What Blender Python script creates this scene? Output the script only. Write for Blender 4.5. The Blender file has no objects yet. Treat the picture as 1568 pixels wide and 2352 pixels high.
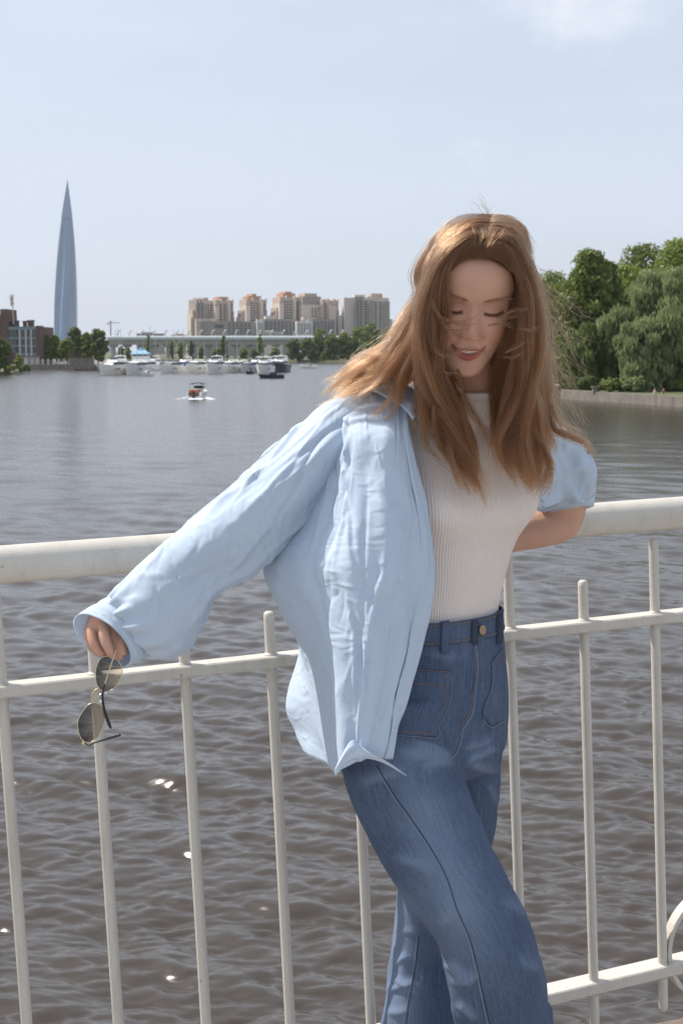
import bpy, bmesh, math, random
import numpy as np
from mathutils import Vector, Matrix
from mathutils.bvhtree import BVHTree

random.seed(7)
RNG = np.random.default_rng(11)
scene = bpy.context.scene
COL = scene.collection

# ------------------------------------------------------------------ camera
F_PX, CU, CV, HORIZON = 3267.0, 784.0, 1176.0, 805.0     # photograph measured on a 1568 x 2352 grid
CAM_Z = 7.5                                              # metres above the water
PITCH = math.atan((CV - HORIZON) / F_PX)
cam_data = bpy.data.cameras.new("camera")
cam = bpy.data.objects.new("camera", cam_data)
COL.objects.link(cam)
cam.location = (0, 0, CAM_Z)
cam.rotation_euler = (math.pi / 2 - PITCH, 0, 0)
cam_data.sensor_fit = 'VERTICAL'
cam_data.sensor_height = 36.0
cam_data.sensor_width = 24.0
cam_data.lens = 36.0 * F_PX / 2352.0
cam_data.clip_start = 0.1
cam_data.clip_end = 60000
cam_data.dof.use_dof = True
cam_data.dof.focus_distance = 2.2
cam_data.dof.aperture_fstop = 20
scene.camera = cam

# ------------------------------------------------------------------ sun, sky, exposure
SUN_EL, SUN_AZ = math.radians(52), math.radians(-64)      # azimuth from +Y towards +X (negative: to the left of the view)
SUN_DIR = Vector((math.sin(SUN_AZ) * math.cos(SUN_EL), math.cos(SUN_AZ) * math.cos(SUN_EL), math.sin(SUN_EL)))
sun_data = bpy.data.lights.new("sun", 'SUN')
sun_data.energy = 4.4
sun_data.angle = math.radians(0.6)
sun_data.color = (1.0, 0.94, 0.86)
sun = bpy.data.objects.new("sun", sun_data)
sun.rotation_euler = SUN_DIR.to_track_quat('Z', 'Y').to_euler()
COL.objects.link(sun)

world = bpy.data.worlds.new("World")
scene.world = world
world.use_nodes = True
wn, wl = world.node_tree.nodes, world.node_tree.links
wn.clear()
w_out = wn.new('ShaderNodeOutputWorld')
w_bg = wn.new('ShaderNodeBackground')
w_bg.inputs['Strength'].default_value = 0.11
w_sky = wn.new('ShaderNodeTexSky')
w_sky.sky_type = 'NISHITA'
w_sky.sun_disc = False
w_sky.sun_elevation = SUN_EL
w_sky.sun_rotation = SUN_AZ
w_sky.air_density = 1.0
w_sky.dust_density = 2.2
w_sky.ozone_density = 1.6
# thin high veil over the whole sky, streaky; a small puff of cumulus now and then
w_tc = wn.new('ShaderNodeTexCoord')
def w_noise(scale, detail, rough, mapscale, loc=(0, 0, 0)):
    mp = wn.new('ShaderNodeMapping')
    mp.inputs['Scale'].default_value = mapscale
    mp.inputs['Location'].default_value = loc
    wl.new(w_tc.outputs['Generated'], mp.inputs['Vector'])
    n = wn.new('ShaderNodeTexNoise')
    n.inputs['Scale'].default_value = scale
    n.inputs['Detail'].default_value = detail
    n.inputs['Roughness'].default_value = rough
    wl.new(mp.outputs['Vector'], n.inputs['Vector'])
    return n
def w_ramp(src, p0, c0, p1, c1):
    r = wn.new('ShaderNodeMapRange')
    r.inputs['From Min'].default_value = p0
    r.inputs['From Max'].default_value = p1
    r.inputs['To Min'].default_value = c0
    r.inputs['To Max'].default_value = c1
    r.interpolation_type = 'SMOOTHSTEP'
    wl.new(src, r.inputs['Value'])
    return r.outputs['Result']
veil = w_ramp(w_noise(2.6, 5, 0.55, (1.0, 1.0, 4.5), (3.1, 0.4, 0.2)).outputs['Fac'], 0.32, 0.70, 0.70, 0.92)
w_mix = wn.new('ShaderNodeMix')
w_mix.data_type = 'RGBA'
wl.new(veil, w_mix.inputs['Factor'])
wl.new(w_sky.outputs['Color'], w_mix.inputs['A'])
w_mix.inputs['B'].default_value = (4.95, 5.45, 6.35, 1)
# cumulus puff, upper part of the sky to the right of the view
def vmath(op, a=None, b=None):
    n = wn.new('ShaderNodeVectorMath'); n.operation = op
    if a is not None: wl.new(a, n.inputs[0])
    if b is not None: n.inputs[1].default_value = b
    return n
puff_n = w_noise(9.0, 6, 0.62, (1.0, 1.0, 1.7), (0.2, 0.0, 0.35))
puff_dist = vmath('DISTANCE', w_tc.outputs['Generated'], (0.155, 0.953, 0.252))
pd = w_ramp(puff_dist.outputs['Value'], 0.02, 0.26, 0.13, 0.0)
pa = wn.new('ShaderNodeMath'); pa.operation = 'ADD'
wl.new(puff_n.outputs['Fac'], pa.inputs[0]); wl.new(pd, pa.inputs[1])
puff = w_ramp(pa.outputs[0], 0.62, 0.0, 1.0, 0.55)
w_mix2 = wn.new('ShaderNodeMix'); w_mix2.data_type = 'RGBA'
wl.new(puff, w_mix2.inputs['Factor'])
wl.new(w_mix.outputs['Result'], w_mix2.inputs['A'])
w_mix2.inputs['B'].default_value = (7.6, 7.6, 7.8, 1)
wl.new(w_mix2.outputs['Result'], w_bg.inputs['Color'])
wl.new(w_bg.outputs['Background'], w_out.inputs['Surface'])

vs = scene.view_settings
vs.view_transform = 'Standard'
vs.look = 'None'
vs.gamma = 1.0
vs.use_curve_mapping = False
vs.exposure = 0.40
scene.cycles.use_denoising = True
scene.cycles.denoising_prefilter = 'NONE'
scene.cycles.denoising_input_passes = 'RGB_ALBEDO_NORMAL'
scene.cycles.max_bounces = 8
scene.cycles.transparent_max_bounces = 16
scene.cycles.volume_bounces = 0
scene.cycles.sample_clamp_indirect = 6.0
scene.render.film_transparent = False

# ------------------------------------------------------------------ helpers
CP, SP = math.cos(PITCH), math.sin(PITCH)
def P(u, v, y):
    """World point at depth y (metres ahead of the camera) that the photograph shows at grid point (u, v)."""
    x, c = (u - CU) / F_PX, -(v - CV) / F_PX
    d = np.array([x, CP + c * SP, -SP + c * CP])
    d = d * (y / d[1])
    return np.array([d[0], d[1], CAM_Z + d[2]])
def PA(a):
    return np.array([P(*r) for r in a])
def G(u, v):
    """Point on the water seen at (u, v)."""
    x, c = (u - CU) / F_PX, -(v - CV) / F_PX
    d = np.array([x, CP + c * SP, -SP + c * CP])
    t = CAM_Z / -d[2]
    return np.array([d[0] * t, d[1] * t, 0.0])

MATS = {}
def mat(name, col, rough=0.6, var=0.12, scale=4.0, bump=0.0, bscale=60.0, metal=0.0, spec=0.5, var2=None, coords='Object', stretch=(1, 1, 1), trans=0.0):
    """A node material: base colour broken up by two noises, optional fine relief."""
    if name in MATS: return MATS[name]
    m = bpy.data.materials.new(name); m.use_nodes = True
    n, l = m.node_tree.nodes, m.node_tree.links
    b = n['Principled BSDF']
    tc = n.new('ShaderNodeTexCoord'); mp = n.new('ShaderNodeMapping')
    mp.inputs['Scale'].default_value = stretch
    l.new(tc.outputs[coords], mp.inputs['Vector'])
    nz = n.new('ShaderNodeTexNoise'); nz.inputs['Scale'].default_value = scale; nz.inputs['Detail'].default_value = 5
    l.new(mp.outputs['Vector'], nz.inputs['Vector'])
    mx = n.new('ShaderNodeMix'); mx.data_type = 'RGBA'
    c = np.array(col[:3], float)
    lo = np.clip(c * (1 - var * 1.6), 0, 1); hi = np.clip(c * (1 + var * 1.6), 0, 1)
    if var2 is not None: hi = np.array(var2, float)
    mx.inputs['A'].default_value = (*lo, 1); mx.inputs['B'].default_value = (*hi, 1)
    l.new(nz.outputs['Fac'], mx.inputs['Factor'])
    l.new(mx.outputs['Result'], b.inputs['Base Color'])
    b.inputs['Roughness'].default_value = rough
    b.inputs['Metallic'].default_value = metal
    b.inputs['Specular IOR Level'].default_value = spec
    if trans: b.inputs['Transmission Weight'].default_value = trans
    if bump:
        n2 = n.new('ShaderNodeTexNoise'); n2.inputs['Scale'].default_value = bscale; n2.inputs['Detail'].default_value = 4
        l.new(mp.outputs['Vector'], n2.inputs['Vector'])
        bp = n.new('ShaderNodeBump'); bp.inputs['Strength'].default_value = bump; bp.inputs['Distance'].default_value = 0.01
        l.new(n2.outputs['Fac'], bp.inputs['Height']); l.new(bp.outputs['Normal'], b.inputs['Normal'])
    MATS[name] = m
    return m

def make_mesh(name, verts, faces, smooth=False):
    me = bpy.data.meshes.new(name)
    verts = np.asarray(verts, dtype=np.float64).reshape(-1, 3)
    if isinstance(faces, np.ndarray) and faces.ndim == 2:
        k = faces.shape[1]; nf = len(faces)
        me.vertices.add(len(verts)); me.vertices.foreach_set('co', verts.ravel())
        me.loops.add(nf * k); me.loops.foreach_set('vertex_index', faces.astype(np.int32).ravel())
        me.polygons.add(nf)
        me.polygons.foreach_set('loop_start', np.arange(0, nf * k, k, dtype=np.int32))
        me.update(calc_edges=True)
    else:
        me.from_pydata([tuple(v) for v in verts], [], [tuple(int(i) for i in f) for f in faces])
    if smooth:
        me.polygons.foreach_set('use_smooth', np.ones(len(me.polygons), dtype=bool))
    me.update()
    return me

BASE = {}
def thing(name, label, cat, base=(0, 0, 0), group=None, rz=0.0):
    o = bpy.data.objects.new(name, None); COL.objects.link(o)
    o.location = base; o.rotation_euler = (0, 0, rz)
    o.empty_display_size = 0.2
    o['label'] = label; o['category'] = cat
    if group: o['group'] = group
    BASE[o.name] = np.array(base, float)
    return o
def tag(o, label, cat, group=None):
    o['label'] = label; o['category'] = cat
    if group: o['group'] = group
    return o
def put(name, verts, faces, m, parent=None, smooth=False, world=True, kind=None, base=None):
    """One mesh object. World coordinates; the parent's base is taken off."""
    verts = np.asarray(verts, float).reshape(-1, 3)
    off = np.zeros(3)
    if parent is not None and world:
        off = BASE.get(parent.name, np.zeros(3))
    if base is not None: off = np.asarray(base, float)
    me = make_mesh(name, verts - off, faces, smooth)
    if m is not None: me.materials.append(m)
    o = bpy.data.objects.new(name, me); COL.objects.link(o)
    if parent is not None: o.parent = parent; BASE[o.name] = off
    else:
        o.location = off; BASE[o.name] = off
    if kind: o['kind'] = kind
    return o

class MB:
    """Collects boxes, tubes and sheets into one vertex and face list."""
    def __init__(s): s.v = []; s.f = []
    def add(s, v, f):
        k = len(s.v); s.v += [tuple(map(float, p)) for p in v]; s.f += [tuple(int(i) + k for i in q) for q in f]; return s
    def box(s, x0, x1, y0, y1, z0, z1):
        v = [(x0,y0,z0),(x1,y0,z0),(x1,y1,z0),(x0,y1,z0),(x0,y0,z1),(x1,y0,z1),(x1,y1,z1),(x0,y1,z1)]
        return s.add(v, [(3,2,1,0),(4,5,6,7),(0,1,5,4),(1,2,6,5),(2,3,7,6),(3,0,4,7)])
    def frame_box(s, o, ex, ey, ez, cham=0.0):
        """box centred at o with half-axis vectors; edges along ex may be chamfered"""
        o, ex, ey, ez = [np.asarray(a, float) for a in (o, ex, ey, ez)]
        if cham <= 0:
            prof = [(-1,-1),(1,-1),(1,1),(-1,1)]
        else:
            a = cham / np.linalg.norm(ey); b = cham / np.linalg.norm(ez)
            prof = [(-1+a,-1),(1-a,-1),(1,-1+b),(1,1-b),(1-a,1),(-1+a,1),(-1,1-b),(-1,-1+b)]
        n = len(prof)
        v = [o - ex + p*ey + q*ez for p, q in prof] + [o + ex + p*ey + q*ez for p, q in prof]
        f = [(i, (i+1)%n, n+(i+1)%n, n+i) for i in range(n)] + [tuple(range(n))[::-1], tuple(range(n, 2*n))]
        return s.add(v, f)
    def tube(s, pts, rad, n=8, cap=True, up=None):
        pts = np.asarray(pts, float); m = len(pts)
        rad = np.broadcast_to(np.asarray(rad, float), (m,)) if np.ndim(rad) < 2 else np.asarray(rad)
        rings = tube_rings(pts, rad, n, up)
        v = rings.reshape(-1, 3)
        f = [(i*n+j, i*n+(j+1)%n, (i+1)*n+(j+1)%n, (i+1)*n+j) for i in range(m-1) for j in range(n)]
        if cap: f += [tuple(range(n))[::-1], tuple(range((m-1)*n, m*n))]
        return s.add(v, f)
    def prism(s, poly, z0, z1):
        n = len(poly)
        v = [(x, y, z0) for x, y in poly] + [(x, y, z1) for x, y in poly]
        return s.add(v, [(i, (i+1)%n, n+(i+1)%n, n+i) for i in range(n)] + [tuple(range(n))[::-1], tuple(range(n, 2*n))])
    def put(s, name, m, parent=None, smooth=False, **k):
        return put(name, s.v, s.f, m, parent, smooth, **k)

def unit(a):
    a = np.asarray(a, float); return a / (np.linalg.norm(a, axis=-1, keepdims=True) + 1e-12)
def tube_rings(pts, rad, n, up=None):
    pts = np.asarray(pts, float); m = len(pts)
    t = unit(np.gradient(pts, axis=0))
    ref = np.array(up if up is not None else ((0, 0, 1) if abs(t[0][2]) < 0.9 else (1, 0, 0)), float)
    a = np.linspace(0, 2*math.pi, n, endpoint=False)
    out = np.zeros((m, n, 3))
    x = unit(np.cross(ref, t[0]))
    for i in range(m):
        x = unit(x - t[i] * np.dot(x, t[i])); y = np.cross(t[i], x)
        r = rad[i]
        rx, ry = (r, r) if np.ndim(r) == 0 else (r[0], r[1])
        out[i] = pts[i] + np.outer(np.cos(a)*rx, x) + np.outer(np.sin(a)*ry, y)
    return out
def grid_faces(nr, nc, wrap=False):
    i, j = np.meshgrid(np.arange(nr-1), np.arange(nc if wrap else nc-1), indexing='ij')
    j2 = (j+1) % nc
    return np.stack([i*nc+j, i*nc+j2, (i+1)*nc+j2, (i+1)*nc+j], -1).reshape(-1, 4)
def catmull(ctrl, n):
    """n points along a smooth line through ctrl (any dimension), spread evenly over the control spans' length"""
    c = np.asarray(ctrl, float); m = len(c)
    seg = np.linalg.norm(np.diff(c[:, :min(3, c.shape[1])], axis=0), axis=1) + 1e-9
    k = np.concatenate([[0], np.cumsum(seg)])
    return interp_smooth(k, c, np.linspace(0, k[-1], n))
def interp_smooth(k, c, x):
    """monotone-ish cubic Hermite through (k, c) at x"""
    k = np.asarray(k, float); c = np.asarray(c, float)
    one = c.ndim == 1
    if one: c = c[:, None]
    d = np.diff(c, axis=0) / np.diff(k)[:, None]
    m = np.zeros_like(c); m[0] = d[0]; m[-1] = d[-1]
    if len(k) > 2:
        h = np.diff(k)[:, None]
        m[1:-1] = (d[:-1]*h[1:] + d[1:]*h[:-1]) / (h[1:] + h[:-1])
    x = np.clip(np.asarray(x, float), k[0], k[-1])
    i = np.clip(np.searchsorted(k, x, side='right') - 1, 0, len(k) - 2)
    h = (k[i+1] - k[i])[:, None]; t = ((x - k[i]) / (k[i+1] - k[i]))[:, None]
    r = (2*t**3 - 3*t**2 + 1)*c[i] + (t**3 - 2*t**2 + t)*h*m[i] + (-2*t**3 + 3*t**2)*c[i+1] + (t**3 - t**2)*h*m[i+1]
    return r[:, 0] if one else r
def rotz(v, a):
    v = np.asarray(v, float); c, s = math.cos(a), math.sin(a)
    return np.stack([v[..., 0]*c - v[..., 1]*s, v[..., 0]*s + v[..., 1]*c, v[..., 2]], -1)
def copy_tree(o, parent=None):
    c = o.copy(); COL.objects.link(c); c.parent = parent
    BASE[c.name] = BASE.get(o.name, np.zeros(3))
    for ch in list(o.children): copy_tree(ch, c)
    return c

# ------------------------------------------------------------------ water: one sheet to the horizon, real waves
def build_water():
    # rings chosen so that wave crests are resolved where they show; angles fine ahead, coarse all round
    vv = np.concatenate([np.linspace(3600, 2460, 60)[:-1], np.linspace(2460, 822, 780)])
    r1 = CAM_Z * F_PX / (vv - HORIZON)
    r = np.concatenate([[0.05, 1.5, 4], r1[r1 > 4.2], np.geomspace(r1[-1]*1.15, 30000, 14)])
    fine = np.linspace(-0.40, 0.40, 570)
    coarse_l = np.linspace(-math.pi, -0.41, 60, endpoint=False)
    coarse_r = -coarse_l[::-1][:-1]
    a = np.concatenate([coarse_l, fine, coarse_r])
    R_, A_ = np.meshgrid(r, a, indexing='ij')
    X, Y = R_*np.sin(A_), R_*np.cos(A_)
    Z = np.zeros_like(X); DX = np.zeros_like(X); DY = np.zeros_like(X)
    dr = np.gradient(r)
    da = np.gradient(a)
    cell = np.maximum(dr[:, None]*np.ones_like(X), R_*np.abs(da)[None, :])
    rng = np.random.default_rng(16)
    wind = math.radians(250)                       # waves run from the far left towards the camera
    for k in range(110):
        lam = 0.13 * (7.0/0.13) ** ((k/109)**1.05)
        th = wind + rng.normal(0, 0.46)
        q = 2*math.pi/lam
        steep = 0.068 * (1.0 if lam < 1.2 else (1.2/lam)**1.05) * (1.0 if lam > 0.32 else (lam/0.32)**0.5)
        amp = steep * lam / (2*math.pi) * rng.uniform(0.6, 1.4)
        ph = rng.uniform(0, 2*math.pi)
        keep = np.clip((lam/cell - 2.2)/2.0, 0, 1)
        # waves come in groups: a slow patchiness
        g = 0.5 + 0.5*np.sin(0.19*q*(X*math.cos(th+0.8) + Y*math.sin(th+0.8)) + ph*3)
        arg = q*(X*math.cos(th) + Y*math.sin(th)) + ph
        Z += amp*keep*g*np.sin(arg)
        DX += -0.6*amp*keep*g*math.cos(th)*np.cos(arg); DY += -0.6*amp*keep*g*math.sin(th)*np.cos(arg)
    v = np.stack([X + DX, Y + DY, Z], -1).reshape(-1, 3)
    f = grid_faces(len(r), len(a), wrap=True)
    m = bpy.data.materials.new('river_water'); m.use_nodes = True
    n, l = m.node_tree.nodes, m.node_tree.links
    b = n['Principled BSDF']
    b.inputs['Base Color'].default_value = (0.048, 0.038, 0.029, 1)
    b.inputs['IOR'].default_value = 1.52
    tc = n.new('ShaderNodeTexCoord')
    # waves too small to see at a distance blur the reflection there
    ln = n.new('ShaderNodeVectorMath'); ln.operation = 'LENGTH'; l.new(tc.outputs['Object'], ln.inputs[0])
    rr = n.new('ShaderNodeMapRange'); rr.inputs['From Min'].default_value = 15; rr.inputs['From Max'].default_value = 350; rr.inputs['To Min'].default_value = 0.12; rr.inputs['To Max'].default_value = 0.22
    l.new(ln.outputs['Value'], rr.inputs['Value']); l.new(rr.outputs['Result'], b.inputs['Roughness'])
    def nz(scale, sx, sy, d=4):
        mp = n.new('ShaderNodeMapping'); mp.inputs['Scale'].default_value = (sx, sy, 1)
        mp.inputs['Rotation'].default_value = (0, 0, 0.35)
        l.new(tc.outputs['Object'], mp.inputs['Vector'])
        t = n.new('ShaderNodeTexNoise'); t.inputs['Scale'].default_value = scale; t.inputs['Detail'].default_value = d
        t.inputs['Roughness'].default_value = 0.6
        l.new(mp.outputs['Vector'], t.inputs['Vector']); return t.outputs['Fac']
    b1 = n.new('ShaderNodeBump'); b1.inputs['Strength'].default_value = 0.5; b1.inputs['Distance'].default_value = 0.060
    l.new(nz(2.6, 0.45, 1.5, 6), b1.inputs['Height'])
    b2 = n.new('ShaderNodeBump'); b2.inputs['Strength'].default_value = 0.4; b2.inputs['Distance'].default_value = 0.22
    l.new(nz(0.24, 0.5, 1.3, 6), b2.inputs['Height']); l.new(b1.outputs['Normal'], b2.inputs['Normal'])
    for bb, lo, hi, s0, s1 in ((b1, 18, 70, 0.06, 0.40), (b2, 40, 160, 0.0, 0.20)):      # relief takes over where the mesh no longer carries the small waves
        q = n.new('ShaderNodeMapRange'); q.inputs['From Min'].default_value = lo; q.inputs['From Max'].default_value = hi; q.inputs['To Min'].default_value = s0; q.inputs['To Max'].default_value = s1
        l.new(ln.outputs['Value'], q.inputs['Value']); l.new(q.outputs['Result'], bb.inputs['Strength'])
    l.new(b2.outputs['Normal'], b.inputs['Normal'])
    o = put('river_water', v, f, m, smooth=True, kind='structure')
    return o
build_water()
# ------------------------------------------------------------------ bridge deck and railing
M_RAIL = mat('white_railing_paint', (0.56, 0.525, 0.465), rough=0.42, var=0.035, scale=9, bump=0.10, bscale=260)
def rail_rust():
    """white gloss paint, lumpy, with a few rust pinpricks"""
    n, l = M_RAIL.node_tree.nodes, M_RAIL.node_tree.links
    b = n['Principled BSDF']
    src = b.inputs['Base Color'].links[0].from_socket
    tc = n.new('ShaderNodeTexCoord')
    vo = n.new('ShaderNodeTexVoronoi'); vo.inputs['Scale'].default_value = 17
    l.new(tc.outputs['Object'], vo.inputs['Vector'])
    mr = n.new('ShaderNodeMapRange'); mr.inputs['From Min'].default_value = 0.035; mr.inputs['From Max'].default_value = 0.085
    mr.inputs['To Min'].default_value = 0.75; mr.inputs['To Max'].default_value = 0.0
    l.new(vo.outputs['Distance'], mr.inputs['Value'])
    nz = n.new('ShaderNodeTexNoise'); nz.inputs['Scale'].default_value = 6; l.new(tc.outputs['Object'], nz.inputs['Vector'])
    gt = n.new('ShaderNodeMapRange'); gt.inputs['From Min'].default_value = 0.46; gt.inputs['From Max'].default_value = 0.58
    l.new(nz.outputs['Fac'], gt.inputs['Value'])
    mu = n.new('ShaderNodeMath'); mu.operation = 'MULTIPLY'; l.new(mr.outputs['Result'], mu.inputs[0]); l.new(gt.outputs['Result'], mu.inputs[1])
    # grime in soft vertical drags
    mpg = n.new('ShaderNodeMapping'); mpg.inputs['Scale'].default_value = (9, 9, 1.6); l.new(tc.outputs['Object'], mpg.inputs['Vector'])
    ng = n.new('ShaderNodeTexNoise'); ng.inputs['Scale'].default_value = 3.0; ng.inputs['Detail'].default_value = 7; ng.inputs['Roughness'].default_value = 0.7; l.new(mpg.outputs['Vector'], ng.inputs['Vector'])
    gr = n.new('ShaderNodeMapRange'); gr.inputs['From Min'].default_value = 0.50; gr.inputs['From Max'].default_value = 0.75; gr.inputs['To Max'].default_value = 0.42; l.new(ng.outputs['Fac'], gr.inputs['Value'])
    mg = n.new('ShaderNodeMix'); mg.data_type = 'RGBA'; l.new(gr.outputs['Result'], mg.inputs['Factor']); l.new(src, mg.inputs['A']); mg.inputs['B'].default_value = (0.30, 0.26, 0.21, 1); src = mg.outputs['Result']
    mx = n.new('ShaderNodeMix'); mx.data_type = 'RGBA'
    l.new(mu.outputs[0], mx.inputs['Factor']); l.new(src, mx.inputs['A']); mx.inputs['B'].default_value = (0.20, 0.085, 0.04, 1)
    l.new(mx.outputs['Result'], b.inputs['Base Color'])
rail_rust()
M_DECK = mat('bridge_deck_concrete', (0.36, 0.34, 0.31), rough=0.9, var=0.12, scale=3, bump=0.5, bscale=90)
M_BEAM = mat('weathered_edge_beam', (0.30, 0.27, 0.24), rough=0.85, var=0.25, scale=11, bump=0.6, bscale=70, var2=(0.16, 0.085, 0.05))

def rail_y(x): return 2.591 + 0.35*x
E_RAIL = unit(np.array([1.0, 0.35, 0.030]))
N_UP = unit(np.array([-0.046, 0.0, 1.0]))
N_OUT = unit(np.cross(N_UP, E_RAIL))              # horizontal, away from the camera
if N_OUT[1] < 0: N_OUT = -N_OUT
def line_at(pa, pb, x):
    t = (x - pa[0])/(pb[0]-pa[0]); return pa + (pb-pa)*t
HR = 0.0325
hA = P(0, 1253, rail_y(-0.574)) - np.array([0, 0, HR*1.01]); hB = P(1568, 1140, rail_y(0.679)) - np.array([0, 0, HR*1.01])
mA = P(0, 1578, rail_y(-0.574) - 0.02); mB = P(1568, 1405, rail_y(0.679) - 0.02)
bA = P(1266, 2283, rail_y(0.402) - 0.02); bB = P(1568, 2211, rail_y(0.679) - 0.02)

def build_railing():
    X0, X1 = -1.75, 2.0
    base = np.array([0.0, rail_y(0), 6.05])
    r = thing('bridge_railing', 'white painted steel bridge railing with round handrail and thin uprights', 'railing', base)
    # round handrail, slightly uneven paint
    xs = np.linspace(X0, X1, 40)
    pts = np.array([line_at(hA, hB, x) for x in xs])
    MB().tube(pts, HR, 40).put('handrail', M_RAIL, r, smooth=True)
    for name, (pa, pb), hh, dd in (('middle_bar', (mA, mB), 0.0105, 0.021), ('lower_bar', (bA, bB), 0.0125, 0.024)):
        a, b = line_at(pa, pb, X0), line_at(pa, pb, X1)
        c = (a+b)/2 + N_OUT*dd - np.array([0, 0, hh])
        MB().frame_box(c, (b-a)/2, N_OUT*dd, np.array([0, 0, hh]), cham=0.0025).put(name, M_RAIL, r)
    off = N_OUT*0.021
    for i in range(-6, 17):
        x = -0.5757 + 0.1513*i
        m = line_at(mA, mB, x) + off                       # where the upright crosses the middle bar
        h = line_at(hA, hB, x)
        def on_axis(z): return m + N_UP*((z - m[2])/N_UP[2])
        lo = line_at(bA, bB, x)[2] - 0.100
        long = i % 2 == 0
        hi = (h[2] - 0.048) if long else (m[2] + 0.080)
        p0, p1 = on_axis(lo), on_axis(hi)
        ts = np.array([0, 0.006, 0.014, 0.5, 0.986, 0.996, 1.0])
        rr = np.array([0.0055, 0.0088, 0.0098, 0.0099, 0.0098, 0.0092, 0.006])
        pts = p0 + (p1-p0)*ts[:, None]
        MB().tube(pts, rr, 18).put('upright', M_RAIL, r, smooth=True)
        for pa, pb, hh in ((mA, mB, 0.0105), (bA, bB, 0.0125)):       # weld beads above and below each bar
            zb = line_at(pa, pb, x)[2]
            for z0, z1 in ((zb-0.0005, zb+0.0045), (zb-2*hh-0.0045, zb-2*hh+0.0005)):
                if z1 > hi + on_axis(0)[2]*0 and not long and z0 > hi: continue
                q = np.linspace(0, 1, 4); pp = on_axis(z0) + (on_axis(z1)-on_axis(z0))*q[:, None]
                up_ = z0 > zb-hh
                rb = np.array([0.0135, 0.0125, 0.0112, 0.0100]) if up_ else np.array([0.0100, 0.0112, 0.0125, 0.0135])
                MB().tube(pp, rb*(1+0.08*math.sin(i*2.3)), 14).put('weld_bead', M_RAIL, r, smooth=True)
    # stout posts outside the picture carry the handrail
    for x in (-1.60, 1.88):
        h = line_at(hA, hB, x)
        MB().tube([h - N_UP*0.02, h - N_UP*1.14], 0.024, 20).put('post', M_RAIL, r, smooth=True)
    # flat-bar rings between uprights near the deck
    for x in (0.790,):
        c = line_at(bA, bB, x) + N_OUT*0.022 + np.array([0, 0, 0.015])
        ey = N_UP; ex = unit(np.cross(ey, N_OUT))
        a = np.linspace(0, 2*math.pi, 48, endpoint=False)
        prof = [(0.113, -0.012), (0.113, 0.012), (0.122, 0.012), (0.122, -0.012)]
        v = np.array([[c + (ex*math.cos(t) + ey*math.sin(t))*rr + N_OUT*d for rr, d in prof] for t in a])
        f = [(i*4+j, i*4+(j+1) % 4, ((i+1) % 48)*4+(j+1) % 4, ((i+1) % 48)*4+j) for i in range(48) for j in range(4)]
        put('ring_ornament', v.reshape(-1, 3), f, M_RAIL, r)
    return r
build_railing()

DECK = lambda x: 5.965 + 0.030*x
def build_deck():
    n = 30
    xs = np.linspace(-6, 6, n)
    v, f = [], []
    for x in xs:
        ye = rail_y(x) - 0.02
        v += [(x, ye, DECK(x)), (x, ye - 11.0, DECK(x))]
    f = [(2*i, 2*i+2, 2*i+3, 2*i+1) for i in range(n-1)]
    b = MB().add(v, f)
    lo = [(p[0], p[1], p[2]-0.35) for p in v]
    b.add(lo, [(2*i, 2*i+1, 2*i+3, 2*i+2) for i in range(n-1)])
    b.add(v + lo, [(2*i+1, 2*i+3, 2*n+2*i+3, 2*n+2*i+1) for i in range(n-1)])
    b.put('bridge_deck', M_DECK, kind='structure')
    # edge beam under the railing
    a = np.array([-6, rail_y(-6) + 0.085, DECK(-6) - 0.005]); c = np.array([6, rail_y(6) + 0.085, DECK(6) - 0.005])
    o = MB().frame_box((a+c)/2, (c-a)/2, N_OUT*0.07, np.array([0, 0, 0.05]), cham=0.012).put('edge_beam', M_BEAM)
    o['kind'] = 'structure'
build_deck()
# ------------------------------------------------------------------ foliage and trees
def leaf_mat(name, a, b):
    m = bpy.data.materials.new(name); m.use_nodes = True
    n, l = m.node_tree.nodes, m.node_tree.links
    n.clear()
    out = n.new('ShaderNodeOutputMaterial'); mix = n.new('ShaderNodeMixShader')
    d = n.new('ShaderNodeBsdfPrincipled'); t = n.new('ShaderNodeBsdfTranslucent')
    d.inputs['Roughness'].default_value = 0.55; d.inputs['Specular IOR Level'].default_value = 0.3
    g = n.new('ShaderNodeNewGeometry')
    tc = n.new('ShaderNodeTexCoord')
    nz = n.new('ShaderNodeTexNoise'); nz.inputs['Scale'].default_value = 0.35; nz.inputs['Detail'].default_value = 3
    l.new(tc.outputs['Object'], nz.inputs['Vector'])
    ad = n.new('ShaderNodeMath'); ad.operation = 'ADD'; l.new(nz.outputs['Fac'], ad.inputs[0])
    mu = n.new('ShaderNodeMath'); mu.operation = 'MULTIPLY_ADD'; mu.inputs[1].default_value = 0.7; mu.inputs[2].default_value = -0.35
    l.new(g.outputs['Random Per Island'], mu.inputs[0]); l.new(mu.outputs[0], ad.inputs[1])
    mx = n.new('ShaderNodeMix'); mx.data_type = 'RGBA'; l.new(ad.outputs[0], mx.inputs['Factor'])
    mx.inputs['A'].default_value = (*a, 1); mx.inputs['B'].default_value = (*b, 1)
    l.new(mx.outputs['Result'], d.inputs['Base Color']); l.new(mx.outputs['Result'], t.inputs['Color'])
    mix.inputs[0].default_value = 0.40
    l.new(d.outputs[0], mix.inputs[1]); l.new(t.outputs[0], mix.inputs[2]); l.new(mix.outputs[0], out.inputs['Surface'])
    return m
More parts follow.
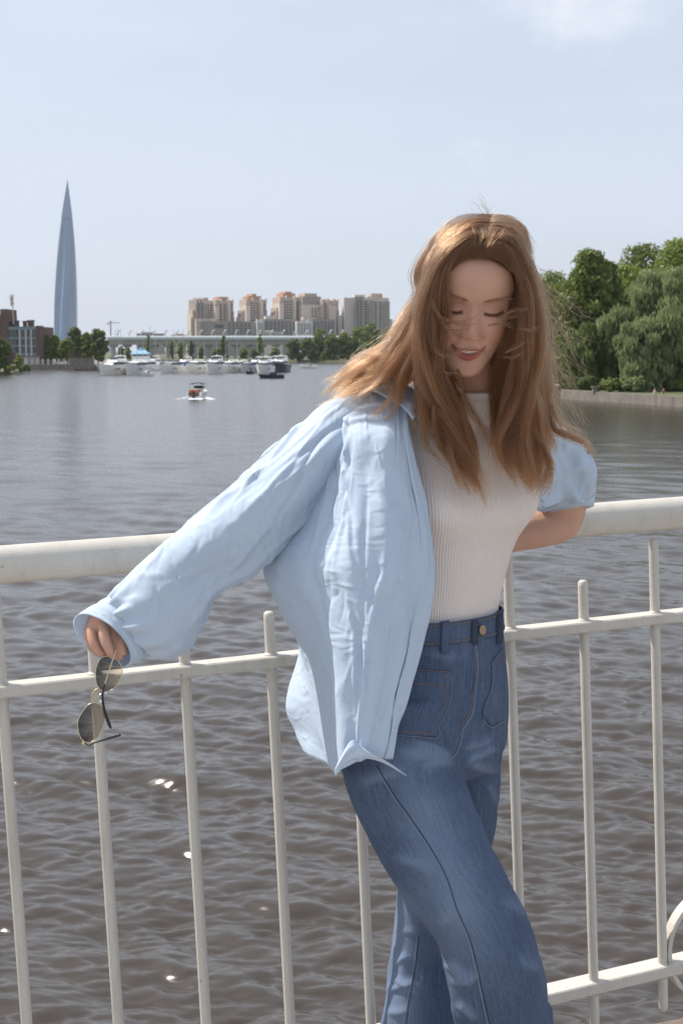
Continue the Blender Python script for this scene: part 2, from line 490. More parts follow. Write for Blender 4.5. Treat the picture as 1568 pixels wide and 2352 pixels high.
LEAF = {'mid': leaf_mat('leaf_mid_green', (0.104, 0.145, 0.032), (0.263, 0.310, 0.081)),
        'dark': leaf_mat('leaf_dark_green', (0.077, 0.117, 0.030), (0.191, 0.241, 0.065)),
        'pale': leaf_mat('leaf_willow_grey_green', (0.176, 0.213, 0.087), (0.353, 0.393, 0.180)),
        'bright': leaf_mat('leaf_bright_green', (0.136, 0.200, 0.035), (0.319, 0.372, 0.086))}
M_BARK = mat('tree_bark', (0.085, 0.065, 0.048), rough=0.9, var=0.3, scale=3, bump=0.6, bscale=12)

def leaf_cloud(blobs, n, size, rng, droop=0.0, fill=0.55):
    """leaf quads spread through ellipsoid clumps; blobs: (cx,cy,cz,rx,ry,rz)"""
    blobs = np.asarray(blobs, float)
    w = (blobs[:, 3]*blobs[:, 4] + blobs[:, 3]*blobs[:, 5] + blobs[:, 4]*blobs[:, 5]); w = w/w.sum()
    idx = rng.choice(len(blobs), n, p=w)
    d = unit(rng.normal(size=(n, 3)))
    rad = fill + (1.0-fill)*rng.random(n)**0.6
    rad *= 1 + 0.10*rng.normal(size=n)
    c = blobs[idx, :3] + d*blobs[idx, 3:]*rad[:, None]
    if droop: c[:, 2] -= droop*rng.random(n)**2*blobs[idx, 5]
    nrm = unit(d*0.8 + rng.normal(size=(n, 3))*0.75 + np.array([0, 0, 0.25]))
    a = unit(np.cross(nrm, rng.normal(size=(n, 3)))); b = np.cross(nrm, a)
    if droop:
        b = unit(b*0.5 + np.array([0, 0, -1.0])); a = unit(np.cross(b, nrm))
    s = size*(0.6 + 0.8*rng.random(n))
    la, lb = a*(s*0.55)[:, None], b*(s*(1.0 if not droop else 1.7))[:, None]
    v = np.stack([c-lb, c+la*0.9-lb*0.1, c+lb, c-la*0.9+lb*0.05], 1)
    return v.reshape(-1, 3), np.arange(4*n).reshape(-1, 4)

def tree(name, label, base, h, w, kind='mid', n=4000, leaf=0.4, shape='round', seed=0, trunk_h=0.25, group=None, depth=None, clumps=16):
    rng = np.random.default_rng(seed)
    base = np.asarray(base, float)
    t = thing(name, label, 'tree' if 'bush' not in name and 'shrub' not in name else 'bush', base, group)
    d = depth or w*0.85
    blobs = []
    zc0, zc1 = h*trunk_h, h
    for k in range(clumps):
        q = (k+0.5)/clumps
        z = zc0 + (zc1-zc0)*q
        if shape == 'round': prof = math.sqrt(max(0.05, 1-(2*q-0.86)**2/1.35))
        elif shape == 'spire': prof = 0.25 + 0.75*math.sin(min(1, (1-q)*1.15)*math.pi*0.5)
        elif shape == 'column': prof = 0.45 + 0.55*math.sin(math.pi*min(0.98, q*0.9+0.1))
        else: prof = 0.55 + 0.45*math.sin(math.pi*q)
        r = rng.uniform(0.25, 0.40)*min(w*0.5, h*0.32)*(0.6 + 0.5*prof)
        a = k*2.39996 + rng.uniform(-0.5, 0.5)
        m = max(0, (prof*0.5 - r/w*0.8))
        rr = m*math.sqrt(rng.uniform(0.25, 1.0))
        z = min(z, h - r*0.75)
        blobs.append((math.cos(a)*rr*w, math.sin(a)*rr*d, z, r*1.05, r*1.05, r*(0.8 if shape != 'column' else 1.5)))
    blobs.append((0, 0, (zc0+zc1)/2, w*0.26, d*0.26, (zc1-zc0)*0.36))
    v, f = leaf_cloud(blobs, n, leaf, rng, droop=0.9 if shape == 'willow' else 0.0)
    # trunk and limbs
    mb = MB()
    tr = max(0.12, h*0.016)
    top = np.array([rng.normal()*0.03*h, rng.normal()*0.03*h, h*0.62])
    pts = np.array([[0, 0, -0.15], [0, 0, h*0.12], top*0.5 + np.array([0.01*h, 0, h*0.05]), top])
    mb.tube(pts, [tr*1.35, tr, tr*0.7, tr*0.25], 8)
    for k in range(0, len(blobs)-1, 3):
        bz = blobs[k]
        s = top*min(0.9, max(0.3, bz[2]/h*0.75)); e = np.array(bz[:3])
        mb.tube([s, (s+e)/2 + np.array([0, 0, 0.03*h]), e], [tr*0.4, tr*0.28, tr*0.1], 5)
    mb.put('trunk', M_BARK, t, smooth=True, world=False)
    put('crown', v, f, LEAF[kind], t, world=False)
    return t

# ------------------------------------------------------------------ shores
M_BANK = mat('earth_bank', (0.17, 0.145, 0.09), rough=0.95, var=0.3, scale=0.05, bump=0.6, bscale=3, var2=(0.09, 0.105, 0.04))
M_GRASSY = mat('mown_grass', (0.065, 0.095, 0.028), rough=0.95, var=0.35, scale=0.8, bump=0.5, bscale=9, var2=(0.13, 0.15, 0.055))
M_QUAY = mat('quay_stone', (0.17, 0.15, 0.13), rough=0.9, var=0.3, scale=0.9, bump=0.5, bscale=6, stretch=(1, 1, 0.5), var2=(0.30, 0.265, 0.225))
def land(name, poly, z, m):
    """ground raised above the water, with a sloping or upright edge; poly runs along the waterline first"""
    poly = np.asarray(poly, float)
    mb = MB(); n = len(poly)
    c = poly.mean(0)
    out = poly + unit(poly - c)*z*1.5
    v = [(x, y, z) for x, y in poly] + [(x, y, -1.0) for x, y in out]
    mb.add(v, [tuple(range(n))] + [(i, n+i, n+(i+1) % n, (i+1) % n) for i in range(n)])
    o = mb.put(name, m); o['kind'] = 'structure'
    return o
def far_x(u, y): return (u - CU)/F_PX*y
# far bank all round the head of the river
land('far_bank', [(far_x(-500, 930), 960), (far_x(255, 960), 955), (far_x(640, 930), 925), (far_x(700, 905), 900), (far_x(810, 880), 872), (far_x(1150, 700), 700), (far_x(1500, 640), 640),
                  (far_x(3200, 640), 640), (6000, 9000), (-6000, 9000), (-1500, 960)], 1.6, M_BANK)
land('near_left_bank', [(-900, 470), (far_x(-300, 430), 430), (far_x(28, 440), 440), (far_x(62, 490), 490), (far_x(62, 540), 545), (-900, 560)], 0.9, M_BANK)
land('left_quay', [(-900, 556), (far_x(40, 556), 556), (far_x(222, 556), 556), (far_x(250, 600), 600), (far_x(262, 950), 950), (-1500, 965)], 2.0, M_QUAY)
land('right_park', [(far_x(1250, 262), 262), (far_x(1300, 224), 224), (far_x(1440, 206), 206), (far_x(1590, 190), 190), (far_x(1900, 170), 170), (400, 200), (400, 640), (far_x(1260, 640), 640), (far_x(1225, 420), 420)], 1.35, M_GRASSY)

# ------------------------------------------------------------------ skyscraper
M_GLASS_T = mat('tower_blue_glass', (0.17, 0.265, 0.43), rough=0.22, var=0.10, scale=0.01, spec=0.7)
def tower_lines():
    n, l = M_GLASS_T.node_tree.nodes, M_GLASS_T.node_tree.links
    b = n['Principled BSDF']; src = b.inputs['Base Color'].links[0].from_socket
    tc = n.new('ShaderNodeTexCoord'); wv = n.new('ShaderNodeTexWave'); wv.bands_direction = 'Z'; wv.inputs['Scale'].default_value = 0.075
    l.new(tc.outputs['Object'], wv.inputs['Vector'])
    mx = n.new('ShaderNodeMix'); mx.data_type = 'RGBA'; mx.blend_type = 'MULTIPLY'; mx.inputs['Factor'].default_value = 0.25
    l.new(src, mx.inputs['A']); l.new(wv.outputs['Color'], mx.inputs['B']); l.new(mx.outputs['Result'], b.inputs['Base Color'])
tower_lines()
M_STEEL_T = mat('tower_edge_steel', (0.42, 0.46, 0.52), rough=0.35, var=0.05, scale=0.02)
M_SPIRE = mat('tower_spire_metal', (0.20, 0.26, 0.36), rough=0.3, var=0.06, scale=0.02, metal=0.4)
def build_tower():
    D_ = 3840.0
    top = P(155.5, 411, D_); cx = far_x(158, D_)
    base = np.array([cx, D_, 0.0]); H = top[2]
    t = thing('skyscraper', 'tall pointed blue glass skyscraper rising alone on the skyline', 'skyscraper', base)
    nz_, na = 80, 5
    zs = np.linspace(0, 1, nz_)
    kk = np.array([0, .10, .25, .40, .55, .70, .80, .90, .97, 1.0])
    rr = np.array([31.5, 32.5, 32.0, 29.5, 25.5, 19.5, 14.2, 7.4, 2.2, 0.3])
    rad = interp_smooth(kk, rr, zs)
    tip = top[0] - cx
    def ring(z, fr):          # star of five wings, turned a quarter on the way up
        a0 = math.radians(112) + math.radians(48)*z
        ctr = np.array([tip*z**2, 0])
        return ctr, a0
    split = 0.775
    for k in range(na):
        faces = []
        for side in (0, 1):
            v = []
            for i, z in enumerate(zs):
                if z > split: break
                ctr, a0 = ring(z, 0)
                R_ = rad[i]
                a = a0 + k*2*math.pi/na
                tipp = ctr + R_*np.array([math.cos(a), math.sin(a)])
                w = 0.13
                t1 = ctr + R_*np.array([math.cos(a+w*(1 if side else -1)), math.sin(a+w*(1 if side else -1))])
                av = a + (math.pi/na)*(1 if side else -1)
                val = ctr + R_*0.70*np.array([math.cos(av), math.sin(av)])
                v.append([(*t1, z*H), (*val, z*H)])
            v = np.array(v); m_ = len(v)
            put('facade', v.reshape(-1, 3), grid_faces(m_, 2), M_GLASS_T, t, world=False)
        v = []
        for i, z in enumerate(zs):
            if z > split: break
            ctr, a0 = ring(z, 0); a = a0 + k*2*math.pi/na; R_ = rad[i]
            v.append([(*(ctr + R_*np.array([math.cos(a-0.13), math.sin(a-0.13)])), z*H), (*(ctr + R_*1.005*np.array([math.cos(a), math.sin(a)])), z*H), (*(ctr + R_*np.array([math.cos(a+0.13), math.sin(a+0.13)])), z*H)])
        v = np.array(v)
        put('wing_edge', v.reshape(-1, 3), grid_faces(len(v), 3), M_STEEL_T if k % 2 else M_GLASS_T, t, world=False)
    v = []
    for i, z in enumerate(np.linspace(split, 1, 30)):
        ctr, a0 = ring(z, 0); R_ = float(interp_smooth(kk, rr, np.array([z]))[0])
        row = []
        for k in range(na):
            for da, q in ((-0.13, 1), (0.13, 1), (math.pi/na, 0.74)):
                a = a0 + k*2*math.pi/na + da
                row.append((*(ctr + R_*q*np.array([math.cos(a), math.sin(a)])), z*H))
        v.append(row)
    v = np.array(v)
    put('spire', v.reshape(-1, 3), grid_faces(len(v), 15, wrap=True), M_SPIRE, t, world=False)
    # low wavy podium in front
    mb = MB()
    for x0, x1, h in ((-70, -20, 38), (-30, 60, 30), (40, 130, 22)):
        xs = np.linspace(x0, x1, 10); hh = h*(0.55 + 0.45*np.sin(np.linspace(0.25, 2.9, 10)))
        for i in range(9): mb.box(xs[i], xs[i+1], -90, -60, 0, (hh[i]+hh[i+1])/2)
    mb.put('podium', M_STEEL_T, t, world=False)
build_tower()

# ------------------------------------------------------------------ buildings helper
M_PEACH = mat('peach_panel', (0.47, 0.37, 0.30), rough=0.85, var=0.07, scale=0.05)
M_CREAM = mat('cream_panel', (0.56, 0.50, 0.44), rough=0.85, var=0.06, scale=0.05)
M_GREYB = mat('grey_brown_panel', (0.30, 0.265, 0.24), rough=0.8, var=0.09, scale=0.05)
M_ORANGE = mat('terracotta_trim', (0.46, 0.255, 0.155), rough=0.85, var=0.1, scale=0.1)
M_DKGLASS = mat('dark_window_band', (0.075, 0.082, 0.09), rough=0.25, var=0.25, scale=0.25, spec=0.6)
M_WHITEB = mat('white_grid_facade', (0.62, 0.62, 0.60), rough=0.7, var=0.04, scale=0.1)
def bld_box(b, u0, u1, vt, y, dy, m, name='wall', vb=None, gap=0.0):
    x0, x1 = far_x(u0, y), far_x(u1, y)
    z1 = P(u0, vt, y)[2]; z0 = 0.5 if vb is None else P(u0, vb, y)[2]
    return MB().box(x0, x1, y, y+dy, z0, z1).put(name, m, b)
def windows(b, u0, u1, v0, v1, y, cols, rows, wf=0.55, hf=0.55, m=None, name='window'):
    """each window a slab set proud of the wall, own object, one shared mesh"""
    x0, x1 = far_x(u0, y), far_x(u1, y); z1, z0 = P(u0, v0, y)[2], P(u0, v1, y)[2]
    cw, rh = (x1-x0)/cols, (z1-z0)/rows
    me = None
    for i in range(cols):
        for j in range(rows):
            c = np.array([x0+cw*(i+.5), y-0.25, z0+rh*(j+.5)]) - BASE[b.name]
            if me is None:
                o = MB().box(-cw*wf/2, cw*wf/2, 0, 0.6, -rh*hf/2, rh*hf/2).put(name, m or M_DKGLASS, b, world=False); me = o.data
            else:
                o = bpy.data.objects.new(name, me); COL.objects.link(o); o.parent = b
            o.location = c

def build_apartments():
    Y0 = 1650.0
    specs = [
     # label, list of (u0,u1,vtop,ydelta,material), list of windows (u0,u1,v0,v1,cols,rows, ydelta)
     ('round-cornered grey apartment tower at the outer end of the cream housing estate',
        [(452, 474, 688, 0, M_GREYB), (470, 500, 690, 6, M_CREAM), (478, 490, 684, 10, M_ORANGE)], [(455, 471, 694, 735, 2, 7, 0), (476, 497, 698, 735, 3, 6, 6)], [(482, 488, 684, 690)]),
     ('peach apartment tower with stepped crown, second tower of the estate from the skyscraper side',
        [(502, 546, 690, 8, M_PEACH), (514, 538, 682, 12, M_ORANGE), (500, 509, 705, 5, M_CREAM), (532, 537, 694, 5, M_CREAM)], [(511, 530, 697, 742, 2, 8, 8), (538, 545, 697, 742, 1, 8, 8)], []),
     ('peach apartment tower with twin curved cream ribs above the white gridded block',
        [(572, 622, 688, 8, M_PEACH), (582, 612, 680, 12, M_ORANGE), (592, 602, 675, 14, M_ORANGE), (570, 580, 702, 5, M_CREAM), (605, 611, 690, 5, M_CREAM)], [(582, 603, 694, 745, 3, 9, 8), (613, 621, 696, 735, 1, 7, 8)], []),
     ('tallest peach apartment tower with orange crown in the middle of the estate',
        [(648, 698, 683, 8, M_PEACH), (660, 690, 674, 12, M_ORANGE), (668, 683, 670, 14, M_ORANGE), (646, 656, 698, 5, M_CREAM), (680, 686, 682, 5, M_CREAM)], [(658, 678, 690, 745, 3, 9, 8), (688, 696, 692, 735, 1, 7, 8)], []),
     ('cream apartment tower with dark drum-shaped top band',
        [(700, 752, 700, 10, M_CREAM), (703, 749, 681, 12, M_GREYB), (712, 742, 674, 16, M_PEACH)], [(722, 745, 706, 740, 3, 6, 10)], []),
     ('narrow peach apartment slab beside the drum-topped tower',
        [(748, 790, 690, 14, M_PEACH), (764, 780, 702, 8, M_CREAM), (783, 793, 724, 6, M_CREAM)], [(752, 762, 696, 742, 1, 8, 14)], []),
     ('large cream and grey apartment slab closing the estate by the trees',
        [(792, 895, 684, 10, M_CREAM), (815, 835, 682, 5, M_GREYB), (848, 858, 690, 5, M_GREYB), (882, 896, 692, 6, M_GREYB), (818, 842, 677, 16, M_CREAM), (856, 882, 674, 16, M_PEACH)], [(818, 833, 690, 755, 2, 11, 5), (837, 847, 690, 755, 1, 11, 10), (860, 880, 692, 755, 2, 11, 10)], []),
     ('low brown apartment block at the foot of the estate, nearest the skyscraper',
        [(444, 582, 738, -30, M_GREYB), (443, 452, 742, -36, M_PEACH), (447, 500, 732, -20, M_PEACH)], [(480, 512, 742, 757, 1, 1, -30), (515, 570, 741, 768, 6, 5, -30)], []),
     ('white gridded low apartment block in front of the peach towers',
        [(582, 598, 737, -30, M_WHITEB), (598, 668, 733, -26, M_GREYB), (605, 630, 726, -20, M_CREAM)], [(584, 597, 742, 768, 3, 6, -30), (602, 664, 738, 768, 7, 6, -26)], []),
     ('white and grey low apartment block in front of the drum-topped tower',
        [(671, 708, 738, -32, M_WHITEB), (708, 762, 733, -26, M_GREYB), (690, 720, 728, -20, M_PEACH)], [(674, 706, 743, 768, 5, 5, -32), (711, 760, 738, 768, 6, 6, -26)], []),
     ('pale distant apartment block half hidden by trees, beyond the estate',
        [(893, 905, 726, 60, M_CREAM), (903, 917, 733, 62, M_CREAM)], [(895, 903, 731, 755, 2, 4, 60)], []),
    ]
    for label, boxes, wins, _x in specs:
        u0 = min(b[0] for b in boxes); u1 = max(b[1] for b in boxes)
        b = thing('apartment_building', label, 'building', (far_x((u0+u1)/2, Y0), Y0, 0.5), 'apartment towers of the cream housing estate')
        for k, (a, c, vt, dy, m) in enumerate(boxes):
            nm = 'wall' if k == 0 else ('roof_block' if m in (M_ORANGE,) or vt < 682 else 'bay')
            bld_box(b, a, c, vt, Y0+dy, 26 - dy*0.5, m, nm)
        for (a, c, v0, v1, cols, rows, dy) in wins:
            windows(b, a, c, v0, v1, Y0+dy, cols, rows, 0.62, 0.58)
        # roof clutter
        rng = np.random.default_rng(int(u0))
        a, c, vt, dy, m = boxes[0]
        for k in range(4):
            uu = rng.uniform(a+1, c-4); MBh = rng.uniform(2, 5)
            bld_box(b, uu, uu+rng.uniform(2, 5), vt-MBh, Y0+dy+5, 6, M_ORANGE if rng.random() < .5 else M_CREAM, 'roof_housing', vb=vt+0.5)
        if u1-u0 < 60 and boxes[0][2] < 700:                # corner turrets and a stepped shoulder
            for uu, dv in ((a, -2), (c-3, -3), (a+(c-a)*.3, -4), (a+(c-a)*.68, -4)):
                bld_box(b, uu, uu+3, vt+dv, Y0+dy-1, 5, M_CREAM, 'turret', vb=vt+9)
            bld_box(b, a-5, c+4, vt+24, Y0+dy+3, 18, M_PEACH, 'shoulder')
            bld_box(b, a-8, c+7, vt+40, Y0+dy+5, 16, M_CREAM, 'shoulder')
        b.rotation_euler = (0, 0, math.radians((24 if u1-u0 < 60 else 8) if boxes[0][2] < 705 else 9))
build_apartments()
def far_block(u0, u1, vt, y, label, m, n=0):
    b = thing('distant_building', label, 'building', (far_x((u0+u1)/2, y), y, 0.5), 'low buildings on the far skyline')
    bld_box(b, u0, u1, vt, y, 20, m)
    bld_box(b, u0+(u1-u0)*.2, u0+(u1-u0)*.6, vt-3, y+4, 10, m, 'roof_block', vb=vt+.5)
    windows(b, u0+1, u1-1, vt+2, vt+9, y, max(2, int((u1-u0)/6)), 2, .6, .5)
far_block(318, 378, 766, 2300, 'low grey building with long roof just above the viaduct', M_GREYB)
far_block(395, 442, 769, 2300, 'low peach building on the skyline next to the housing estate', M_PEACH)
far_block(600, 648, 762, 1500, 'low cream building peeping over the viaduct before the white gridded block', M_CREAM)

# ------------------------------------------------------------------ viaduct with tubular barrier
M_CONC = mat('viaduct_concrete', (0.33, 0.315, 0.295), rough=0.85, var=0.1, scale=0.1)
M_TUBE = mat('viaduct_barrier', (0.52, 0.55, 0.57), rough=0.4, var=0.08, scale=0.12)
M_POLE = mat('galvanised_pole', (0.46, 0.46, 0.45), rough=0.5, var=0.1, scale=1)
def build_viaduct():
    Y = 1080.0
    x0, x1 = far_x(252, Y), far_x(905, Y)
    zt = P(400, 771.5, Y)[2]; zm = P(400, 782.5, Y)[2]; zb = P(400, 792, Y)[2]
    t = thing('viaduct', 'long pale motorway viaduct with rounded noise barrier crossing behind the marina', 'bridge', ((x0+x1)/2, Y, 0))
    MB().box(x0, x1, Y, Y+16, zb, zm+0.2).put('deck', M_CONC, t)
    # barrier bays, each a curved shell
    n = 34
    w = (x1-x0)/n
    th = np.linspace(-0.5*math.pi, 0.5*math.pi, 7)
    zc, rz = (zt+zm)/2, (zt-zm)/2
    prof = np.stack([Y - 0.6 - 1.6*np.cos(th), zc + rz*np.sin(th)], -1)
    me = None
    for i in range(n):
        if me is None:
            v = np.array([[(-w/2*0.985, p[0]-Y, p[1]), (w/2*0.985, p[0]-Y, p[1])] for p in prof])
            o = put('barrier_panel', v.reshape(-1, 3), grid_faces(7, 2), M_TUBE, t, smooth=True, world=False); me = o.data
        else:
            o = bpy.data.objects.new('barrier_panel', me); COL.objects.link(o); o.parent = t
        o.location = (x0 + w*(i+.5) - BASE[t.name][0], 0, 0)
    MB().box(x0, x1, Y+0.2, Y+15, zm, zm+rz*1.2).put('carriageway', M_CONC, t)
    for i, u in enumerate(np.arange(262, 905, 31.0)):
        x = far_x(u, Y)
        MB().box(x-1.3, x+1.3, Y+3, Y+8, 0, zb-0.8).box(x-2.6, x+2.6, Y+2, Y+13, zb-1.6, zb-0.002).put('pier', M_CONC, t)
    for u in np.arange(270, 905, 27.0):
        p = P(u, 772, Y+1)
        pts = np.array([p, p+[0, 0, 1.5], p+[0.5, 0, 3.0], p+[1.6, 0, 4.2], p+[2.5, 0, 4.5]])
        MB().tube(pts, [0.45, 0.45, 0.5, 0.55, 0.4], 6).put('lamp_fin', M_TUBE, t, smooth=True)
build_viaduct()

# ------------------------------------------------------------------ tower crane
def build_crane():
    Y = 2200.0
    b = P(255, 772, Y); b[2] = 0.5
    t = thing('tower_crane', 'thin tower crane with long jib above the quay trees', 'crane', b)
    top = P(255, 741, Y)[2]
    s = Y/F_PX
    MB().box(b[0]-1.0, b[0]+1.0, Y-1, Y+1, 0.5, top).put('mast', M_POLE, t)
    MB().box(b[0]-s*7, b[0]+s*22, Y-.5, Y+.5, top-0.8, top+0.3).put('jib', M_POLE, t)
    MB().box(b[0]-s*8, b[0]-s*5, Y-.8, Y+.8, top-3, top-0.9).put('counterweight', M_GREYB, t)
    MB().box(b[0]-1.2, b[0]+1.2, Y-1.1, Y+1.1, top, top+2.5).put('cab', M_GREYB, t)
build_crane()

# ------------------------------------------------------------------ office building by the left quay, mast
M_BRICKD = mat('dark_brown_brick', (0.125, 0.078, 0.058), rough=0.85, var=0.2, scale=0.4, bump=0.3, bscale=4)
M_SPANDREL = mat('blue_grey_spandrel', (0.17, 0.215, 0.24), rough=0.35, var=0.12, scale=0.2)
M_PANE = mat('office_glass', (0.075, 0.085, 0.085), rough=0.08, var=0.3, scale=0.12, spec=0.8)
def build_office():
    Y = 575.0
    x = lambda u: far_x(u, Y)
    b = thing('office_building', 'brick and glass office building with roof chimneys beside the quay trees', 'building', (x(45), Y, 2))
    z = lambda v: P(0, v, Y)[2]
    MB().box(x(-60), x(8), Y, Y+30, 2, z(723)).put('wall', M_BRICKD, b)
    MB().box(x(11), x(41) - 0.01, Y-0.5, Y+20, 2, z(709)).put('stair_tower', M_BRICKD, b) if False else None
    MB().box(x(9), x(25.5), Y-0.4, Y+16, 2, z(710)).put('stair_tower', M_BRICKD, b)
    MB().box(x(13), x(19), Y-0.6, Y, z(715), z(712)).put('louvre', M_SPANDREL, b)
    MB().box(x(8), x(97), Y+0.6, Y+28, 2, z(750)).put('wall', M_BRICKD, b)
    MB().box(x(89), x(99), Y-0.3, Y+6, z(822), z(748)).put('corner_pier', M_BRICKD, b)
    for u0, u1, vt in ((28, 31, 740), (37, 42.5, 738), (55.5, 60, 739), (66, 77, 737)):
        MB().box(x(u0), x(u1), Y+3, Y+7, z(751), z(vt)).box(x(u0)-.25, x(u1)+.25, Y+2.8, Y+7.2, z(vt), z(vt)+.4).put('chimney', M_BRICKD, b)
    # floors: spandrel band then panes
    for k, (v0, v1, w0) in enumerate(((750, 758, 8), (774, 779, 20), (792, 797, 22), (811, 817, 40))):
        MB().box(x(w0), x(44), Y-0.1, Y+0.8, z(v1), z(v0)).put('spandrel', M_SPANDREL, b)
        MB().box(x(45), x(89), Y-0.5, Y+0.8, z(v1), z(v0)).put('spandrel', M_SPANDREL, b)
    for (v0, v1) in ((758.6, 773.4), (779.6, 791.4), (797.6, 810.4)):
        us = list(np.linspace(9, 44, 7)) + list(np.linspace(46, 89, 8))
        for a, c in zip(us[:-1], us[1:]):
            if c - a < 3: continue
            MB().box(x(a+.35), x(c-.35), Y+0.1, Y+0.55, z(v1), z(v0)).put('window', M_PANE, b)
    for u in (52, 66, 78):
        MB().box(x(u)-.3, x(u)+.3, Y-0.55, Y+0.4, z(818), z(757)).put('mullion', M_POLE, b)
    MB().box(x(60), x(96), Y-0.8, Y+0.6, 2, z(819)).put('ground_floor', M_GREYB, b)
    MB().box(x(62), x(68), Y-1.0, Y-0.8, 2, z(823)).put('door', M_WHITEB, b)
    p = np.array([x(36), Y+2, z(745)])
    t = thing('telecom_mast', 'slim pale telecom mast with antenna cluster over the office roof', 'mast', p)
    s = Y/F_PX
    MB().tube([p, [p[0]-s*1.5, p[1], z(700)], [p[0]-s*2, p[1], z(677)]], [s*1.6, s*1.2, s*0.9], 8).put('pole', M_CREAM, t)
    for du, v0, v1 in ((-4.2, 677, 692), (0.6, 676, 690), (-1.8, 683, 700), (1.2, 692, 701), (-4, 694, 703)):
        MB().box(p[0]+s*(du-1.0), p[0]+s*(du+1.0), p[1]-1.2, p[1]-0.5, z(v1), z(v0)).put('antenna', M_CREAM, t)
build_office()

# ------------------------------------------------------------------ quay details at left
def build_quay():
    Y = 556.0
    x = lambda u: far_x(u, Y); z = lambda v: P(0, v, Y)[2]
    w = thing('quay_wall', 'grey stone quay wall with pale bollard posts along its top', 'wall', (x(150), Y, 0))
    MB().box(x(60), x(222), Y-0.6, Y+1.2, -0.5, 2.1).put('wall', M_QUAY, w)
    MB().box(x(165), x(221), Y-2.0, Y-0.7, -0.5, z(823)).put('buttress', M_QUAY, w)
    for u in np.arange(66, 166, 12.2):
        MB().box(x(u)-.35, x(u)+.35, Y-0.3, Y+0.3, 2.1, z(824)).put('post', M_CREAM, w)
    for k in range(2):
        MB().box(x(66), x(164), Y-0.08, Y+0.08, 2.6+k*.9, 2.72+k*.9).put('rail', M_POLE, w)
    f = thing('iron_fence', 'dark iron fence on the quay before the trees', 'fence', (x(165), Y+3, 2))
    for u in np.arange(158, 182, 3.0):
        MB().box(x(u)-.08, x(u)+.08, Y+3, Y+3.2, 2, z(810)).put('bar', M_BRICKD, f)
    MB().box(x(158), x(181), Y+2.95, Y+3.25, z(812), z(811)).put('rail', M_BRICKD, f)
    j = thing('jetty', 'low dark timber jetty lying before the quay wall', 'jetty', (x(200), 540, 0))
    MB().box(far_x(175, 535), far_x(225, 535), 535, 539, -.3, 0.55).put('deck', M_BARK, j)
    for u in (178, 190, 202, 214, 223): MB().box(far_x(u, 534.6)-.2, far_x(u, 534.6)+.2, 534.5, 534.9, -1, 1.3).put('pile', M_BARK, j)
build_quay()

# ------------------------------------------------------------------ trees
S = lambda px, y: px*y/F_PX
k = 0
for u, vt, w, y, kind, lab in (
   (108, 768, 44, 585, 'mid', 'green tree in front of the office building corner'),
   (133, 770, 40, 590, 'bright', 'yellow-green tree at the foot of the skyscraper'),
   (158, 779, 44, 575, 'mid', 'low green tree before the skyscraper base'),
   (178, 751, 46, 585, 'dark', 'tall dark tree just beside the skyscraper'),
   (204, 764, 40, 582, 'mid', 'round green tree between the two tall quay trees'),
   (229, 755, 56, 580, 'dark', 'broad dark tree at the end of the quay by the viaduct')):
    g = np.array([far_x(u, y), y, 2.0]); h = P(u, vt, y)[2] - 2
    tree('quay_tree', lab, g, h, S(w, y), kind, n=2600, leaf=0.62, seed=20+k, trunk_h=0.12, group='trees along the quay'); k += 1
for u, vt, w, y, kind, lab in ((4, 770, 66, 440, 'dark', 'dark tree overhanging the bank at the picture edge'), (-40, 765, 60, 450, 'mid', 'green tree mostly outside the picture edge')):
    g = np.array([far_x(u, y), y, 0.7]); h = P(u, vt, y)[2] - 0.7
    if u < -20: continue
    tree('bank_tree', lab, g, h, S(w, y), kind, n=3600, leaf=0.45, seed=30+k, trunk_h=0.05); k += 1
for u, vt, w, lab in ((48, 812, 26, 'pale green shrub on the bank below the office building'), (66, 838, 22, 'low yellow-green shrub at the waterline beside the pale one'), (30, 838, 30, 'low dark shrub under the overhanging bank tree')):
    y = 470; g = np.array([far_x(u, y), y, 0.7]); h = max(1.2, P(u, vt, y)[2] - 0.7)
    tree('bank_shrub', lab, g, h, S(w, y), 'bright', n=1100, leaf=0.4, seed=40+k, trunk_h=0.02, clumps=8); k += 1
# poplars and others before the viaduct
for i, (u, vt, w, shp, kind, lab) in enumerate((
   (282, 795, 16, 'round', 'mid', 'small tree before the viaduct beside the quay'), (298, 800, 16, 'round', 'mid', 'small round tree near the blue-roofed pavilion'),
   (344, 770, 20, 'spire', 'mid', 'feathery tree rising over the viaduct barrier near the pavilion'), (398, 782, 15, 'column', 'mid', 'first columnar tree under the viaduct'),
   (418, 785, 18, 'column', 'bright', 'light green columnar tree under the viaduct'), (441, 783, 17, 'column', 'dark', 'dark columnar tree under the viaduct'),
   (464, 798, 14, 'round', 'mid', 'small tree between the columnar trees and the dark tree'), (515, 772, 28, 'spire', 'dark', 'dark tall tree in front of the viaduct before the estate'), (498, 800, 26, 'round', 'mid', 'small green tree at the foot of the dark tall tree'),
   (560, 800, 22, 'round', 'mid', 'small green tree before the viaduct piers'), (598, 768, 20, 'spire', 'bright', 'pale feathery tree before the viaduct, under the white gridded block'),
   (585, 803, 18, 'round', 'dark', 'low dark tree beside the pale round willow'), (632, 797, 28, 'round', 'pale', 'pale round willow on the far bank behind the marina'))):
    y = 985.0; g = np.array([far_x(u, y), y, 1.5]); h = P(u, vt, y)[2] - 1.5
    tree('far_tree', lab, g, h, S(w, y), kind, n=900 if shp != 'spire' else 700, leaf=0.9, shape=shp, seed=60+i, trunk_h=0.06, group='trees before the viaduct', clumps=12)
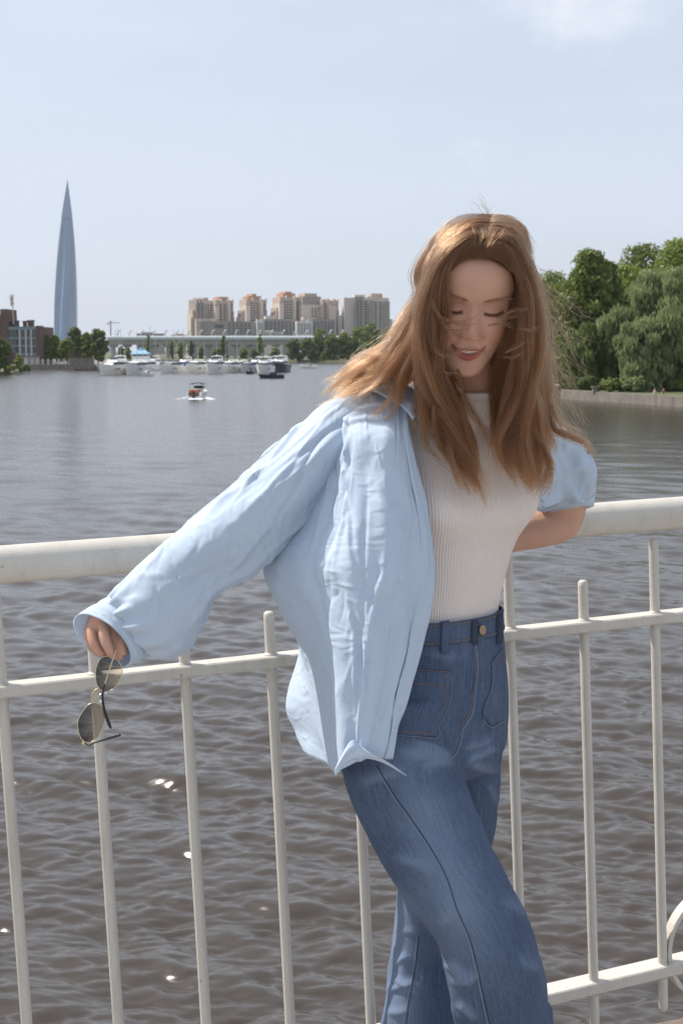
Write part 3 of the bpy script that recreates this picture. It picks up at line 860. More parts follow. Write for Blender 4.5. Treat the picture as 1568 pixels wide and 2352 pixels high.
for i, (u, vt, w, kind, lab, y) in enumerate((
   (676, 778, 44, 'dark', 'dark round tree at the near end of the riverside wood', 905), (706, 776, 44, 'dark', 'second dark tree of the riverside wood', 900),
   (735, 756, 52, 'mid', 'tall tree of the riverside wood under the narrow slab', 905), (764, 768, 44, 'dark', 'dark tree in the middle of the riverside wood', 890),
   (790, 764, 46, 'mid', 'green tree of the riverside wood below the large slab', 900), (822, 750, 52, 'mid', 'tall green tree of the riverside wood below the large slab', 905),
   (850, 742, 60, 'mid', 'tallest tree of the riverside wood beside the flying hair', 900), (893, 756, 60, 'dark', 'dark tree of the riverside wood behind the flying hair', 880),
   (930, 750, 60, 'mid', 'riverside wood tree just behind the blown hair ends', 870), (845, 788, 62, 'pale', 'low pale willow at the water below the wood', 850), (880, 792, 58, 'pale', 'second low pale willow behind the blown hair', 820),
   (720, 800, 30, 'dark', 'small dark tree on the bank behind the marina end', 895), (750, 805, 30, 'mid', 'small green tree on the bank beside the sandy shore', 890))):
    g = np.array([far_x(u, y), y, 1.4]); h = P(u, vt, y)[2] - 1.4
    tree('riverside_tree', lab, g, h, S(w, y), kind, n=1900, leaf=0.85, seed=90+i, trunk_h=0.04, group='trees of the riverside wood', clumps=18)
# park trees on the right bank
for i, (u, vt, w, kind, shp, lab, y, n) in enumerate((
   (1262, 622, 150, 'mid', 'round', 'round green tree just behind the hair on the park bank', 290, 9000),
   (1345, 572, 185, 'mid', 'spire', 'tall birch-like tree with a double top on the park bank', 236, 20000),
   (1385, 596, 150, 'dark', 'spire', 'dark tree shoulder to shoulder with the birch-like tree', 244, 12000),
   (1300, 650, 150, 'mid', 'willow', 'drooping green tree beside the hair on the park bank', 240, 11000),
   (1470, 560, 190, 'mid', 'round', 'tall spreading tree behind the birch-like tree', 268, 13000),
   (1430, 610, 150, 'bright', 'round', 'yellow-green tree below the tall spreading tree', 256, 10000),
   (1550, 548, 220, 'bright', 'round', 'tall bright green tree at the picture edge in the park', 262, 14000),
   (1425, 690, 140, 'dark', 'round', 'dark shaded tree between the birch-like tree and the big willow', 236, 11000),
   (1535, 618, 330, 'pale', 'willow', 'big grey-green willow leaning over the park quay', 222, 42000),
   (1470, 740, 150, 'pale', 'willow', 'lower grey-green willow branching out before the big one', 216, 14000),
   (1250, 720, 110, 'mid', 'round', 'small green tree hidden behind the hair in the park', 262, 6000),
   (1368, 745, 150, 'dark', 'willow', 'low drooping dark tree over the park quay wall', 226, 13000))):
    g = np.array([far_x(u, y), y, 1.3]); h = P(u, vt, y)[2] - 1.3
    tree('park_tree', lab, g, h, S(w, y), kind, n=n, leaf=0.36 if kind != 'pale' else 0.27, shape=shp, seed=120+i, trunk_h=0.05 if shp != 'round' else 0.12, group='trees in the riverside park', clumps=42)
for i, (u, vt, w, kind, lab, y) in enumerate((
   (1400, 868, 90, 'mid', 'low spreading bush on the park quay next to the pillar', 213), (1300, 880, 60, 'dark', 'low dark bush behind the park quay wall', 226),
   (1452, 862, 90, 'pale', 'grey-green bush on the park quay at the willow foot', 212), (1345, 862, 80, 'dark', 'dark bush behind the quay pillar', 222), (1545, 868, 110, 'mid', 'green bush behind the two seated people', 216))):
    g = np.array([far_x(u, y), y, 1.3]); h = P(u, vt, y)[2] - 1.3
    tree('park_bush', lab, g, h, S(w, y), kind, n=2600, leaf=0.28, seed=150+i, trunk_h=0.02, group='bushes on the park quay', clumps=12)

# park quay wall, pillar, pavilion
def build_park_quay():
    pts = [(far_x(1262, 245), 245), (far_x(1300, 222), 222), (far_x(1440, 204), 204), (far_x(1590, 188), 188), (far_x(1900, 168), 168)]
    w = thing('park_quay_wall', 'low pale concrete quay wall along the park water edge', 'wall', (pts[1][0], pts[1][1], 0))
    for (x0, y0), (x1, y1) in zip(pts[:-1], pts[1:]):
        n = 4
        for i in range(n):
            a = np.array([x0+(x1-x0)*i/n, y0+(y1-y0)*i/n, 0.45]); b = np.array([x0+(x1-x0)*(i+.985)/n, y0+(y1-y0)*(i+.985)/n, 0.45])
            e = unit(b-a); nrm = np.array([-e[1], e[0], 0])
            MB().frame_box((a+b)/2, (b-a)/2, nrm*0.5, np.array([0, 0, 0.95])).put('wall_slab', M_QUAY, w)
    y = 219.0
    p = thing('quay_pillar', 'square stone pillar standing on the park quay wall', 'pillar', (far_x(1362, 213), 213, 1.3))
    MB().box(far_x(1358, 213), far_x(1367, 213), 212.5, 213.3, 1.2, P(0, 890, 213)[2]).put('shaft', M_QUAY, p)
    MB().box(far_x(1356, 213), far_x(1369, 213), 212.3, 213.5, P(0, 890, 213)[2], P(0, 887.5, 213)[2]).put('cap', M_QUAY, p)
    b = thing('boathouse', 'low pale boathouse on the park quay behind the hair', 'building', (far_x(1300, 232), 232, 1.3))
    MB().box(far_x(1270, 228), far_x(1328, 228), 228, 236, 1.0, P(0, 889, 228)[2]).put('wall', M_CREAM, b)
    MB().box(far_x(1266, 228), far_x(1331, 228), 227.3, 236.6, P(0, 889, 228)[2], P(0, 885, 228)[2]).put('roof', M_POLE, b)
    for u in (1280, 1296, 1312): MB().box(far_x(u, 228), far_x(u+8, 228), 227.85, 228, 1.3, P(0, 894, 228)[2]).put('window', M_DKGLASS, b)
build_park_quay()
# ------------------------------------------------------------------ boats
M_GEL = mat('white_gelcoat', (0.90, 0.89, 0.86), rough=0.3, var=0.04, scale=0.5)
M_GEL2 = mat('grey_white_gelcoat', (0.60, 0.61, 0.62), rough=0.35, var=0.06, scale=0.5)
M_TINT = mat('tinted_boat_glass', (0.03, 0.04, 0.05), rough=0.4, var=0.2, scale=0.6, spec=0.3)
M_NAVY = mat('navy_hull_paint', (0.025, 0.035, 0.065), rough=0.35, var=0.15, scale=0.6)
M_CANVAS_B = mat('blue_canvas', (0.06, 0.12, 0.30), rough=0.8, var=0.15, scale=2)
M_CANVAS_D = mat('dark_green_canvas', (0.045, 0.05, 0.045), rough=0.8, var=0.2, scale=2)
M_TEAK = mat('teak', (0.20, 0.115, 0.065), rough=0.7, var=0.2, scale=3)
M_RED = mat('orange_upholstery', (0.42, 0.11, 0.045), rough=0.7, var=0.15, scale=3)
M_FOAM = mat('foam', (0.75, 0.76, 0.77), rough=0.8, var=0.08, scale=2, bump=0.8, bscale=4)
def hull_rows(L, B, H, k=15, sheer=0.35, flare=0.55):
    """stations from stern to bow; each: keel, chine, deck edge, both sides"""
    rows = []
    for i in range(k):
        q = i/(k-1)
        x = -L/2 + L*q
        hb = B/2*(1.0 if q < 0.45 else max(0.02, 1-((q-0.45)/0.55)**2.2))
        wl = hb*(0.82 if q < 0.4 else 0.82-(flare*((q-0.4)/0.6)**1.2))
        wl = max(0.015, wl)
        zd = H*(1+sheer*q*q)
        xr = x + L*0.085*(q**3)          # raked stem at deck level
        rows.append([(x, -0.001, -0.4), (x, wl, -0.15), (x + (xr-x)*0.45, (wl*0.45+hb*0.55), zd*0.5), (xr, hb, zd), (xr, hb*0.93, zd+0.02), (xr, 0, zd+0.08),
                     (xr, -hb*0.93, zd+0.02), (xr, -hb, zd), (x + (xr-x)*0.45, -(wl*0.45+hb*0.55), zd*0.5), (x, -wl, -0.15)])
    return np.array(rows)
def loft_box(x0, x1, w0, w1, z0, z1, rake0=0.0, rake1=0.0, taper=0.88):
    """cabin block: x0..x1, half widths at each end, front and back raked inwards at the top"""
    v = [(x0, -w0, z0), (x1, -w1, z0), (x1, w1, z0), (x0, w0, z0), (x0+rake0, -w0*taper, z1), (x1-rake1, -w1*taper, z1), (x1-rake1, w1*taper, z1), (x0+rake0, w0*taper, z1)]
    return v, [(3,2,1,0),(4,5,6,7),(0,1,5,4),(1,2,6,5),(2,3,7,6),(3,0,4,7)]
def finish(o, r=0.06, seg=2):
    b = o.modifiers.new('rounding', 'BEVEL'); b.width = r; b.segments = seg; b.limit_method = 'ANGLE'
    return o
def make_yacht(label, loc, rz, L=13.0, B=4.2, H=1.55, style=0, hullm=None, group='motor yachts moored in the marina row', name='motor_yacht'):
    L, B, H = L*1.15, B*1.18, H*1.25
    t = thing(name, label, 'boat', loc, group, rz)
    R_ = hull_rows(L, B, H)
    m = hullm or M_GEL
    v = R_.reshape(-1, 3); k, n = R_.shape[:2]
    f = [tuple(q) for q in grid_faces(k, n, True)] + [tuple(range(n))]
    put('hull', v, f, m, t, world=False, smooth=False)
    MB().add(*loft_box(-L*0.50, L*0.52, B*0.505, 0.05, H*0.72, H*0.80)).put('rubbing_strake', M_GEL2 if m is M_GEL else M_GEL, t, world=False) if False else None
    for s in (-1, 1):                      # hull ports
        for q in (0.08, 0.18):
            MB().box(L*q, L*q+0.7, s*B*0.455-0.02*s, s*B*0.47, H*0.62, H*0.78).put('porthole', M_TINT, t, world=False)
    c = finish(put('cabin', *loft_box(-L*0.30, L*0.26, B*0.40, B*0.28, H*1.02, H+1.35, 0.1, 1.7), M_GEL, t, world=False))
    w = put('windscreen', *loft_box(-L*0.26, L*0.225, B*0.405, B*0.30, H+0.50, H+1.27, 0.1, 0.95, 0.96), M_TINT, t, world=False)
    if style in (0, 1, 3):
        finish(put('hardtop', *loft_box(-L*0.34, L*0.10, B*0.40, B*0.33, H+1.36, H+1.55, 0, 0.3), M_GEL, t, world=False), 0.04)
    if style in (0, 3):                    # flybridge with screen and arch
        finish(put('flybridge', *loft_box(-L*0.28, L*0.06, B*0.36, B*0.28, H+1.57, H+2.35, 0, 0.7), M_GEL, t, world=False))
        put('fly_screen', *loft_box(L*0.0, L*0.045, B*0.30, B*0.24, H+2.36, H+2.7, 0, 0.15), M_TINT, t, world=False)
        MB().tube([(-L*0.22, -B*0.36, H+1.8), (-L*0.25, -B*0.33, H+3.1), (-L*0.25, 0, H+3.25), (-L*0.25, B*0.33, H+3.1), (-L*0.22, B*0.36, H+1.8)], 0.12, 6).put('radar_arch', M_GEL, t, world=False)
        disc_ = MB().tube([(-L*0.25, 0, H+3.25), (-L*0.25, 0, H+3.5)], [0.35, 0.28], 10).put('radar_dome', M_GEL, t, world=False)
    if style == 1:
        MB().tube([(-L*0.18, -B*0.38, H+1.0), (-L*0.24, -B*0.34, H+1.95), (-L*0.24, B*0.34, H+1.95), (-L*0.18, B*0.38, H+1.0)], 0.12, 6).put('radar_arch', M_GEL, t, world=False)
    if style == 2:                         # canvas over the cockpit
        finish(put('cockpit_cover', *loft_box(-L*0.46, -L*0.10, B*0.40, B*0.36, H+0.05, H+1.5, 0.5, 0.7), M_CANVAS_B, t, world=False))
    # bow rail
    pts = [( L*q + L*0.085*((q+.5)**3), B/2*0.9*max(0.03, 1-((q+.5-0.45)/0.55)**2.2 if q > -0.05 else 1), H*(1+0.35*(q+.5)**2)+0.65) for q in np.linspace(0.05, 0.49, 8)]
    full = pts + [(p[0], -p[1], p[2]) for p in pts[::-1]]
    MB().tube(full, 0.03, 5).put('bow_rail', M_POLE, t, world=False)
    return t
def seg_angle(deg): return math.radians(deg)
BOATS = [  # u, waterline v, width factor L, B, H, style, heading deg, hull, label
 (258, 861, 15.5, 4.9, 2.1, 0, 252, None, 'large white motor yacht at the quay end of the marina row'),
 (308, 861, 14.0, 4.7, 2.0, 1, 258, None, 'white motor yacht second in the row, beside the small white tender'),
 (392, 857, 13.5, 4.3, 1.8, 2, 250, None, 'white cruiser with blue cockpit cover in the marina row'),
 (447, 857, 13.0, 4.3, 1.9, 1, 256, None, 'white cruiser with raked windscreen just before the blue-covered boat'),
 (490, 858, 13.5, 4.5, 2.0, 0, 260, None, 'tall white flybridge yacht in the middle of the marina row'),
 (527, 856, 13.0, 4.3, 1.8, 1, 254, None, 'low white cruiser next to the tall flybridge yacht'),
 (566, 856, 11.0, 3.6, 1.6, 2, 257, M_GEL2, 'greyish cruiser with its stern canvas up in the marina row'),
 (604, 858, 13.0, 4.3, 1.8, 3, 262, None, 'white flybridge yacht beside the navy-hulled yacht'),
 (641, 855, 14.5, 4.7, 2.0, 0, 262, M_NAVY, 'navy-hulled white yacht at the far end of the marina row'),
]
for u, v, L, B, H, st, hd, hm, lab in BOATS:
    g = G(u, v); g[1] += 4
    make_yacht(lab, (g[0], g[1], 0.0), math.radians(hd), L, B, H, st, hm)
for i, (u, v, L, B, H, st, hd, hm, lab) in enumerate((
   (335, 851, 11, 3.6, 1.5, 1, 240, None, 'small white cruiser half hidden behind the second yacht'), (368, 850, 11, 3.6, 1.4, 2, 236, M_GEL2, 'grey cruiser in the second rank under the blue pavilion'),
   (420, 850, 11, 3.6, 1.5, 0, 240, None, 'white flybridge cruiser in the second rank behind the blue-covered boat'), (470, 850, 11, 3.5, 1.4, 1, 238, None, 'white cruiser peeping between the middle yachts'),
   (550, 849, 10, 3.4, 1.4, 1, 240, None, 'white cruiser in the second rank near the greyish cruiser'), (585, 850, 11, 3.6, 1.5, 0, 244, None, 'white flybridge cruiser in the second rank before the pale willow'),
   (622, 849, 11, 3.6, 1.6, 0, 246, None, 'white yacht with tall arch in the second rank by the navy hull'), (348, 846, 12, 3.8, 1.6, 0, 250, None, 'white yacht with stacked decks behind the first two yachts'))):
    g = G(u, v); g[1] += 4
    make_yacht(lab, (g[0], g[1], 0.0), math.radians(hd), L, B, H, st, hm, group='cruisers in the second rank of the marina')
# pontoon with piles
g = G(450, 846)
p = thing('pontoon', 'long low timber pontoon behind the moored yachts', 'pontoon', (0, g[1], 0))
for i in range(12):
    x0, x1 = far_x(300+i*29, g[1]), far_x(300+(i+.97)*29, g[1])
    MB().box(x0, x1, g[1]+6, g[1]+8.5, -0.3, 0.5).put('deck_section', M_TEAK, p)
    MB().tube([(x0, g[1]+8.7, -1), (x0, g[1]+8.7, 2.0)], 0.15, 6).put('pile', M_BARK, p)
# sailing boat masts behind
rgm = np.random.default_rng(9)
for i, u in enumerate((262, 269, 275, 281, 318, 332, 348, 360, 385, 402, 424, 437, 455, 472, 500, 520, 546)):
    y = 560 + rgm.uniform(-40, 60); hgt = rgm.uniform(12, 17)
    t = thing('moored_sailboat', f'bare-masted sailboat {("by the quay trees", "under the blue pavilion", "among the columnar trees", "before the dark tall tree")[0 if i < 4 else 1 if i < 8 else 2 if i < 14 else 3]}, {("first", "second", "third", "fourth", "fifth", "sixth")[(i if i < 4 else i-4 if i < 8 else i-8 if i < 14 else i-14)]} from the skyscraper side', 'sailboat', (far_x(u, y), y, 0), 'sailboats behind the yachts')
    R_ = hull_rows(9, 2.8, 1.1); k, n = R_.shape[:2]
    R_ = rotz(R_, math.radians(250))
    put('hull', R_.reshape(-1, 3), [tuple(q) for q in grid_faces(k, n, True)] + [tuple(range(n))], M_GEL, t, world=False)
    MB().tube([(0, 0, 1), (0, 0, hgt)], [0.13, 0.08], 6).put('mast', M_POLE, t, world=False)
    MB().box(-1.2, 1.2, -0.6, 0.8, 1.0, 1.6).put('cabin', M_GEL, t, world=False)
    MB().tube([(0, 0, 2.3), (-0.8, 3.2, 2.4)], 0.14, 6).put('boom', M_CANVAS_B, t, world=False)
# blue-roofed pavilion
y = 640.0
b = thing('pavilion', 'small pavilion with light blue hipped roof behind the yachts', 'building', (far_x(322, y), y, 0.5))
M_BLUEROOF = mat('light_blue_roof', (0.22, 0.42, 0.58), rough=0.6, var=0.1, scale=0.3)
x0, x1 = far_x(304, y), far_x(343, y); zr, ze = P(0, 803, y)[2], P(0, 813, y)[2]; zb = 0.5
MB().box(x0+.5, x1-.5, y, y+8, zb, ze).put('wall', M_WHITEB, b)
MB().add([(x0-.4, y-.8, ze), (x1+.4, y-.8, ze), (x1+.4, y+9, ze), (x0-.4, y+9, ze), (x0+2, y+4, zr), (x1-2, y+4, zr)], [(0,1,5,4),(2,3,4,5),(1,2,5),(3,0,4),(3,2,1,0)]).put('roof', M_BLUEROOF, b)
MB().add([((x0+x1)/2-1, y+3, zr-.3), ((x0+x1)/2+1, y+3, zr-.3), ((x0+x1)/2+1, y+5, zr-.3), ((x0+x1)/2-1, y+5, zr-.3), ((x0+x1)/2, y+4, zr+1.4)], [(0,1,4),(1,2,4),(2,3,4),(3,0,4),(3,2,1,0)]).put('cupola', M_BLUEROOF, b)
for i in range(4):
    xx = x0+1+(x1-x0-2)*(i+.15)/4; MB().box(xx, xx+1.0, y-.1, y+.2, zb+.6, ze-.5).put('window', M_DKGLASS, b)
b = thing('pontoon_house', 'white two-deck floating clubhouse below the blue pavilion', 'building', (far_x(325, 560), 560, 0))
y = 560.0; x0, x1 = far_x(300, y), far_x(352, y)
MB().box(x0, x1, y, y+8, 0, 3.2).put('wall', M_WHITEB, b); MB().box(x0+1, x1-1.5, y+.5, y+7, 3.3, 5.2).put('upper_deck', M_GEL, b); MB().box(x0-.3, x1+.3, y-.4, y+8.4, 3.2, 3.32).put('deck_edge', M_GEL2, b)
for i in range(6):
    xx = x0+.5+(x1-x0-1)*i/6; MB().box(xx, xx+(x1-x0)/6*.7, y-.08, y+.1, 1.0, 2.4).put('window', M_TINT, b)
# cruising motor boat seen from astern, with its wash
def motorboat():
    g = G(457, 914)
    t = thing('motor_launch', 'small motor launch with dark bimini heading away, trailing white wash', 'boat', (g[0], g[1], 0), rz=math.radians(82))
    L, B, H = 6.6, 2.45, 0.95
    R_ = hull_rows(L, B, H, sheer=0.3); k, n = R_.shape[:2]
    put('hull', R_.reshape(-1, 3), [tuple(q) for q in grid_faces(k, n, True)] + [tuple(range(n))], M_GEL, t, world=False)
    MB().box(-L*.5-.02, -L*.5+.08, -B*.36, B*.36, H*.35, H*1.05).put('transom_panel', M_TEAK, t, world=False)
    finish(put('stern_seat', *loft_box(-L*.46, -L*.34, B*.38, B*.38, H*.95, H*1.45), M_RED, t, world=False), .05)
    finish(put('console', *loft_box(-L*.02, L*.12, B*.34, B*.30, H, H+.55, 0, .3), M_GEL, t, world=False), .05)
    put('windscreen', *loft_box(L*.02, L*.10, B*.36, B*.30, H+.56, H+1.0, 0.05, .25), M_TINT, t, world=False)
    a = np.linspace(-1, 1, 9)
    v = np.array([[(-L*.30+x*L*.36, y_*B*.44, H+1.48-0.22*y_**2-0.06*(2*x-1)**2) for y_ in a] for x in np.linspace(0, 1, 6)])
    o = put('bimini', v.reshape(-1, 3), grid_faces(6, 9), M_CANVAS_D, t, world=False, smooth=True); s = o.modifiers.new('t', 'SOLIDIFY'); s.thickness = 0.06
    for s in (-1, 1):
        for x in (-L*.28, L*.04): MB().tube([(x, s*B*.44, H), (x, s*B*.43, H+1.27)], 0.03, 6).put('bimini_pole', M_POLE, t, world=False)
    finish(put('outboard', *loft_box(-L*.58, -L*.50, .22, .22, .1, H*1.25, .05, .02), M_CANVAS_D, t, world=False), .05)
    for q, (dx, sx) in enumerate(((-1.15, 1), (1.15, 1))):
        h = thing('person', ('passenger in red seated on the near side of the motor launch', 'passenger in dark top seated at the motor launch helm')[q], 'person', (g[0]+(-0.45 if q == 0 else 0.4), g[1]-1.2+q*1.5, H), 'people aboard the motor launch') if False else None
    # wash: two foam ridges and churned water behind
    rng = np.random.default_rng(2)
    w = thing('boat_wash', 'white foamy wash fanning out behind the motor launch', 'wake', (g[0], g[1], 0))
    for s in (-1, 1):
        rows = []
        for i in range(26):
            q = i/25; xx = s*(1.0+q*2.2); yy = -2.4-q*4.0; hh = (0.30*(1-q)**0.8+0.01)*(0.4+.9*rng.random()); ww = (.30+.22*q)*(1.2-q)
            rows.append([(xx-ww, yy, -.05), (xx-ww*.4, yy, hh*.8), (xx, yy+.1*rng.normal(), hh), (xx+ww*.4, yy, hh*.7), (xx+ww, yy, -.05)])
        put('foam_ridge', np.array(rows).reshape(-1, 3), grid_faces(26, 5), M_FOAM, w, world=False, smooth=True)
    rows = [[(x, -3.2-i*.55, 0.10*(1-i/9)*rng.random()+.06*(1 - abs(x)/1.2)-.03) for x in np.linspace(-1.1-.04*i, 1.1+.04*i, 12)] for i in range(9)]
    put('churned_water', np.array(rows).reshape(-1, 3), grid_faces(9, 12), M_FOAM, w, world=False, smooth=True)
motorboat()
# small craft
def skiff(name, label, u, v, L, B, H, rz, hull, extra=None):
    g = G(u, v)
    t = thing(name, label, 'boat', (g[0], g[1], 0), rz=math.radians(rz))
    R_ = hull_rows(L, B, H, sheer=.3); k, n = R_.shape[:2]
    put('hull', R_.reshape(-1, 3), [tuple(q) for q in grid_faces(k, n, True)] + [tuple(range(n))], hull, t, world=False)
    finish(put('cabin', *loft_box(-L*.2, L*.15, B*.32, B*.25, H*.95, H+.75, .1, .5), M_GEL if hull is not M_NAVY else M_CANVAS_D, t, world=False), .05)
    put('windscreen', *loft_box(-L*.16, L*.13, B*.325, B*.26, H+.25, H+.62, .1, .3, .95), M_TINT, t, world=False)
    MB().box(-L*.47, -L*.25, -B*.3, B*.3, H*.95, H*1.2).put('stern_bench', extra or M_GEL2, t, world=False)
    return t
skiff('tender', 'small white tender floating before the second yacht', 337, 864, 5.5, 2.2, .8, 250, M_GEL)
skiff('workboat', 'dark low open boat passing in front of the navy-hulled yacht', 625, 869, 6.5, 2.4, .9, 185, M_NAVY, M_CANVAS_D)
skiff('dayboat', 'tiny white boat alone near the sandy shore', 710, 846.5, 7.0, 2.6, 1.0, 200, M_GEL)
skiff('speedboat', 'long low white speedboat moored under the stone quay', 148, 849.5, 13, 2.8, .8, 178, M_GEL)
skiff('dinghy', 'small grey dinghy at the quay step near the buttress', 208, 849, 4.5, 1.8, .7, 200, M_GEL2)
skiff('rib_boat', 'small dark inflatable between the greyish cruiser and the flybridge yacht', 573, 859, 4.5, 1.9, .7, 250, M_NAVY)
# two people sitting on the park quay
M_CLOTH1 = mat('faded_black_cloth', (0.05, 0.05, 0.055), rough=0.9, var=0.2, scale=4); M_CLOTH2 = mat('pale_cloth', (0.55, 0.52, 0.50), rough=0.9, var=0.1, scale=4); M_SKIN_F = mat('seated_figure_skin', (0.50, 0.30, 0.22), rough=0.6, var=0.1, scale=5)  # clothes and plain skin tone of the seated figures
for u, m, lab in ((1500, M_CLOTH2, 'person in pale top sitting on the park quay edge'), (1520, M_CLOTH1, 'person in dark top sitting on the park quay edge')):
    y = 197.0; c = np.array([far_x(u, y), y, 1.45])
    t = thing('person', lab, 'person', c, 'people sitting on the park quay')
    mb = MB()
    mb.tube(c+np.array([(0, .1, .05), (0, .08, .3), (0, .02, .52), (0, 0, .60)]), [.17, .15, .19, .07], 10)
    mb.tube(c+np.array([(0, 0, .58), (0, -.02, .66), (0, -.03, .78), (0, -.03, .9)]), [.055, .09, .105, .03], 10)
    for s in (-1, 1): mb.tube(c+np.array([(s*.09, .05, .08), (s*.11, -.42, .12), (s*.12, -.46, -.35)]), [.085, .065, .045], 8); mb.tube(c+np.array([(s*.2, 0, .5), (s*.25, -.1, .25), (s*.14, -.32, .2)]), [.05, .042, .035], 8)
    mb.put('body', M_SKIN_F, t)
    MB().tube(c+np.array([(0, .1, .04), (0, .08, .3), (0, .02, .52), (0, 0, .585)]), [.185, .165, .205, .09], 10).put('top', m, t)
    MB().tube(c+np.array([(0, -.0, .70), (0, .0, .80), (0, -.01, .93)]), [.10, .118, .04], 10).put('hair', M_BARK, t)
# ------------------------------------------------------------------ the woman
def axis_frame(pitch, yaw, roll):
    R_ = Matrix.Rotation(roll, 3, 'Y') @ Matrix.Rotation(yaw, 3, 'Z') @ Matrix.Rotation(pitch, 3, 'X')
    R_ = np.array(R_)
    return R_ @ np.array([1., 0, 0]), R_ @ np.array([0., -1, 0]), R_ @ np.array([0., 0, 1])
HX, HF, HZ = axis_frame(math.radians(20), math.radians(3.0), math.radians(4.0))
EYE_MID = P(1088, 713, 2.13)
HEAD_O = EYE_MID - HF*0.082
def head_to_world(p):
    p = np.asarray(p, float); return HEAD_O + p[..., 0:1]*HX + p[..., 1:2]*HF + p[..., 2:3]*HZ
def world_to_head(p):
    d = np.asarray(p, float) - HEAD_O; return np.stack([d @ HX, d @ HF, d @ HZ], -1)

def gauss(x, z, cx, cz, sx, sz): return np.exp(-0.5*((x-cx)/sx)**2 - 0.5*((z-cz)/sz)**2)
LIP_Z = lambda x: -67.5 + 8.5*np.minimum((np.abs(x)/25.0)**2, 1.3)       # parting line of the smiling mouth, mm
GAP = lambda x: 3.0*np.clip(1-(x/17.0)**2, 0, 1)                          # half opening
def face_relief(x, z):
    """forward relief of the face in mm at (x, z) mm, eye line z = 0"""
    ax = np.abs(x); d = np.zeros_like(x)
    d += -10.5*gauss(ax, z, 29, 3, 13, 10) + 9.0*gauss(ax, z, 31, -1.5, 10.0, 7.0)       # sockets, closed lids
    lash = -3.0 - 3.6*np.clip(1-((ax-31)/15)**2, -0.4, 1)
    d += -2.6*np.exp(-0.5*((z-lash)/1.6)**2)*np.clip(1-((ax-31)/17)**4, 0, 1)
    d += -1.9*np.exp(-0.5*((z-(8+1.5*np.clip(1-((ax-30)/16)**2, -0.5, 1)))/1.6)**2)*np.clip(1-((ax-31)/17)**4, 0, 1)
    d += 3.4*gauss(ax, z, 27, 18, 17, 6.0) - 2.0*gauss(x, z, 0, 17, 9, 8)               # brow
    # nose
    t = np.clip((8-z)/46.0, 0, 1)
    ridge = (2.5 + 15.5*t**1.25)*np.exp(-0.5*(x/(6.0+3.4*t))**2)
    cut = 1/(1+np.exp(-(z+43.5)/1.5)); upper = 1/(1+np.exp((z-14)/4.0))
    d += ridge*cut*upper
    d += 7.5*gauss(ax, z, 12.5, -39.5, 4.2, 4.6)*cut + 2.0*gauss(x, z, 0, -38, 6.5, 5)*cut
    d += -3.5*gauss(ax, z, 6.2, -45.2, 3.2, 1.7)
    # cheeks, smile folds
    d += 5.5*gauss(ax, z, 39, -33, 14, 13) - 3.0*gauss(ax, z, 46, -68, 12, 16)
    fx = 17 + (-44 - z)*0.55
    d += -2.4*np.exp(-0.5*((ax-fx)/3.2)**2)*np.clip((z+76)/14, 0, 1)*np.clip((-38-z)/8, 0, 1)
    # lips
    lz, g = LIP_Z(x), GAP(x)
    mw = np.clip(1-(ax/27.0)**2.5, 0, 1)
    d += 3.6*np.exp(-0.5*((z-(lz+g+3.2))/2.7)**2)*mw + 5.0*np.exp(-0.5*((z-(lz-g-5.0))/3.6)**2)*mw
    inside = np.clip(1-np.abs(z-lz)/(g+0.9), 0, 1)*np.clip(1-(ax/25.0)**4, 0, 1)
    d += -5.0*np.clip(inside*1.6, 0, 1) - 1.8*gauss(ax, z, 26.5, -60, 3.0, 3.0)
    d += -1.1*gauss(x, z, 0, -53, 2.6, 6)
    d += -2.6*gauss(x, z, 0, -89, 15, 4.0) + 4.6*gauss(x, z, 0, -101, 12, 8.5)          # chin
    return d
def build_head_input():
    zk = np.array([-113, -110, -104, -94, -80, -62, -42, -20, 0, 20, 40, 60, 80, 96, 108, 115, 118.])
    wk = np.array([9, 20, 28, 36, 47, 57, 64, 68, 69, 70, 71, 70, 64, 51, 34, 17, 2.])
    fk = np.array([62, 70, 77.5, 79, 78, 80, 81.5, 82, 83.5, 90, 92.5, 89, 78, 61, 42, 21, 2.])
    bk = np.array([38, 25, 8, -12, -30, -52, -75, -90, -97, -101, -101, -96, -82, -63, -42, -21, -2.])
    top_ = np.where(zk > 55, 1-0.06*np.clip((zk-55)/40, 0, 1), 1.0); wk, fk, bk = wk*top_, fk*top_, bk*top_
    zk = np.where(zk > 70, 70+(zk-70)*0.86, zk)
    zs = np.concatenate([np.linspace(-113, 40, 190), np.linspace(41, 111.2, 50)])
    w, f, b = (interp_smooth(zk, a, zs) for a in (wk, fk, bk))
    na = 220
    a = np.linspace(0, 2*math.pi, na, endpoint=False)
    # more columns towards the face
    a = a + 0.45*np.sin(a - math.pi/2)*-1*np.cos(0) * 0
    ca, sa = np.cos(a), np.sin(a)
    ex = 2/2.35
    px = np.sign(ca)*np.abs(ca)**ex; py = np.sign(sa)*np.abs(sa)**ex
    V = np.zeros((len(zs), na, 3))
    for i, z in enumerate(zs):
        mid = (f[i]+b[i])/2; half = (f[i]-b[i])/2
        V[i, :, 0] = px*w[i]; V[i, :, 1] = mid + py*half; V[i, :, 2] = z
        front = np.clip((py-0.10)/0.5, 0, 1)
    PY = np.broadcast_to(py, V.shape[:2])
    rel = face_relief(V[..., 0], V[..., 2])
    V[..., 1] += rel*np.clip((PY-0.05)/0.35, 0, 1)
    # ears, mostly under the hair
    return head_to_world(V/1000.0)

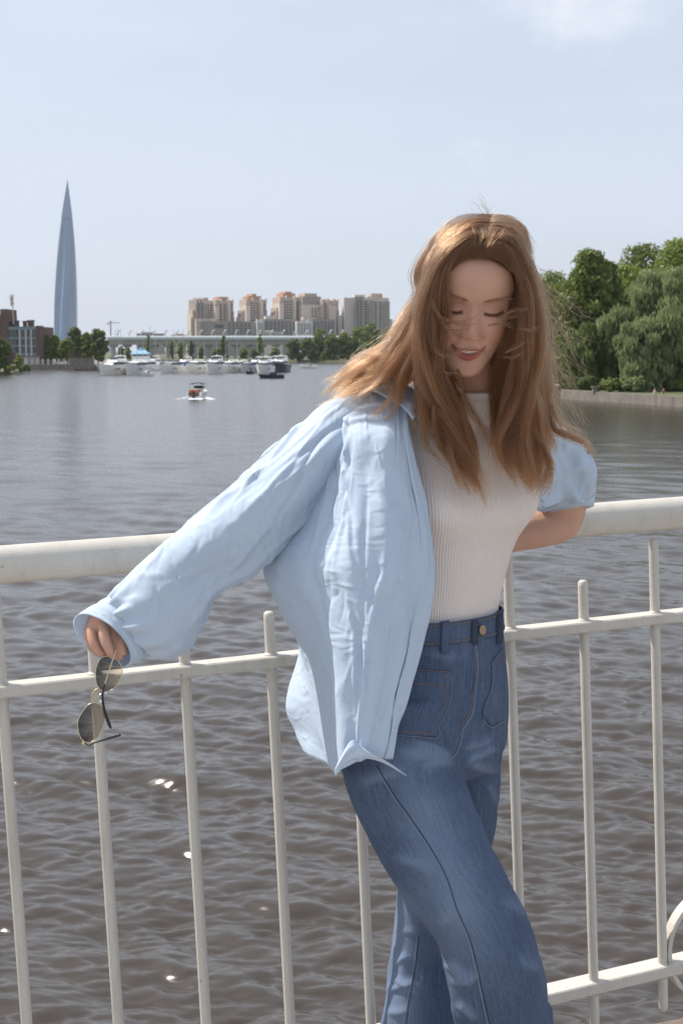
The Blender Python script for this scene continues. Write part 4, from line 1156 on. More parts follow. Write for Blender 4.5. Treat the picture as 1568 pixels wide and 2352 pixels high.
def ring_loft(rows, n=64, front_bumps=None):
    """rows: (u, v, y, a, b, rot_deg): level ellipses, a sideways, b front to back"""
    out = []
    for (u, v, y, a_, b_, rot) in rows:
        c = P(u, v, y); r = math.radians(rot)
        lat = np.array([math.cos(r), math.sin(r), 0]); fr = np.array([math.sin(r), -math.cos(r), 0])
        t = np.linspace(0, 2*math.pi, n, endpoint=False)
        e = 2/2.25
        x = np.sign(np.cos(t))*np.abs(np.cos(t))**e*a_; f = np.sign(np.sin(t))*np.abs(np.sin(t))**e*b_
        out.append(c + np.outer(x, lat) + np.outer(f, fr))
    return np.array(out)
def dense_rows(rows, n):
    rows = np.asarray(rows, float); k = rows[:, 1]
    o = np.argsort(k); vv = np.linspace(k.min(), k.max(), n)
    return np.stack([interp_smooth(k[o], rows[o, j], vv) if j != 1 else vv for j in range(rows.shape[1])], 1)
def closed(rings):
    """closed skin for a stack of rings: sides and caps"""
    m, n = rings.shape[:2]
    f = [tuple(q) for q in grid_faces(m, n, wrap=True)]
    v = rings.reshape(-1, 3).tolist(); v += [rings[0].mean(0).tolist(), rings[-1].mean(0).tolist()]
    a, b = m*n, m*n+1
    f += [(a, (j+1) % n, j) for j in range(n)] + [(b, (m-1)*n+j, (m-1)*n+(j+1) % n) for j in range(n)]
    return v, f
def limb(pts, n=20, m=40):
    """pts: (u, v, y, r) -> closed tapered limb"""
    w = np.array([[*P(p[0], p[1], p[2]), p[3]] for p in pts])
    c = catmull(w, m)
    return closed(tube_rings(c[:, :3], c[:, 3], n))
def ball(c, r, n=12):
    t = np.linspace(0.02, math.pi-0.02, n); rings = []
    for q in t:
        a = np.linspace(0, 2*math.pi, 16, endpoint=False)
        rings.append(np.stack([c[0]+r*math.sin(q)*np.cos(a), c[1]+r*math.sin(q)*np.sin(a), c[2]+np.full(16, r*math.cos(q))], -1))
    return closed(np.array(rings))

TOP_ROWS = [(990, 1450, 2.33, .120, .090, 40), (993, 1400, 2.33, .119, .088, 40), (1001, 1330, 2.33, .122, .092, 38), (1011, 1240, 2.33, .130, .100, 34),
            (1022, 1160, 2.33, .137, .108, 30), (1035, 1090, 2.335, .140, .104, 26), (1050, 1020, 2.335, .146, .094, 22), (1066, 968, 2.335, .146, .080, 17),
            (1086, 932, 2.318, .108, .080, 12), (1095, 910, 2.300, .072, .068, 10), (1098, 896, 2.292, .062, .062, 8)]
def torso_rings(rows, m, n, inset=0.0, bust=0.026):
    R_ = dense_rows(rows, m)
    R_[:, 3] -= inset; R_[:, 4] -= inset
    V = ring_loft(R_, n)
    t = np.linspace(0, 2*math.pi, n, endpoint=False)
    for i in range(m):
        v = R_[i, 1]; rot = math.radians(R_[i, 5])
        fr = np.array([math.sin(rot), -math.cos(rot), 0]); lat = np.array([math.cos(rot), math.sin(rot), 0])
        up = np.exp(-0.5*((v-1158)/(42 if v > 1158 else 62))**2)
        for s in (-1, 1):
            dt = np.angle(np.exp(1j*(t - (math.pi/2 - s*0.62))))
            V[i] += np.outer(bust*up*np.exp(-0.5*(dt/0.36)**2), unit(fr*0.9 + lat*0.42*s))
    return V
HAND_CHAINS = [
    [(226, 1412, 2.272, .0095), (212, 1452, 2.256, .0092), (220, 1484, 2.246, .0085), (241, 1507, 2.252, .0070)],
    [(242, 1414, 2.266, .0098), (240, 1455, 2.238, .0096), (250, 1488, 2.232, .0088), (264, 1509, 2.246, .0072)],
    [(258, 1418, 2.270, .0095), (263, 1462, 2.252, .0090), (270, 1493, 2.248, .0082), (279, 1511, 2.256, .0068)],
    [(214, 1420, 2.292, .0085), (203, 1456, 2.284, .0080), (212, 1486, 2.276, .0074), (230, 1503, 2.276, .0062)],
    [(276, 1424, 2.276, .0110), (284, 1458, 2.258, .0102), (279, 1482, 2.246, .0096), (287, 1503, 2.248, .0075)]]
def build_body():
    V, Fc = [], []
    def add(vf):
        v, f = vf; k = len(V); V.extend(v); Fc.extend([tuple(int(i)+k for i in q) for q in f])
    add(closed(build_head_input()))
    # neck, torso
    nb = head_to_world(np.array([0, -0.018, -0.055])); nm = P(1093, 905, 2.30)
    w = np.array([[*nb, .050], [*(nb*0.45+nm*0.55), .049], [*nm, .054], [*P(1080, 965, 2.335), .055]])
    c = catmull(w, 30); add(closed(tube_rings(c[:, :3], c[:, 3], 40)))
    add(closed(torso_rings(TOP_ROWS, 60, 72, inset=0.010)))
    pel = dense_rows(PELVIS, 20); pel[:, 3:5] -= 0.012
    add(closed(ring_loft(pel, 48)))
    for path, _n in LEGS:
        p = [(q[0], q[1], q[2], min(q[3]-0.014, 0.085 if q[1] < 2000 else 0.055 if q[1] < 2500 else 0.042)) for q in path]
        add(limb(p, 18, 40))
    # right arm and hand
    add(limb([(1000, 1000, 2.33, .070), (890, 988, 2.30, .056), (815, 1003, 2.28, .050), (690, 1090, 2.25, .044), (560, 1195, 2.235, .040), (540, 1215, 2.235, .039), (420, 1310, 2.25, .036), (300, 1395, 2.272, .026), (262, 1420, 2.276, .026)], 24, 70))
    add(limb([(285, 1402, 2.275, .026), (256, 1418, 2.276, .031), (238, 1436, 2.272, .027), (232, 1452, 2.27, .014)], 20, 20))
    for ch in HAND_CHAINS: add(limb(ch, 12, 20))
    # left arm: elbow out, forearm behind the waist
    add(limb([(1080, 1005, 2.35, .070), (1190, 1015, 2.40, .048), (1243, 1045, 2.43, .039), (1278, 1100, 2.50, .034), (1296, 1168, 2.555, .038), (1290, 1196, 2.56, .036), (1258, 1205, 2.555, .038), (1180, 1222, 2.545, .036), (1090, 1252, 2.53, .028), (1050, 1266, 2.525, .026), (1005, 1280, 2.52, .028), (980, 1290, 2.52, .016)], 24, 80))
    for k, dv in enumerate((-18, -6, 6, 18)):
        add(limb([(990, 1284+dv, 2.52, .009), (955, 1294+dv*1.3, 2.515, .0085), (930, 1306+dv*1.4, 2.505, .0075), (915, 1314+dv*1.4, 2.495, .006)], 10, 14))
    add(limb([(1015, 1262, 2.51, .010), (990, 1245, 2.50, .0095), (968, 1240, 2.495, .0075)], 10, 14))
    me = make_mesh('person_raw', V, Fc)
    o = bpy.data.objects.new('person_raw', me); COL.objects.link(o)
    md = o.modifiers.new('r', 'REMESH'); md.mode = 'VOXEL'; md.voxel_size = 0.0019; md.use_smooth_shade = True
    dg = bpy.context.evaluated_depsgraph_get()
    ev = o.evaluated_get(dg)
    me2 = bpy.data.meshes.new_from_object(ev)
    bpy.data.objects.remove(o)
    nv = len(me2.vertices)
    co = np.empty(nv*3); me2.vertices.foreach_get('co', co); co = co.reshape(-1, 3)
    ed = np.empty(len(me2.edges)*2, dtype=np.int64); me2.edges.foreach_get('vertices', ed); ed = ed.reshape(-1, 2)
    h = world_to_head(co)
    face = (h[:, 1] > 0.02) & (np.abs(h[:, 0]) < 0.08) & (h[:, 2] > -0.12) & (h[:, 2] < 0.12)
    for it in range(6):
        s = np.zeros_like(co); cnt = np.zeros(nv)
        np.add.at(s, ed[:, 0], co[ed[:, 1]]); np.add.at(s, ed[:, 1], co[ed[:, 0]])
        np.add.at(cnt, ed[:, 0], 1); np.add.at(cnt, ed[:, 1], 1)
        avg = s/np.maximum(cnt, 1)[:, None]
        lam = np.where(face, 0.16 if it < 3 else 0.0, 0.5)[:, None]
        co = co + (avg - co)*lam
    me2.vertices.foreach_set('co', co.ravel())
    # skin tint by place: lips, teeth, blush, lids, scalp
    h = world_to_head(co)*1000
    x, y, z = h[:, 0], h[:, 1], h[:, 2]; ax = np.abs(x)
    near = (y > 15) & (ax < 90) & (z > -125)
    col = np.tile(np.array([0.59, 0.345, 0.250]), (nv, 1))
    def blend(mask, c, nr=True):
        k = np.clip(mask, 0, 1)
        if nr: k = k*near
        k = k[:, None]
        col[:] = col*(1-k) + np.array(c)*k
    blend(0.45*gauss(ax, z, 42, -34, 15, 12) + 0.30*gauss(x, z, 0, -38, 9, 7) + 0.2*gauss(x, z, 0, -103, 11, 7), (0.60, 0.27, 0.20))
    blend(0.45*gauss(ax, z, 31, 2.5, 14, 6.5), (0.42, 0.225, 0.17))
    lash = -3.0 - 3.6*np.clip(1-((ax-31)/15)**2, -0.4, 1)
    blend(0.85*np.exp(-0.5*((z-lash)/1.3)**2)*np.clip(1-((ax-31)/16.5)**6, 0, 1), (0.055, 0.028, 0.02))
    brow = 16.5 + 3.2*np.clip(1-((ax-36)/22)**2, -1, 1)
    blend(0.5*np.exp(-0.5*((z-brow)/2.2)**2)*np.clip((ax-11)/5, 0, 1)*np.clip((56-ax)/8, 0, 1), (0.20, 0.10, 0.055))
    lz, g = LIP_Z(x), GAP(x)
    cor = np.clip((28-ax)/2.0, 0, 1)*(y > 45)
    upl = np.clip((z-(lz+g))/1.2+0.5, 0, 1)*np.clip(((lz+g+5.0*np.clip(1-(ax/28)**2, 0.05, 1)-0.9*np.exp(-0.5*(x/3.0)**2))-z)/1.2+0.5, 0, 1)
    lol = np.clip(((lz-g)-z)/1.2+0.5, 0, 1)*np.clip((z-(lz-g-10.0*np.clip(1-(ax/27)**2.2, 0.0, 1)))/1.4+0.5, 0, 1)
    blend(np.maximum(upl, lol)*cor*0.92, (0.36, 0.088, 0.068))
    ins = np.clip((g+0.4-np.abs(z-lz))/0.8, 0, 1)*np.clip((22-ax)/2, 0, 1)*(y > 45)
    blend(ins, (0.16, 0.03, 0.028))
    tee = np.clip((g-0.1-np.abs(z-(lz+0.4)))/0.8, 0, 1)*np.clip((14.5-ax)/1.5, 0, 1)*(y > 45)
    blend(tee, (0.74, 0.66, 0.56))
    # scalp under the hair
    hl = 78 - 0.0085*ax**2 - np.clip(ax-48, 0, 60)*1.1
    sc = np.clip((z-hl)/6+0.5, 0, 1); sc = np.maximum(sc, np.clip((-y+5)/8, 0, 1)*(z > -80))
    blend(sc*(z > -80), (0.10, 0.050, 0.024), nr=False)
    at = me2.color_attributes.new('tint', 'FLOAT_COLOR', 'POINT')
    at.data.foreach_set('color', np.concatenate([col, np.ones((nv, 1))], 1).astype(np.float32).ravel())
    return me2
def skin_material():
    m = bpy.data.materials.new('skin'); m.use_nodes = True
    n, l = m.node_tree.nodes, m.node_tree.links
    b = n['Principled BSDF']
    a = n.new('ShaderNodeVertexColor'); a.layer_name = 'tint'
    tc = n.new('ShaderNodeTexCoord'); nz = n.new('ShaderNodeTexNoise'); nz.inputs['Scale'].default_value = 45; nz.inputs['Detail'].default_value = 4
    l.new(tc.outputs['Object'], nz.inputs['Vector'])
    mr = n.new('ShaderNodeMapRange'); mr.inputs['To Min'].default_value = 0.88; mr.inputs['To Max'].default_value = 1.10; l.new(nz.outputs['Fac'], mr.inputs['Value'])
    mx = n.new('ShaderNodeVectorMath'); mx.operation = 'SCALE'; l.new(a.outputs['Color'], mx.inputs[0]); l.new(mr.outputs['Result'], mx.inputs['Scale'])
    l.new(mx.outputs['Vector'], b.inputs['Base Color'])
    b.inputs['Roughness'].default_value = 0.5
    b.inputs['Specular IOR Level'].default_value = 0.35
    b.inputs['Subsurface Weight'].default_value = 0.18
    b.inputs['Subsurface Radius'].default_value = (1.0, 0.35, 0.2)
    b.inputs['Subsurface Scale'].default_value = 0.006
    n2 = n.new('ShaderNodeTexNoise'); n2.inputs['Scale'].default_value = 900; l.new(tc.outputs['Object'], n2.inputs['Vector'])
    bp = n.new('ShaderNodeBump'); bp.inputs['Strength'].default_value = 0.12; bp.inputs['Distance'].default_value = 0.001
    l.new(n2.outputs['Fac'], bp.inputs['Height']); l.new(bp.outputs['Normal'], b.inputs['Normal'])
    return m

PELVIS = [(993, 1404, 2.33, .123, .092, 40), (987, 1450, 2.33, .133, .100, 40), (972, 1520, 2.325, .150, .113, 40), (962, 1600, 2.32, .163, .122, 40), (958, 1670, 2.315, .166, .122, 39),
          (962, 1730, 2.31, .155, .112, 38), (970, 1775, 2.31, .12, .085, 38)]
LEGS = [([(905, 1630, 2.255, .098), (920, 1760, 2.225, .094), (975, 1900, 2.195, .086), (1032, 2010, 2.17, .079), (1100, 2125, 2.155, .074), (1136, 2230, 2.165, .0765), (1160, 2352, 2.19, .0735), (1185, 2540, 2.24, .088), (1205, 2700, 2.27, .110), (1212, 2812, 2.285, .122)], 'right'),
        ([(1030, 1630, 2.38, .095), (1034, 1760, 2.405, .087), (1030, 1880, 2.43, .083), (1012, 2020, 2.455, .0755), (994, 2150, 2.47, .071), (984, 2260, 2.475, .0765), (976, 2352, 2.48, .081), (962, 2520, 2.48, .10), (950, 2690, 2.48, .112)], 'left')]
PERSON_BASE = np.array([0.20, 2.36, float(DECK(0.2))])
person = thing('person', 'long-haired woman in open pale blue shirt, white ribbed top and jeans leaning by the railing', 'person', PERSON_BASE)
body_me = build_body()
M_SKIN = skin_material()
body_me.materials.clear(); body_me.materials.append(M_SKIN)
body_me.transform(Matrix.Translation(Vector(-PERSON_BASE)))
body_me.polygons.foreach_set('use_smooth', np.ones(len(body_me.polygons), dtype=bool))
body = bpy.data.objects.new('body', body_me); COL.objects.link(body); body.parent = person; BASE['body'] = PERSON_BASE
# ------------------------------------------------------------------ cloth materials
def weave_material(name, c0, c1, rough=0.85, trans=0.0, fine=900.0, bump=0.25, crinkle=0.0, crinkle_scale=55.0, streak=None, sheen=0.0):
    """woven cloth: thread noise along and across (UV in metres), optional crinkle and light passing through"""
    m = bpy.data.materials.new(name); m.use_nodes = True
    n, l = m.node_tree.nodes, m.node_tree.links
    b = n['Principled BSDF']; out = n['Material Output']
    uv = n.new('ShaderNodeUVMap'); uv.uv_map = 'UVMap'
    tc = n.new('ShaderNodeTexCoord')
    def nz(vec, scale, stretch, detail=3, rot=0.0):
        mp = n.new('ShaderNodeMapping'); mp.inputs['Scale'].default_value = stretch; mp.inputs['Rotation'].default_value = (0, 0, rot); l.new(vec, mp.inputs['Vector'])
        t = n.new('ShaderNodeTexNoise'); t.inputs['Scale'].default_value = scale; t.inputs['Detail'].default_value = detail; l.new(mp.outputs['Vector'], t.inputs['Vector'])
        return t.outputs['Fac']
    def math_(op, a, bb):
        q = n.new('ShaderNodeMath'); q.operation = op
        for i, s in enumerate((a, bb)):
            if isinstance(s, (int, float)): q.inputs[i].default_value = s
            else: l.new(s, q.inputs[i])
        return q.outputs[0]
    warp = nz(uv.outputs['UV'], fine, (1.0, 0.10, 1)); weft = nz(uv.outputs['UV'], fine, (0.10, 1.0, 1))
    th = math_('ADD', math_('MULTIPLY', warp, 0.5), math_('MULTIPLY', weft, 0.5))
    big = nz(tc.outputs['Object'], 6.0, (1, 1, 1), 4)
    f = math_('ADD', math_('MULTIPLY', th, 0.65), math_('MULTIPLY', big, 0.35))
    if streak:
        sv = nz(uv.outputs['UV'], streak[0], (1.0, streak[1], 1), 4)
        f = math_('ADD', math_('MULTIPLY', f, 0.72), math_('MULTIPLY', sv, 0.28))
    if streak:                               # worn pale where the attribute says so
        fa = n.new('ShaderNodeAttribute'); fa.attribute_name = 'wear'
        f = math_('ADD', f, math_('MULTIPLY', fa.outputs['Fac'], 0.24))
    mr = n.new('ShaderNodeMapRange'); mr.inputs['From Min'].default_value = 0.36 if streak else 0.30; mr.inputs['From Max'].default_value = 0.74 if streak else 0.70; l.new(f, mr.inputs['Value'])
    mx = n.new('ShaderNodeMix'); mx.data_type = 'RGBA'; l.new(mr.outputs['Result'], mx.inputs['Factor'])
    mx.inputs['A'].default_value = (*c0, 1); mx.inputs['B'].default_value = (*c1, 1)
    l.new(mx.outputs['Result'], b.inputs['Base Color'])
    b.inputs['Roughness'].default_value = rough; b.inputs['Specular IOR Level'].default_value = 0.25
    if sheen: b.inputs['Sheen Weight'].default_value = sheen
    bp = n.new('ShaderNodeBump'); bp.inputs['Strength'].default_value = bump; bp.inputs['Distance'].default_value = 0.0012
    l.new(th, bp.inputs['Height']); last = bp.outputs['Normal']
    if crinkle:
        rg = n.new('ShaderNodeTexNoise'); rg.noise_type = 'RIDGED_MULTIFRACTAL'; rg.inputs['Scale'].default_value = crinkle_scale; rg.inputs['Detail'].default_value = 5; rg.inputs['Roughness'].default_value = 0.42
        rg.inputs['Distortion'].default_value = 0.6
        mp = n.new('ShaderNodeMapping'); mp.inputs['Scale'].default_value = (1.0, 0.55, 1); l.new(uv.outputs['UV'], mp.inputs['Vector']); l.new(mp.outputs['Vector'], rg.inputs['Vector'])
        bp2 = n.new('ShaderNodeBump'); bp2.inputs['Strength'].default_value = crinkle; bp2.inputs['Distance'].default_value = 0.011
        l.new(rg.outputs['Fac'], bp2.inputs['Height']); l.new(last, bp2.inputs['Normal']); last = bp2.outputs['Normal']
        r2 = n.new('ShaderNodeTexNoise'); r2.noise_type = 'RIDGED_MULTIFRACTAL'; r2.inputs['Scale'].default_value = crinkle_scale*2.7; r2.inputs['Detail'].default_value = 4; r2.inputs['Roughness'].default_value = 0.4; r2.inputs['Distortion'].default_value = 0.8
        m3 = n.new('ShaderNodeMapping'); m3.inputs['Scale'].default_value = (0.6, 1.0, 1); m3.inputs['Rotation'].default_value = (0, 0, 0.6); l.new(uv.outputs['UV'], m3.inputs['Vector']); l.new(m3.outputs['Vector'], r2.inputs['Vector'])
        bp3 = n.new('ShaderNodeBump'); bp3.inputs['Strength'].default_value = crinkle; bp3.inputs['Distance'].default_value = 0.0045
        l.new(r2.outputs['Fac'], bp3.inputs['Height']); l.new(last, bp3.inputs['Normal']); last = bp3.outputs['Normal']
    l.new(last, b.inputs['Normal'])
    if trans:
        t = n.new('ShaderNodeBsdfTranslucent'); l.new(mx.outputs['Result'], t.inputs['Color']); l.new(last, t.inputs['Normal'])
        ms = n.new('ShaderNodeMixShader'); ms.inputs[0].default_value = trans
        l.new(b.outputs[0], ms.inputs[1]); l.new(t.outputs[0], ms.inputs[2]); l.new(ms.outputs[0], out.inputs['Surface'])
    return m
M_LINEN = weave_material('pale_blue_linen', (0.56, 0.665, 0.80), (0.66, 0.755, 0.865), trans=0.24, fine=420, bump=0.25, crinkle=0.55, crinkle_scale=16)
M_DENIM = weave_material('blue_denim', (0.022, 0.038, 0.084), (0.160, 0.210, 0.305), fine=1000, bump=0.5, streak=(420.0, 0.05))
M_DENIM_DARK = weave_material('dark_denim_edge', (0.020, 0.028, 0.050), (0.060, 0.078, 0.118), fine=700, bump=0.5)
M_DENIM_PALE = weave_material('worn_denim_ridge', (0.14, 0.175, 0.24), (0.25, 0.29, 0.37), fine=700, bump=0.4)
M_KNIT = weave_material('off_white_rib_knit', (0.74, 0.665, 0.625), (0.83, 0.765, 0.725), fine=500, bump=0.2, trans=0.06)
M_BRASS = mat('brass_button', (0.36, 0.27, 0.17), rough=0.35, var=0.08, scale=60, metal=0.9)
M_PEARL = mat('shirt_button', (0.70, 0.74, 0.78), rough=0.3, var=0.05, scale=50)
M_THREAD = mat('tan_topstitch', (0.21, 0.135, 0.075), rough=0.8, var=0.15, scale=300)

def add_uv(me, uv):
    """per-vertex uv -> loop layer"""
    lay = me.uv_layers.new(name='UVMap')
    li = np.empty(len(me.loops), dtype=np.int32); me.loops.foreach_get('vertex_index', li)
    lay.data.foreach_set('uv', np.asarray(uv, np.float32)[li].ravel())
def arc_uv(V, wrap=False):
    """grid V (m, n, 3) -> uv in metres by mean arc length"""
    du = np.linalg.norm(np.diff(V, axis=1), axis=2).mean(0); dv = np.linalg.norm(np.diff(V, axis=0), axis=2).mean(1)
    u = np.concatenate([[0], np.cumsum(du)]); v = np.concatenate([[0], np.cumsum(dv)])
    U_, V_ = np.meshgrid(u, v); return np.stack([U_, V_], -1).reshape(-1, 2)
def cloth(name, V, m, parent, wrap=False, thick=0.0012, extra=None):
    me_o = put(name, V.reshape(-1, 3), grid_faces(V.shape[0], V.shape[1], wrap), m, parent, smooth=True)
    add_uv(me_o.data, arc_uv(V))
    if thick:
        s = me_o.modifiers.new('thickness', 'SOLIDIFY'); s.thickness = thick; s.offset = 0
    return me_o

# ------------------------------------------------------------------ cloth relaxation: wrinkles from spare length
def relax(V, ex_u, ex_v, pin, iters=120, wrap=False, keep=0.02, bend=0.25, gravity=0.0, seed=1, noise=0.002, push=None):
    """V: (m, n, 3) laid-out cloth. Rest lengths are the laid-out ones times the spare factors ex_u (along a row), ex_v (down a column),
    so the sheet has to buckle. pin (m, n): 1 holds a point, 0 lets it go; keep: pull back to the laid-out place."""
    rng = np.random.default_rng(seed)
    m, n = V.shape[:2]
    T = V.copy()
    # smooth noise to start the buckling
    Nn = np.stack([smooth_noise(m, n, rng, 4, wrap) for _ in range(3)], -1)
    X = V + Nn*noise*(1-pin[..., None])
    w = (1-pin)[..., None]
    def cons(di, dj):
        res = []
        I, J = np.meshgrid(np.arange(m), np.arange(n), indexing='ij')
        ok = (I+di < m) & (I+di >= 0)
        if not wrap: ok &= (J+dj < n) & (J+dj >= 0)
        I, J = I[ok], J[ok]
        A = I*n+J; B = (I+di)*n + (J+dj) % n
        step = max(abs(di), abs(dj))
        colr = ((I//step) % 2) if abs(di) >= abs(dj) else ((J//step) % 2)
        L = np.linalg.norm(T.reshape(-1, 3)[A]-T.reshape(-1, 3)[B], axis=1)
        eu = ex_u.reshape(-1)[A]; ev = ex_v.reshape(-1)[A]
        f = ev if dj == 0 else eu if di == 0 else 0.5*(eu+ev)
        for c in (0, 1):
            s = colr == c
            res.append((A[s], B[s], (L*f)[s]))
        return res
    S1 = cons(1, 0) + cons(0, 1); S2 = cons(1, 1) + cons(1, -1); S3 = cons(2, 0) + cons(0, 2); S4 = cons(5, 0) + cons(0, 5)
    Xf = X.reshape(-1, 3); Wf = w.reshape(-1); Tf = T.reshape(-1, 3)
    vel = np.zeros_like(Xf)
    for it in range(iters):
        old = Xf.copy()
        Xf += vel*0.85*Wf[:, None]
        if gravity: Xf[:, 2] -= gravity*Wf
        Xf += (Tf-Xf)*(keep*Wf)[:, None]
        for group, st in ((S1, 0.9), (S2, 0.4), (S3, bend), (S4, bend*0.6)):
            for A, B, L in group:
                d = Xf[B]-Xf[A]; ln = np.linalg.norm(d, axis=1)+1e-9
                ws = Wf[A]+Wf[B]+1e-9
                c = (d*((ln-L)/ln*st)[:, None])/ws[:, None]
                Xf[A] += c*Wf[A][:, None]; Xf[B] -= c*Wf[B][:, None]
        vel = Xf-old
    Xg = Xf.reshape(m, n, 3)
    for _ in range(1):                       # take the grid-scale chatter off
        if wrap: hz = (np.roll(Xg, 1, 1)+np.roll(Xg, -1, 1))/2
        else: hz = Xg.copy(); hz[:, 1:-1] = (Xg[:, 2:]+Xg[:, :-2])/2
        vt = Xg.copy(); vt[1:-1] = (Xg[2:]+Xg[:-2])/2
        Xg = Xg + 0.5*((hz+vt)/2-Xg)*w
    return Xg
def smooth_noise(m, n, rng, cells, wrap=False):
    """two octaves of smooth random values on an (m, n) grid"""
    out = np.zeros((m, n))
    for k, amp in ((cells, 1.0), (cells*2.3, 0.6), (cells*5.1, 0.35)):
        gm, gn = int(k)+3, int(k)+3
        g = rng.normal(size=(gm, gn))
        if wrap: g[:, -2:] = g[:, :2]; g[:, -3] = g[:, 0] if False else g[:, -3]
        yi = np.linspace(0, gm-2.001, m); xi = np.linspace(0, gn-2.001 if not wrap else gn-2.0-1e-6, n)
        y0 = yi.astype(int); x0 = xi.astype(int); fy = yi-y0; fx = xi-x0
        fy = fy*fy*(3-2*fy); fx = fx*fx*(3-2*fx)
        a = g[np.ix_(y0, x0)]; b = g[np.ix_(y0, x0+1)]; c = g[np.ix_(y0+1, x0)]; d = g[np.ix_(y0+1, x0+1)]
        out += amp*((a*(1-fx)+b*fx)*(1-fy)[:, None] + (c*(1-fx)+d*fx)*fy[:, None])
    return out
def creases(m, n, items, wrap=False):
    """height field of soft cloth creases on an (m, n) grid. items: (s0, t0, s1, t1, width, height): a ridge from (s0, t0) to (s1, t1), steep on one side"""
    s = np.linspace(0, 1, n, endpoint=not wrap)[None, :]; t = np.linspace(0, 1, m)[:, None]
    H = np.zeros((m, n))
    for s0, t0, s1, t1, w, h in items:
        ds, dt = s1-s0, t1-t0; L = math.hypot(ds, dt)+1e-9
        a = s-s0
        if wrap: a = (a+0.5) % 1.0-0.5
        q = (a*ds+(t-t0)*dt)/L**2; d = (a*dt-(t-t0)*ds)/L
        d = d + 0.25*w*np.sin(q*7+s0*40)
        prof = np.where(d > 0, np.exp(-(d/w)**2), np.exp(-(d/(w*0.38))**2))
        H += h*prof*np.clip(np.minimum(q+0.15, 1.15-q)/0.35, 0, 1)**1.2*(q > -0.15)*(q < 1.15)
    return H
def patch(rows, m, n):
    """rows: list of rows of (u, v, y) -> smooth surface (m, n, 3) in world space"""
    A = np.array(rows, float)
    kr = np.linspace(0, 1, A.shape[0]); kc = np.linspace(0, 1, A.shape[1])
    tr, tc_ = np.linspace(0, 1, m), np.linspace(0, 1, n)
    B = np.stack([interp_smooth(kc, A[i], tc_) for i in range(A.shape[0])])         # rows x n x 3
    C = np.stack([interp_smooth(kr, B[:, j], tr) for j in range(n)], 1)
    x = (C[..., 0]-CU)/F_PX; c = -(C[..., 1]-CV)/F_PX
    d = np.stack([x, CP+c*SP, -SP+c*CP], -1)
    d = d*(C[..., 2]/d[..., 1])[..., None]
    d[..., 2] += CAM_Z
    return d

# ------------------------------------------------------------------ ribbed top
def build_top():
    n_ribs, per = 150, 4
    n = n_ribs*per; m = 120
    rows = [r for r in TOP_ROWS if 905 < r[1] < 1452]
    V = torso_rings(rows, m, n, inset=0.0, bust=0.027)
    c = V.mean(1, keepdims=True)
    d = V - c; d[..., 2] = 0; d = unit(d)
    rib = np.cos(np.linspace(0, 2*math.pi*n_ribs, n, endpoint=False))
    V = V + d*(0.0009*rib)[None, :, None]
    # a few soft pulls across the waist
    ph = np.linspace(0, 2*math.pi, n, endpoint=False)
    o = cloth('ribbed_top', V, M_KNIT, person, wrap=True, thick=0)
    o['label'] = 'off-white ribbed knit top tucked into the jeans'
    # neck band
    nb = [(1094, 916, 2.302, .0775, .0730, 10), (1096, 908, 2.298, .0705, .0675, 9), (1097.5, 901, 2.294, .0655, .0640, 8), (1098, 899, 2.294, .061, .060, 8)]
    put('neckband', torso_rings(nb, 10, 120, 0.0, 0.0).reshape(-1, 3), grid_faces(10, 120, True), M_KNIT, o, smooth=True)
    add_uv(bpy.context.scene.objects[-1].data if False else o.children[-1].data, arc_uv(torso_rings(nb, 10, 120, 0.0, 0.0)))
    return o
top_o = build_top()

